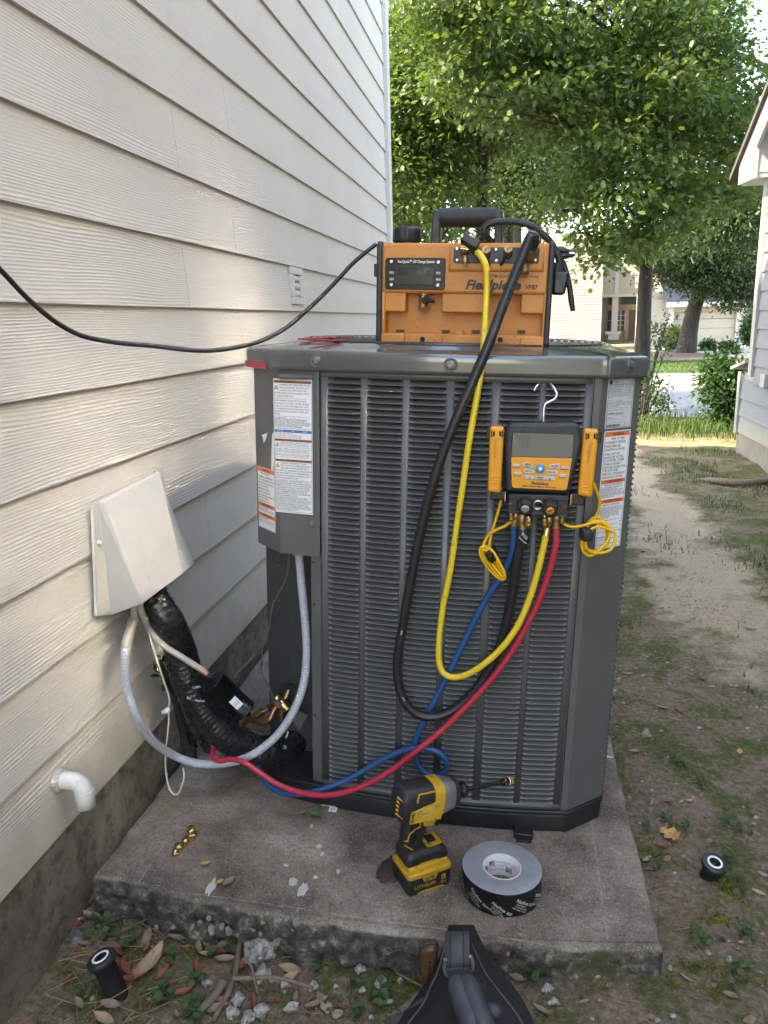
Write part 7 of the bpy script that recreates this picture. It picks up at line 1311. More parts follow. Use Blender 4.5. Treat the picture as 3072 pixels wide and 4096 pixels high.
def tree(label, trunk, radii, lobes, nspray, per, rad, size, lv, lf, mt, seed, nlimb=16, extra=None, group=None, name='tree', shell=.45, bark='bark'):
    rng = np.random.default_rng(seed); e = thing(name, label, 'tree', trunk[0], 'world', group); k = MB(); k.tube(trunk, radii, 14, 5); k.build('trunk', M[bark], e)
    C = lobes_pts(lobes, nspray, rng, shell)
    if extra is not None: C = np.vstack([C, extra])
    Tn = catmull(trunk, 8); k = MB()
    for i in range(nlimb):
        c = C[rng.integers(len(C))]; j = min(len(Tn) - 1, int(np.argmin(np.abs(Tn[:, 2] - (c[2] - .35 * np.linalg.norm(c[:2] - Tn[-1][:2]))))))
        j = max(j, len(Tn) // 3); P = limb(k, Tn[j], c, radii[-1] * rng.uniform(.45, .8), .012, rng)
        for _ in range(2): c2 = C[np.argsort(np.linalg.norm(C - P[3], axis=1))[rng.integers(1, 14)]]; limb(k, P[rng.integers(2, 4)], c2, radii[-1] * .28, .008, rng, .05, 5)
    if nlimb: k.build('limbs', M[bark], e)
    V, Fx = sprays(C, per, rad, size, lv, lf, rng); big_mesh('crown', V, Fx, M[mt], e, base=BASE[e.name]); return e
def at_(c, u, v, Y): return wy(c, u, v, Y)
# the near oak beyond the corner
Yo = 10.3; tb = wg('X', 2562, 1656); tk = [at_('X', 2556, 1690, Yo), at_('f1', 762, 560, Yo), at_('f1', 775, 250, Yo), at_('f1', 800, 0, Yo), at_('I', 1195, 700, Yo), at_('I', 1200, 450, Yo + .2), at_('I', 1190, 200, Yo + .3), at_('I', 1180, -150, Yo + .4)]; tk[0][2] = -.1
tk[0] = tk[0] * [1, 1, 0] + [0, 0, -.15]
def lb(c, u, v, Y, rx, ry, rz): p = at_(c, u, v, Y); return (p[0], p[1], p[2], rx, ry, rz)
OL = [lb('I', 1000, 450, 9.6, .95, 1.0, .75), lb('I', 700, 330, 9.3, .9, .9, .7), lb('I', 1150, 300, 9.8, .9, 1, .8), lb('I', 500, 250, 9.0, .8, .8, .7), lb('I', 1050, 700, 9.6, .5, .7, .45), lb('I', 950, 880, 9.4, .55, .6, .45), lb('I', 1130, 820, 9.9, .7, .7, .5),
      lb('I', 1250, 900, 9.8, .5, .6, .45), lb('H', 450, 250, 9.5, .42, .5, .33), lb('H', 700, 150, 9.7, .4, .5, .3), lb('I', 1350, 600, 10.4, .7, .9, .6), lb('I', 1480, 480, 10.6, .55, .8, .5), lb('I', 1500, 800, 10.8, .5, .7, .4), lb('I', 1250, 100, 10, .8, .9, .6), lb('I', 800, 80, 9.4, .9, .9, .5), lb('I', 400, 60, 9.0, .8, .8, .5), 
      lb('I', 1580, 560, 10.8, .35, .6, .4), lb('I', 1000, -200, 10, 1.6, 1.4, .8), lb('I', 300, -200, 9.2, 1.2, 1.0, .7)]
UP = np.random.default_rng(99); HI = lobes_pts([(.3, 8.6, 6.4, 1.5, 1.3, .6), (2.1, 8.9, 6.6, 1.5, 1.3, .6), (-.8, 9.2, 6.6, 1.3, 1.2, .6), (3.8, 9.4, 6.4, 1.3, 1.2, .6), (1.2, 10.2, 7.2, 2.0, 1.2, .7)], 150, UP)
tree('oak with lobed leaves and dark rough trunk just right of the condenser', tk, [.125, .088, .082, .078, .076, .066, .055, .04], OL, 330, 118, .27, .088, OAK_V, OAK_F, 'oak_leaf', 5, 44, HI, name='oak_tree', shell=.38)
# the leafy tree close behind the house corner, on the left
Yl = 11.5; tl = [at_('I', 470, 1250, Yl), at_('I', 455, 900, Yl), at_('I', 450, 700, Yl), at_('I', 430, 400, Yl), at_('I', 420, 0, Yl)]; tl[0] = tl[0] * [1, 1, 0] - [0, 0, .1]
LL = [lb('I', 150, 300, 10.5, .9, .9, .8), lb('I', 100, 650, 10.4, .6, .7, .6), lb('I', 250, 800, 10.8, .7, .7, .5), lb('I', 120, 950, 10.6, .5, .6, .4), lb('I', 330, 500, 11.0, .8, .8, .7), lb('I', 200, 50, 10.8, .9, .9, .6), lb('I', 560, 480, 11.2, .8, .8, .6), lb('I', -80, 500, 10.8, .7, .8, .9), lb('I', 300, 960, 11.4, .4, .5, .3)]
tree('bright green oak filling the gap beside the house corner', tl, [.12, .10, .09, .08, .05], LL, 190, 118, .27, .085, OAK_V, OAK_F, 'oak_leaf', 8, 30, name='oak_tree', shell=.4)
# further trees across the street
def far_tree(label, u, Y, r0, top_v, lobes, n, per, rad, size, mt, seed, lean=0.0, nl=12, lvf=(OVL_V, OVL_F)):
    g = at_('X', u, 1300, Y); z0 = float(slope_z(Y)); tz = at_('X', u, top_v, Y)[2]; tkk = [(g[0], Y, z0 - .2), (g[0] + lean * .15, Y, z0 + (tz - z0) * .3), (g[0] + lean * .5, Y, z0 + (tz - z0) * .65), (g[0] + lean, Y, tz)]
    return tree(label, tkk, [r0 * 1.25, r0, r0 * .8, r0 * .4], lobes, n, per, rad, size, *lvf, mt, seed, nl, name='tree', group='trees across the street')
Y2 = 34.5; b3 = wg('f1', 1070, 735)
t2 = [at_('f1', u, v, Y2) for u, v in ((1065, 740), (1090, 600), (1120, 450), (1165, 320), (1215, 190), (1260, 60), (1290, -120))]; t2[0] = t2[0] * [1, 1, 0] + [0, 0, float(slope_z(Y2)) - .25]
T2 = [lb('f1', 1300, 200, 33, 1.5, 1.6, .9), lb('f1', 1400, 330, 33, 1.3, 1.4, .55), lb('f1', 1150, 80, 33, 1.7, 1.6, 1.1), lb('f1', 1480, 100, 34, 1.6, 1.6, 1.4), lb('f1', 1000, 120, 34, 1.3, 1.4, .9), lb('f1', 1250, -150, 34, 2.6, 2, 1.6), lb('f1', 1560, 250, 33, .8, 1, .7)]
tree('leaning grey-barked tree in the mulch bed before the garage', t2, [.46, .34, .30, .26, .22, .18, .12], T2, 430, 80, .5, .14, OVL_V, OVL_F, 'dark_leaf', 21, 12, name='tree', group='trees across the street')
far_tree('tall pine-like tree with pale trunk behind the pump handle', 2020, 30, .24, -900, [lb('I', 600, 700, 28, 2.2, 2, 1.6), lb('I', 480, 450, 28, 2.4, 2, 2), lb('I', 560, 860, 27, 1.5, 1.5, .9), lb('I', 250, 850, 27, 2, 1.8, 1.3), lb('I', 700, 300, 29, 2.4, 2, 2)], 440, 90, .62, .15, 'mid_leaf', 31)
far_tree('second tall tree with dark trunk left of the oak', 2130, 36, .3, -900, [lb('I', 800, 780, 33, 2.0, 2, 1.6), lb('I', 850, 550, 34, 2.6, 2.4, 2.2), lb('I', 1000, 300, 35, 3, 2.4, 2.4), lb('I', 500, 150, 35, 3.2, 2.5, 2.4)], 440, 90, .75, .18, 'dark_leaf', 32)
far_tree('dark leafy tree beyond the right-hand oak branches', 3075, 27, .26, -600, [lb('I', 1400, 750, 26, 1.6, 1.6, 1.5), lb('I', 1300, 450, 26, 1.6, 1.6, 1.7), lb('I', 1560, 900, 26, 1.2, 1.3, 1.0), lb('I', 1250, 150, 27, 1.6, 1.6, 1.3), lb('I', 1600, 640, 26, .9, 1.2, 1.1), lb('I', 1450, 960, 26, 1.1, 1.2, .7)], 330, 90, .6, .14, 'dark_leaf', 33)
far_tree('bright far tree behind the house corner at the left', 1640, 24, .2, -500, [lb('I', 120, 750, 22, 1.5, 1.5, 1.4), lb('I', 60, 350, 22, 1.6, 1.5, 1.8), lb('I', 300, 250, 23, 2, 1.7, 1.8), lb('I', 90, 1000, 22, 1.2, 1.2, .8), lb('I', 330, 640, 23, 1.4, 1.4, 1.2)], 320, 86, .52, .13, 'mid_leaf', 34)
far_tree('broad far tree closing the view between the trunks', 2060, 48, .3, -500, [lb('I', 700, 720, 46, 3.4, 3, 2.2), lb('I', 400, 600, 46, 4, 3, 3), lb('I', 1050, 520, 47, 4, 3, 3.2), lb('I', 650, 300, 47, 5, 3, 4), lb('I', 1300, 250, 48, 3.2, 3, 3)], 430, 86, 1.1, .28, 'dark_leaf', 35)
# shrubs
def shrub(label, base, lobes, n, per, rad, size, mt, seed, stems=7, lvf=(OVL_V, OVL_F), name='shrub', group=None, cat='shrub'):
    rng = np.random.default_rng(seed); e = thing(name, label, cat, base, 'world', group); C = lobes_pts(lobes, n, rng, .5); k = MB()
    for i in range(stems): limb(k, np.array(base) + rng.normal(size=3) * [.04, .04, 0], C[rng.integers(n)], .012, .004, rng, .03, 5)
    k.build('stems', M['bark'], e); V, Fx = sprays(C, per, rad, size, *lvf, rng, .1, .9); big_mesh('foliage', V, Fx, M[mt], e, base=BASE[e.name]); return e
g = wg('f2', 1110, 1345); yb = g[1] + .15
shrub('glossy dark green shrub against the end of the grey neighbour house', (g[0] + .06, yb, 0), [lb('f2', 1090, 700, yb, .26, .3, .25), lb('f2', 1180, 560, yb + .1, .26, .3, .18), lb('f2', 1060, 860, yb, .2, .25, .18), lb('f2', 1200, 850, yb, .18, .22, .2), lb('f2', 1120, 1150, yb, .17, .2, .2), lb('f2', 1050, 1260, yb - .1, .14, .16, .12)], 210, 22, .07, .062, 'shrub_leaf', 41, 14)
for i, (u, v, w_, h_, mt, lab) in enumerate(((885, 350, 75, 70, 'shrub_leaf', 'small round shrub before the garage door, nearer the leaning trunk'), (1140, 400, 110, 80, 'dark_leaf', 'wider dark shrub before the garage door, nearer the neighbour house'))):
    g = wg('f2', u, v); Yg = g[1]; sc = Yg * .3146 / 3100
    shrub(lab, (g[0], Yg, g[2]), [(g[0], Yg, g[2] + h_ * sc * .9, w_ * sc * .95, w_ * sc * .9, h_ * sc * .8)], 70, 24, .12, .13, mt, 50 + i, 5, group='shrubs by the garage')
g = wg('f2', 450, 290); Yg = 40; sc = Yg * .3146 / 3100; p = at_('f2', 455, 150, Yg); shrub('pale flowering shrub left of the leaning grey trunk', (p[0], Yg, float(slope_z(Yg))), [(p[0], Yg, p[2] - .1, 105 * sc, .5, 130 * sc)], 110, 26, .16, .16, 'pale_leaf', 60, 6)
p = at_('f2', 190, 850, 9.4); shrub('thin twiggy sapling at the foot of the oak beside the condenser', (p[0] - .1, 9.4, 0), [(p[0], 9.4, p[2], .17, .2, .22), (p[0] + .12, 9.4, p[2] - .1, .12, .15, .12), (p[0] - .1, 9.3, p[2] + .2, .12, .12, .12)], 60, 9, .06, .05, 'mid_leaf', 61, 12, cat='sapling', name='sapling')
p = at_('f1', 860, 620, 11); shrub('leafy shoots growing from the right side of the oak trunk', (p[0] - .2, 10.6, 0), [(p[0], 10.8, p[2], .2, .2, .3)], 34, 8, .08, .06, 'mid_leaf', 62, 8, cat='sapling', name='sapling')
p = at_('f1', 1540, 560, 40); shrub('tall bush beside the far garage, near the neighbour wall', (p[0], 40, float(slope_z(40))), [(p[0], 40, p[2], .5, .5, .9)], 90, 24, .16, .15, 'shrub_leaf', 63, 5)
# grass: uncountable blades
def grass(name, label, pts, h, wd, mt, seed):
    rng = np.random.default_rng(seed); n = len(pts); a = rng.uniform(0, 2 * math.pi, n); L = h * rng.uniform(.5, 1.3, n); bend = rng.uniform(.1, .8, n)
    dx = np.stack([np.cos(a), np.sin(a), np.zeros(n)], 1); sx = np.stack([-np.sin(a), np.cos(a), np.zeros(n)], 1); w_ = wd * rng.uniform(.7, 1.3, n)
    V = np.zeros((n, 5, 3)); V[:, 0] = pts - sx * w_[:, None]; V[:, 1] = pts + sx * w_[:, None]; mid = pts + dx * (L * bend * .3)[:, None] + np.array([0, 0, 1]) * (L * .6)[:, None]
    V[:, 2] = mid + sx * w_[:, None] * .7; V[:, 3] = mid - sx * w_[:, None] * .7; V[:, 4] = pts + dx * (L * bend)[:, None] + np.array([0, 0, 1]) * (L * (1 - bend * .3))[:, None]
    Fx = (np.arange(n)[:, None, None] * 5 + np.array([(0, 1, 2), (0, 2, 3), (3, 2, 4)])[None]).reshape(-1, 3); return big_mesh(name, V.reshape(-1, 3), Fx, M[mt], label=label, cat='grass', kind='stuff')
M['grass'] = leaf_mat('grass_blade', (.044, .082, .020), (.07, .12, .02), .6)
rg_ = np.random.default_rng(3)
def scatter(n, x0, x1, y0, y1, dens=None):
    x = rg_.uniform(x0, x1, n); y = rg_.uniform(y0, y1, n)
    if dens is not None: kk = rg_.uniform(0, 1, n) < dens(x, y); x, y = x[kk], y[kk]
    return np.stack([x, y, ground_z(x, y)], 1)
grass('verge_grass', 'ragged tall grass along the near edge of the street', scatter(5200, .2, 2.3, 8.0, 9.75, lambda x, y: np.clip((fbm(x * 2, y * 2, 5) - .28) * 3, 0, 1) * np.clip((y - 8) * 2, .25, 1)), .15, .004, 'grass', 1)
grass('side_yard_grass', 'sparse low grass and weeds between the two houses', scatter(26000, .3, 1.95, 2.0, 8.2, lambda x, y: np.clip((fbm(x * 2.3 + 9, y * 2.3, 15) - .46) * 5, 0, .75) * np.clip(np.abs(x - .75 - .35 * (vnoise(y * .6, y * 0, 2) - .3)) * 3.2, .04, 1)), .035, .0022, 'grass', 2)
L_ = scatter(30000, -2, 9, 16.7, 25.5); L_[:, 2] = slope_z(L_[:, 1]) + .04; grass('lawn_grass', 'mown lawn across the street', L_, .06, .012, 'grass', 4)
# ================================================================== small things on the ground
rl = np.random.default_rng(77)
def dist_px(P): return float(np.linalg.norm(np.asarray(P) - EYE)) / F
LM = dict(red=mat('leaf_red', (.22, .062, .028), .55, var=.3, vs=40, dirt=(.10, .045, .03), ds=60), tan=mat('leaf_tan', (.34, .235, .15), .7, var=.25, vs=40, dirt=(.16, .11, .07), ds=60), grey=mat('leaf_grey', (.24, .175, .13), .75, var=.25, vs=40, dirt=(.12, .085, .06), ds=60), orange=mat('leaf_orange', (.46, .25, .09), .65, var=.25, vs=40, dirt=(.22, .11, .05), ds=60), green=mat('leaf_green', (.06, .12, .035), .5, var=.2))
def leaf_shape(L, W, curl, seed, lobed=False):
    r_ = np.random.default_rng(seed); n = 9; G = []; bend = r_.uniform(-.5, .5)
    for i in range(n):
        t_ = i / (n - 1); w_ = W * math.sin(math.pi * min(1, t_ * .97 + .015)) ** .8 * (1 if not lobed else 1 + .45 * math.sin(t_ * 19)); row = []
        for s_ in (-1, -.5, 0, .5, 1): row.append(((t_ - .5) * L, w_ * s_ / 2 + bend * .1 * L * math.sin(math.pi * t_), curl * W * (s_ * s_) * .35 + .12 * curl * L * (2 * t_ - 1) ** 2 + r_.normal() * .01 * L))
        G.append(row)
    return G
def place_leaf(c, u, v, lp, ang, col, curl=.6, onpad=False, lab=None, grp='dry leaves on the dirt', lobed=False, asp=.38):
    if onpad: lc = qp(c, u, v, .002); P = toW(lc)
    else: P = wg(c, u, v)
    L = lp * CROP[c][2] * dist_px(P) * 1.05; s_ = int(rl.integers(1e6)); G = np.array(leaf_shape(L, L * asp, curl, s_, lobed))
    a = math.radians(ang); R = np.array(Matrix.Rotation(a, 3, 'Z') @ Matrix.Rotation(rl.uniform(-.35, .35), 3, 'X') @ Matrix.Rotation(rl.uniform(-.18, .18), 3, 'Y')); G = G @ R.T; G[..., 2] -= G[..., 2].min() - .004
    k = MB(); k.sheet(G + P); k.build('fallen_leaf', LM[col], base=P, frame='world', label=lab, cat='leaf', group=grp)
FL = [(165, 465, 90, 60, 'red'), (185, 525, 85, -15, 'grey'), (425, 620, 78, 95, 'grey'), (560, 622, 68, 0, 'grey'), (500, 688, 75, 20, 'red'), (335, 755, 82, -40, 'red'), (368, 800, 82, 5, 'red'), (495, 775, 68, 70, 'red'), (585, 862, 85, 30, 'red'), (520, 862, 48, 40, 'red'), (472, 850, 60, 15, 'grey'), (648, 755, 70, -55, 'red'), (658, 662, 60, -60, 'grey'), (725, 672, 95, -8, 'red'), (765, 650, 70, 50, 'grey'), (775, 715, 75, 20, 'grey'), (872, 730, 100, 55, 'red'), (727, 930, 105, 12, 'grey'), (1180, 910, 92, 35, 'grey'), (1045, 680, 95, -45, 'red'), (970, 645, 70, -70, 'red'), (1065, 760, 90, -10, 'tan'), (1090, 680, 60, 60, 'grey'), (1335, 722, 90, 5, 'grey'), (880, 610, 80, -10, 'red'), (135, 545, 50, 0, 'red'), (150, 645, 50, 10, 'grey'), (270, 915, 80, 0, 'grey'), (240, 978, 90, -15, 'tan'), (465, 900, 60, 20, 'grey'), (1060, 800, 80, 40, 'tan'), (1150, 895, 45, 60, 'red'), (105, 570, 90, 70, 'red')]
for u, v, lp, an_, col in FL: place_leaf('F', u, v, lp, an_, col, lab={'red': 'curled reddish dry leaf before the slab', 'grey': 'brown grey dry leaf before the slab', 'tan': 'pale tan dry leaf before the slab'}[col])
for i_ in range(20):
    u_ = [80, 130, 300, 380, 430, 560, 610, 690, 760, 840, 900, 960, 1010, 1090, 1140, 1210, 1290, 1400, 1480, 1570][i_]; place_leaf('F', u_, float(rl.uniform(640, 960)), float(rl.uniform(38, 62)), float(rl.uniform(0, 180)), ('red', 'grey', 'red', 'tan')[i_ % 4], .7, lab='small dry leaf fragment before the slab')
place_leaf('F', 440, 742, 165, 80, 'tan', 1.0, lab='largest tan curled leaf, standing on edge near the left sprinkler head', asp=.34)
for u, v, lp, an_ in ((595, 437, 75, -20), (705, 585, 70, -35), (880, 545, 40, 20)): place_leaf('G', u, v, lp, an_, 'grey', lab='brown dry leaf right of the bag', grp='dry leaves right of the bag')
for c, u, v, lp, an_, col in (('M', 440, 1005, 75, 40, 'tan'), ('M', 345, 207, 80, 10, 'tan'), ('M', 560, 910, 85, -20, 'red'), ('M', 480, 840, 45, 60, 'red'), ('M', 470, 590, 50, 70, 'tan'), ('M', 750, 570, 60, 20, 'tan'), ('M', 1265, 1255, 80, -30, 'tan'), ('M', 1300, 1120, 70, -30, 'grey'), ('M', 730, 1890, 80, -40, 'grey'), ('M', 1150, 1620, 60, 10, 'tan'), ('L', 672, 1930, 85, -50, 'red'), ('L', 548, 1910, 90, -5, 'tan'), ('L', 855, 1700, 60, 10, 'red'), ('L', 915, 1755, 45, -20, 'tan'), ('L', 1130, 1975, 55, 40, 'red'), ('L', 1200, 1330, 70, -20, 'grey'), ('L', 300, 1660, 70, 0, 'tan'), ('L', 640, 1390, 60, 10, 'tan')): place_leaf(c, u, v, lp, an_, col, lab='small dry leaf right of the slab', grp='dry leaves right of the slab')
place_leaf('M', 625, 850, 150, -40, 'orange', .9, lab='bright tan crumpled leaf beside the right edge of the slab', asp=.62, lobed=True, grp='dry leaves right of the slab')
place_leaf('M', 1122, 212, 70, 80, 'orange', .7, lab='small orange leaf farther back on the mossy dirt', asp=.5, grp='dry leaves right of the slab')
for c, u, v, lp, an_, col, lab in (('F', 690, 290, 42, 20, 'orange', 'orange scrap of leaf on the slab below the brass caps'), ('F', 750, 370, 34, 50, 'orange', 'small orange leaf beside the white splash on the slab'), ('F', 792, 372, 62, 70, 'grey', 'curled brown leaf at the broken front of the slab'), ('F', 1110, 65, 32, 10, 'orange', 'brown leaf scrap near the condenser foot'), ('F', 1180, 76, 52, -10, 'green', 'green fallen leaf on the slab near the condenser')): place_leaf(c, u, v, lp, an_, col, .5, True, lab, 'leaves on the slab', asp=.5)
# stones
M['lime'] = mat('limestone', (.36, .345, .31), .9, var=.25, vs=30, dirt=(.09, .078, .06), ds=55, dthr=(.46, .6), bmp=.6, bs=120, bd=.004); M['stone_brown'] = mat('stone_brown', (.26, .19, .15), .85, var=.25, vs=20, bmp=.4, bs=100); M['stone_dark'] = mat('stone_dark', (.07, .07, .068), .8, var=.4, vs=20, dirt=(.35, .34, .32), ds=30)
def rock_v(rx, ry, rz, seed, sub=2):
    bm = bmesh.new(); bmesh.ops.create_icosphere(bm, subdivisions=sub, radius=1); off = Vector((seed * 3.7 % 91, seed * 1.3 % 57, 5)); v = []
    for p in bm.verts: d = 1 + .6 * mnoise.noise(p.co * 1.3 + off) + .35 * mnoise.noise(p.co * 2.9 + off) + .15 * mnoise.noise(p.co * 6.5 + off); v.append((p.co.x * rx * d, p.co.y * ry * d, p.co.z * rz * d))
    f = [[x.index for x in g.verts] for g in bm.faces]; bm.free(); return v, f
def rock(c, u, v, sp, mt, lab, grp, fl=.75, sub=2):
    P = wg(c, u, v); r_ = sp * CROP[c][2] * dist_px(P) / 2 * .72; V, Fx = rock_v(r_ * rl.uniform(.85, 1.15), r_ * rl.uniform(.8, 1.1), r_ * fl, int(rl.integers(1e5)), sub); k = MB(); k.add([(x + P[0], y + P[1], z + P[2] + r_ * fl * .45) for x, y, z in V], Fx, False); k.build('stone', M[mt], base=P, frame='world', label=lab, cat='stone', group=grp)
W_ = 'pale limestone chunk before the slab'
for u, v, s_ in ((945, 785, 105), (835, 888, 68), (1375, 760, 70), (1465, 818, 72), (1385, 848, 45), (1500, 897, 38), (935, 940, 75), (815, 950, 75), (880, 978, 85), (1070, 930, 70), (1165, 832, 62), (1040, 820, 55), (1420, 965, 30), (1265, 830, 30), (990, 800, 35), (1230, 915, 40), (700, 815, 45), (1550, 800, 40)): rock('F', u, v, s_, 'lime', W_, 'pale stones before the slab')
rock('F', 925, 695, 135, 'lime', 'largest lumpy pale rock, against the front of the slab', 'pale stones before the slab', .8, 3)
rock('F', 1272, 955, 55, 'stone_brown', 'smooth reddish pebble in the dirt left of the tool bag', None); rock('F', 118, 605, 75, 'stone_dark', 'dark lump with pale flecks beside the left foundation', None)
for u, v, s_ in ((728, 490, 52), (755, 540, 45), (1260, 600, 30), (1500, 362, 34), (1410, 335, 22), (940, 430, 30)): rock('G', u, v, s_, 'lime', 'pale stone right of the tool bag', 'pale stones right of the bag')
for c, u, v, s_ in (('M', 435, 82, 95), ('L', 600, 695, 55), ('L', 455, 655, 45)): rock(c, u, v, s_, 'stone_brown', 'brownish stone right of the condenser', 'brown stones right of the slab')
for c, u, v, s_ in (('M', 1250, 690, 42), ('M', 830, 30, 45), ('L', 195, 1790, 70), ('M', 405, 425, 35), ('M', 1185, 30, 36), ('M', 690, 575, 36), ('M', 655, 440, 26), ('M', 645, 1100, 32), ('L', 545, 1165, 40), ('L', 1100, 1745, 34)): rock(c, u, v, s_, 'lime', 'small pale stone right of the slab', 'pale stones right of the slab')
# stones bared along the crumbled front of the slab: pieces of the slab
meshes = []
for i in range(6):
    V, Fx = rock_v(1, .8, .8, 100 + i, 2); me = bpy.data.meshes.new('aggregate'); me.from_pydata(V, [], Fx); me.materials.append(M['lime']); me.update(); meshes.append(me)
def agg(u, v, sp):
    # on the front face of the slab (plane through the measured edge)
    y = 1.25
    for _ in range(3): p = q('F', u, v, y); y = float(np.interp(p[0], fe[:, 0], fe[:, 1])) + .004
    p = q('F', u, v, y); o = bpy.data.objects.new('aggregate_stone', meshes[int(rl.integers(6))]); COL.objects.link(o); o.parent = pad; r_ = sp * .9042 * 1.6 / F / 2; o.location = p - PB; o.scale = (r_, r_ * .8, r_ * .85); o.rotation_euler = rl.uniform(0, 6, 3)
for u, v, s_ in ((715, 572, 46), (790, 577, 42), (895, 568, 34), (1095, 537, 48), (1075, 572, 34), (1045, 525, 28), (1095, 492, 28), (1165, 575, 38), (1225, 525, 28), (940, 540, 24), (930, 590, 24), (665, 540, 34), (590, 480, 26), (605, 510, 40), (335, 475, 22), (567, 463, 18), (1020, 610, 30), (1000, 630, 38), (885, 500, 26), (965, 500, 18), (1190, 530, 20), (1125, 660, 26), (1165, 645, 24), (850, 545, 40), (760, 560, 34), (700, 520, 30), (545, 560, 36), (470, 565, 30), (215, 425, 34), (630, 560, 30), (1250, 620, 20)): agg(u, v, s_)
for u, v, s_ in ((195, 140, 16), (510, 262, 18), (560, 330, 26), (540, 290, 12), (605, 300, 32), (30, 275, 16), (830, 385, 12), (905, 362, 12), (130, 230, 14), (760, 235, 14), (1000, 375, 12)):
    P = None; c_ = px('G', u, v); uu, vv = (c_[0] - 200) / .9042, (c_[1] - 3200) / .9042; agg(uu, vv, s_)
# white splashes of paint and mortar on the slab
M['paint'] = mat('paint_splash', (.46, .45, .42), .7, var=.1)
for c, u, v, w_, h_ in (('F', 712, 390, 34, 62), ('F', 1075, 365, 36, 30), ('F', 1118, 400, 42, 46), ('F', 1190, 208, 26, 18), ('F', 1205, 240, 18, 18), ('F', 1275, 320, 18, 16), ('F', 1175, 345, 18, 14), ('F', 60, 300, 12, 22), ('F', 682, 432, 22, 10), ('F', 722, 442, 16, 8), ('s5', 930, 82, 110, 26), ('F', 1158, 118, 14, 18), ('F', 1045, 292, 20, 8)):
    p = qp(c, u, v); sc = CROP[c][2] * 1.62 / F; n = 16; P = [(p[0] + w_ * sc / 2 * math.cos(t_) * (1 + .35 * (vnoise(t_ * 3, u * .37, 2) - .5) * 2), p[1] + h_ * sc * 1.5 / 2 * math.sin(t_) * (1 + .45 * (vnoise(t_ * 3 + 9, v * .31, 6) - .5) * 2)) for t_ in np.linspace(0, 2 * math.pi, n, endpoint=False)]
    if p[1] > float(np.interp(p[0], fe[:, 0], fe[:, 1])) + .022: k = MB(); k.slab(P, lambda a, b2, d: (a, b2, d), .0005, .0036, .0006); k.build('paint_splash', M['paint'], pad)
p = qp('E', 225, 900); k = MB(); V, Fx = rock_v(.022, .038, .003, 77, 3); k.add([(x + p[0], y + p[1], z + .0025) for x, y, z in V], Fx, True); k.build('mud_stain', mat('mud', (.055, .036, .026), .9, bmp=.3, bs=80), base=(p[0], p[1], .0), label='brown mud patch on the slab behind the driver battery', cat='mud')
k = MB(); k.tube([qp('s4', u, v, .004) for u, v in ((510, 882), (580, 893), (670, 908))], .0016, 6, 4); k.build('straw', mat('straw', (.52, .36, .12), .6), base=qp('s4', 510, 882), label='short yellow straw stalk on the slab against the base pan', cat='straw')
p = qp('s4', 640, 935, .002); k = MB(); k.box(p[0] - .010, p[0] + .010, p[1] - .009, p[1] + .009, .0018, .0026, .0003); o = k.build('label_scrap', M['sticker'], base=p, label='tiny white printed label scrap on the slab below the red hose', cat='paper'); text(o, 'scrap_text', '25', .012, M['ink'], (p[0], p[1], .0028), (1, .2, 0), (-.2, 1, 0), 'CENTER', lift=.0003)
# sticks
M['stick'] = mat('stick_bark', (.15, .115, .085), .9, var=.35, vs=60, bmp=.6, bs=200)
def stick(pts, wpx, lab, h=.01, c='F'):
    P = []
    for i, (u, v) in enumerate(pts): g = wg(c, u, v); P.append(g + [0, 0, h])
    r_ = wpx * CROP[c][2] * dist_px(P[0]) / 2; k = MB(); k.tube(P, np.linspace(r_, r_ * .7, len(P)), 8, 6); k.build('stick', M['stick'], base=P[0], frame='world', label=lab, cat='stick', group='sticks before the slab')
stick([(850, 610), (835, 680), (828, 750), (800, 850), (760, 930), (725, 990)], 24, 'thick forked stick leaning on the slab front, the longest')
stick([(765, 830), (735, 880), (690, 930), (660, 960)], 38, 'stubby thick stick beside the longest one', .012)
stick([(815, 845), (900, 845), (1000, 842), (1090, 862), (1165, 888)], 18, 'grey stick lying across the stones', .03)
stick([(862, 765), (895, 800), (912, 870), (925, 920)], 12, 'thin dark stick crossing the grey one', .034)
stick([(1030, 712), (1130, 716), (1250, 745)], 6, 'fine twig along the slab front'); stick([(400, 560), (460, 590), (510, 615)], 5, 'fine twig near the left sprinkler head'); stick([(1530, 780), (1600, 820), (1650, 845)], 10, 'short twig left of the tool bag handle')
stick([(1550, 960), (1600, 915), (1630, 880)], 40, 'broken pale wood chunk beside the tool bag', .008)
stick([(1290, 650), (1280, 680), (1265, 700)], 5, 'tiny hooked twig at the slab front')
stick([(385, 485), (430, 560), (500, 620)], 6, 'dark twig on the red dirt right of the slab', .008, 'M'); stick([(700, 1330), (790, 1260), (855, 1245)], 5, 'pale twig in the moss right of the slab', .008, 'M'); stick([(860, 1250), (890, 1400), (900, 1510)], 4, 'thin straw in the moss below the right sprinkler head', .01, 'M'); stick([(480, 1515), (540, 1620), (585, 1700)], 6, 'dark twig on the path beside the condenser', .008, 'L')
P = [toW(q('p6', u, v, y)) for u, v, y in ((450, 400, 1.95), (520, 290, 2.02), (600, 210, 2.08), (680, 130, 2.14), (720, 80, 2.18))]
k = MB(); k.tube(P, .006, 8, 5); k.build('stick', M['stick'], base=P[0], frame='world', label='grey stick in the gap between wall and condenser', cat='stick')
# a tree root across the path
P = [wg('L', u, v) + [0, 0, h] for u, v, h in ((800, 210, -.01), (900, 240, .02), (1010, 262, .03), (1150, 275, .03), (1330, 245, .02), (1500, 235, -.02))]; k = MB(); k.tube(P, [.01, .02, .026, .024, .022, .015], 10, 5); k.build('tree_root', M['stick'], base=P[0], frame='world', label='grey tree root crossing the dirt beside the neighbour house', cat='root')
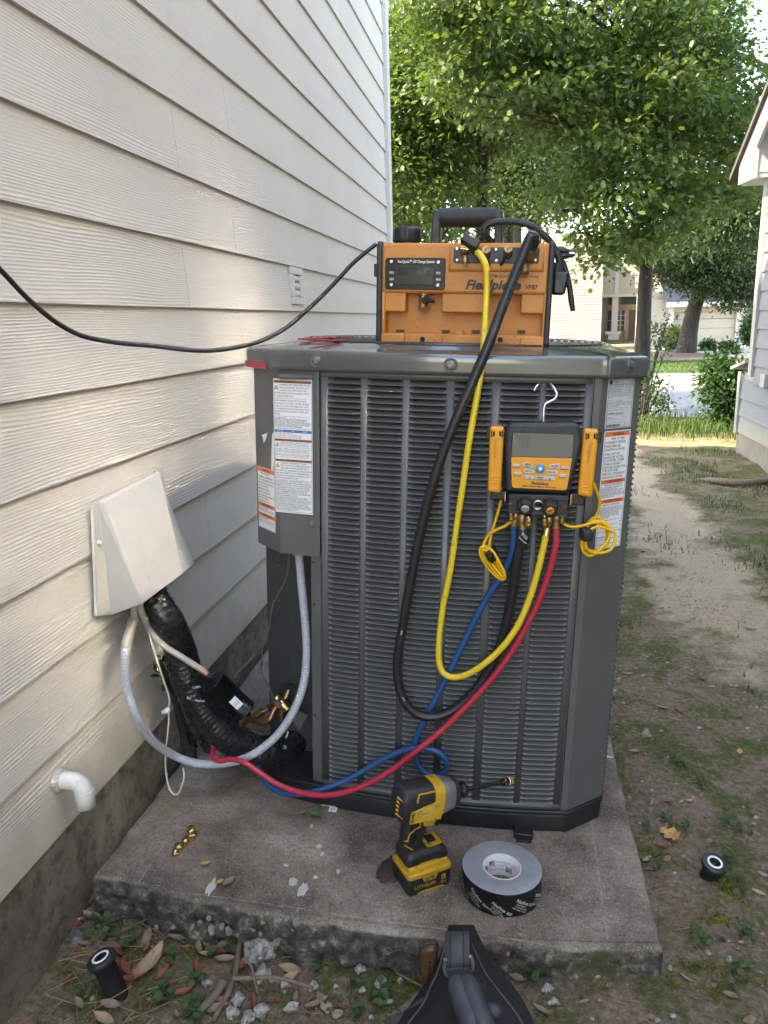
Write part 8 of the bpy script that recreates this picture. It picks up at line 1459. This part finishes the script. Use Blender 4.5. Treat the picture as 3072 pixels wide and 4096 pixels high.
# small round-leaved weeds
M['weed'] = leaf_mat('weed_leaf', (.058, .105, .038), (.09, .15, .035), .6)
def weed(c, u, v, wpx, n, lab, grp, sz=.0066):
    P = wg(c, u, v); R_ = wpx * CROP[c][2] * dist_px(P) / 2; k = MB(); st = MB()
    for i in range(n):
        a = rl.uniform(0, 6.28); rr_ = R_ * math.sqrt(rl.uniform(0, 1)); x, y = P[0] + rr_ * math.cos(a), P[1] + rr_ * math.sin(a) * 1.2; h = rl.uniform(.006, .028); gz = float(ground_z(x, y)); c_ = np.array([x, y, gz + h]); nrm_ = np.array([rl.normal() * .35, rl.normal() * .35 - .25, 1]); nrm_ /= np.linalg.norm(nrm_); s_ = sz * rl.uniform(.55, 1.2)
        e1 = np.cross(nrm_, (0, 1, 0)); e1 /= np.linalg.norm(e1); e2 = np.cross(nrm_, e1); ring_ = [c_ + s_ * (1 - .25 * math.exp(-((t_ - 1.57) / .5) ** 2)) * (e1 * math.cos(t_) + e2 * math.sin(t_)) for t_ in np.linspace(0, 6.283, 9)[:-1]]
        k.add([c_ - nrm_ * s_ * .15] + ring_, [(0, 1 + j, 1 + (j + 1) % 8) for j in range(8)], True); st.tube([(P[0] * .4 + x * .6, P[1] * .4 + y * .6, gz), c_ - nrm_ * .001], .0006, 3)
    n = n
    e = thing('weed', lab, 'weed', P, 'world', grp); k.build('leaf_cluster', M['weed'], e); st.build('stalks', M['weed'], e)
for u, v, w_, n in ((215, 600, 110, 22), (262, 610, 60, 12), (345, 650, 60, 9), (712, 692, 40, 6), (790, 620, 45, 8), (815, 672, 55, 10), (650, 805, 60, 12), (640, 930, 75, 16), (508, 905, 70, 10), (555, 705, 60, 9), (1458, 880, 85, 16), (1362, 962, 40, 7), (1350, 925, 60, 8), (1185, 745, 50, 7), (825, 602, 30, 6), (470, 890, 40, 5), (520, 835, 40, 6), (1350, 830, 40, 6), (640, 975, 50, 8)): weed('F', u, v, w_, n, 'round-leaved green weed before the slab', 'weeds before the slab')
for u, v, w_, n in ((668, 437, 90, 20), (20, 515, 60, 10)): weed('G', u, v, w_, n, 'green weed close to the tool bag', 'weeds beside the bag')
for u, v, w_, n in ((600, 745, 130, 12), (690, 800, 110, 9), (1060, 1040, 100, 9), (1120, 1190, 170, 16), (835, 1600, 120, 12), (1165, 1580, 110, 12), (1110, 1870, 200, 16), (700, 290, 160, 16), (840, 465, 90, 10), (1060, 760, 110, 9), (1170, 820, 140, 10), (520, 1080, 110, 8), (440, 790, 120, 8)): weed('M', u, v, w_, n, 'round-leaved weed in moss right of slab', 'weeds right of the slab')
for u, v in ((955, 1015), (725, 1380), (690, 1410)): weed('N', u, v, 60, 7, 'little weed between slab and foundation', 'weeds in the crack')
P0 = toW(q('D', 640, 1735, 1.76)); P0[2] = .03; e = shrub('small green seedling between the wall and the black pipe', (P0[0], P0[1], .1), [(P0[0], P0[1], .15, .05, .04, .02)], 7, 3, .02, .032, 'weed', 91, 4, name='seedling', cat='seedling')
P0 = toW(q('D', 470, 1250, 1.72)); shrub('green sprig behind the grey conduit near the mossy siding', (P0[0] + .03, P0[1], .1), [(P0[0] + .02, P0[1], P0[2], .03, .04, .05)], 7, 4, .02, .035, 'shrub_leaf', 92, 3, name='seedling', cat='seedling')
# sprinkler heads
def sprinkler(lab, P, tilt, h, r_, turn=0):
    e = thing('sprinkler_head', lab, 'sprinkler', P, 'world', 'pop-up sprinkler heads'); ax_ = np.array(tilt, float); ax_ /= np.linalg.norm(ax_); P = np.array(P, float)
    k = MB(); k.lathe([(r_ * .72, -.05), (r_ * .74, h - .012), (r_ * .8, h - .011)], P, ax_, 26); k.build('riser', M['black_rubber'], e)
    k = MB(); k.lathe([(r_ * .8, h - .012), (r_, h - .010), (r_, h - .001), (r_ * .96, h), (r_ * .58, h + .0005)], P, ax_, 30); cp_ = k.build('cap', M['charcoal'], e)
    k = MB(); k.lathe([(r_ * .60, h + .0004), (r_ * .60, h + .002), (r_ * .45, h + .002), (r_ * .45, h + .0004)], P, ax_, 28); k.build('white_ring', M['white_print'], cp_)
    k = MB(); k.lathe([(r_ * .44, h + .0006), (r_ * .40, h + .0016), (r_ * .2, h + .0012), (r_ * .18, h + .003), (.0001, h + .003)], P, ax_, 22); k.build('nozzle', M['gloss_black'], cp_)
g = wz('M', 905, 1010, .045); sprinkler('low black sprinkler head with white ring in the moss right of the slab', (g[0] + .004, g[1] + .008, .004), (.16, -.22, 1), .042, .0275)
g = wz('F', 222, 683, .075); sprinkler('tall leaning black sprinkler head with white ring near the left foundation', (g[0] + .028, g[1] - .004, -.01), (-.33, .02, 1), .085, .0275)
# uncountable small stuff
n = 3000; pts = scatter(n, -.88, 1.3, .75, 3.2, lambda x, y: np.where((x < .29) & (y > 1.27) & (x > -.88), 0, 1)); n = len(pts); Vb, Fb = rock_v(1, .8, .6, 5, 1); Vb = np.array(Vb); Fb = np.array(Fb); s_ = .0012 + .0075 * rl.random(n) ** 5
V = (Vb[None] * s_[:, None, None] * rl.uniform(.7, 1.3, (n, 1, 3)) + pts[:, None]).reshape(-1, 3); big_mesh('gravel', V, (np.arange(n)[:, None, None] * len(Vb) + Fb[None]).reshape(-1, 3), mat('grit', (.24, .20, .165), .9, var=.5, vs=90), label='fine pale grit and crushed stone scattered in the dirt', cat='gravel', kind='stuff')
def needles(name, lab, pts, L, r_, mt, seed):
    rn_ = np.random.default_rng(seed); n = len(pts); a = rn_.uniform(0, 6.28, n); d = np.stack([np.cos(a), np.sin(a), rn_.uniform(-.1, .25, n)], 1) * (L * rn_.uniform(.3, 1.3, n))[:, None]; sx = np.stack([-np.sin(a), np.cos(a), np.zeros(n)], 1) * r_; up_ = np.array([0, 0, r_ * 1.6]); V = np.stack([pts - sx, pts + sx, pts + up_, pts + d - sx, pts + d + sx, pts + d + up_], 1) + np.array([0, 0, .003]); Fq = np.array([(0, 1, 4, 3), (1, 2, 5, 4), (2, 0, 3, 5)]); big_mesh(name, V.reshape(-1, 3), (np.arange(n)[:, None, None] * 6 + Fq[None]).reshape(-1, 4), mt, label=lab, cat='litter', kind='stuff')
M['needle'] = mat('pine_needle', (.26, .16, .09), .8, var=.4, vs=30)
off_pad = lambda x, y: np.where((x < .29) & (y > 1.26) & (x > -.9), 0, 1)
needles('pine_needles', 'brown pine needles and straw strewn over the dirt', scatter(1100, -.88, 1.4, .8, 3.5, off_pad), .04, .0007, M['needle'], 1)
needles('corner_straw', 'bundle of reddish pine straw by the left foundation', scatter(90, -.88, -.66, .95, 1.28), .09, .0007, M['needle'], 2)
V = []; pts = scatter(5200, -.85, 1.6, .8, 4.6, lambda x, y: off_pad(x, y) * np.clip((fbm(x * 3, y * 3, 8) - .3) * 3, .08, 1)); rn_ = np.random.default_rng(6); nn = rn_.normal(size=(len(pts), 3)) * .35 + [0, 0, 1]; D = rn_.normal(size=(len(pts), 3)); D[:, 2] *= .2
M['crumb'] = mat('leaf_crumb', (.17, .12, .085), .9, var=.5, vs=60); Vv, Fv = leaves(pts + [0, 0, .002], D, .008 + .022 * rn_.random(len(pts)) ** 3, nn, OVL_V, OVL_F, rn_); big_mesh('leaf_litter', Vv, Fv, M['crumb'], label='broken brown leaf crumbs over the dirt', cat='litter', kind='stuff')
# moss: tiny upright sprigs
M['moss'] = leaf_mat('moss_sprig', (.17, .18, .03), (.3, .3, .03), .9)
mp = [scatter(16000, -.85, 1.7, .8, 4.2, lambda x, y: off_pad(x, y) * np.clip((fbm(x * 4 + 3, y * 4, 18) - .5) * 9, 0, 1))]
for c, u, v, w_ in (('F', 1622, 755, 90), ('M', 1000, 1130, 90), ('M', 1150, 1420, 190), ('M', 970, 1495, 80), ('M', 1090, 1258, 90), ('F', 290, 505, 120), ('F', 740, 600, 120), ('M', 900, 1900, 110), ('M', 640, 1800, 120), ('M', 700, 1950, 110), ('L', 900, 1990, 160)):
    g = wg(c, u, v); R_ = w_ * CROP[c][2] * dist_px(g) / 2 * 1.9; a = rl.uniform(0, 6.28, 1500); rr_ = R_ * np.sqrt(rl.uniform(0, 1, 1500)); x, y = g[0] + rr_ * np.cos(a), g[1] + rr_ * np.sin(a) * 1.6; kk = rl.random(1500) < np.clip((fbm(x * 30, y * 30, 41) - .42) * 6, 0, 1) * np.clip(1.2 - rr_ / R_, 0, 1); x, y = x[kk], y[kk]; mp.append(np.stack([x, y, ground_z(x, y)], 1))
grass('moss', 'soft yellow-green moss in patches on the dirt', np.vstack(mp), .0055, .0018, 'moss', 9)
# ------------------------------------------------------------------ fit the lettering to its measured width
bpy.context.view_layer.update()
for o, wd, fill in FIT:
    bb = [c[0] for c in o.bound_box]; bw = max(bb) - min(bb)
    if bw > 1e-6:
        s_ = wd / bw
        if fill or s_ < 1:
            ml = o.matrix_local.copy()
            for i in range(3): ml[i][0] *= s_
            o.matrix_local = ml

# print becomes plain mesh: one lettering mesh per carrier and colour
dg = bpy.context.evaluated_depsgraph_get(); bpy.context.view_layer.update(); grp = {}
for o in [o for o in SC.objects if o.type == 'FONT']: grp.setdefault((o.parent.name, o.data.materials[0].name), []).append(o)
for (pn, mn), L in grp.items():
    V = []; Fc = []
    for o in L:
        me = o.evaluated_get(dg).to_mesh(); ml = o.matrix_local; k0 = len(V)
        if o.name in BEND: V += [tuple(BEND[o.name][0](v.co.x, v.co.y) - BEND[o.name][1]) for v in me.vertices]
        else: V += [tuple(ml @ v.co) for v in me.vertices]
        Fc += [[i + k0 for i in p.vertices] for p in me.polygons]; o.evaluated_get(dg).to_mesh_clear()
    nm = L[0].name.split('.')[0]; par = L[0].parent; mt = L[0].data.materials[0]
    for o in L: bpy.data.objects.remove(o)
    me = bpy.data.meshes.new(nm); me.from_pydata(V, [], Fc); me.materials.append(mt); o = bpy.data.objects.new(nm if nm != 'text_line' else 'lettering', me); COL.objects.link(o); o.parent = par

# things alike that share a label: tell them apart by their order in view
ORD = 'first second third fourth fifth sixth seventh eighth ninth tenth eleventh twelfth thirteenth fourteenth fifteenth sixteenth seventeenth eighteenth nineteenth twentieth'.split()
same = {}
for o in SC.objects:
    if o.parent is None and o.get('group') and o.get('label'): same.setdefault(o['label'], []).append(o)
for lab_, L in same.items():
    if len(L) < 2 or len(L) > 20: continue
    def key_(o): p = CM.T @ (np.array(o.location) - EYE); return CX - F * p[0] / p[2]
    for i, o in enumerate(sorted(L, key=key_)): o['label'] = lab_ + ', ' + ORD[i] + ' of ' + str(len(L)) + ' from the left'
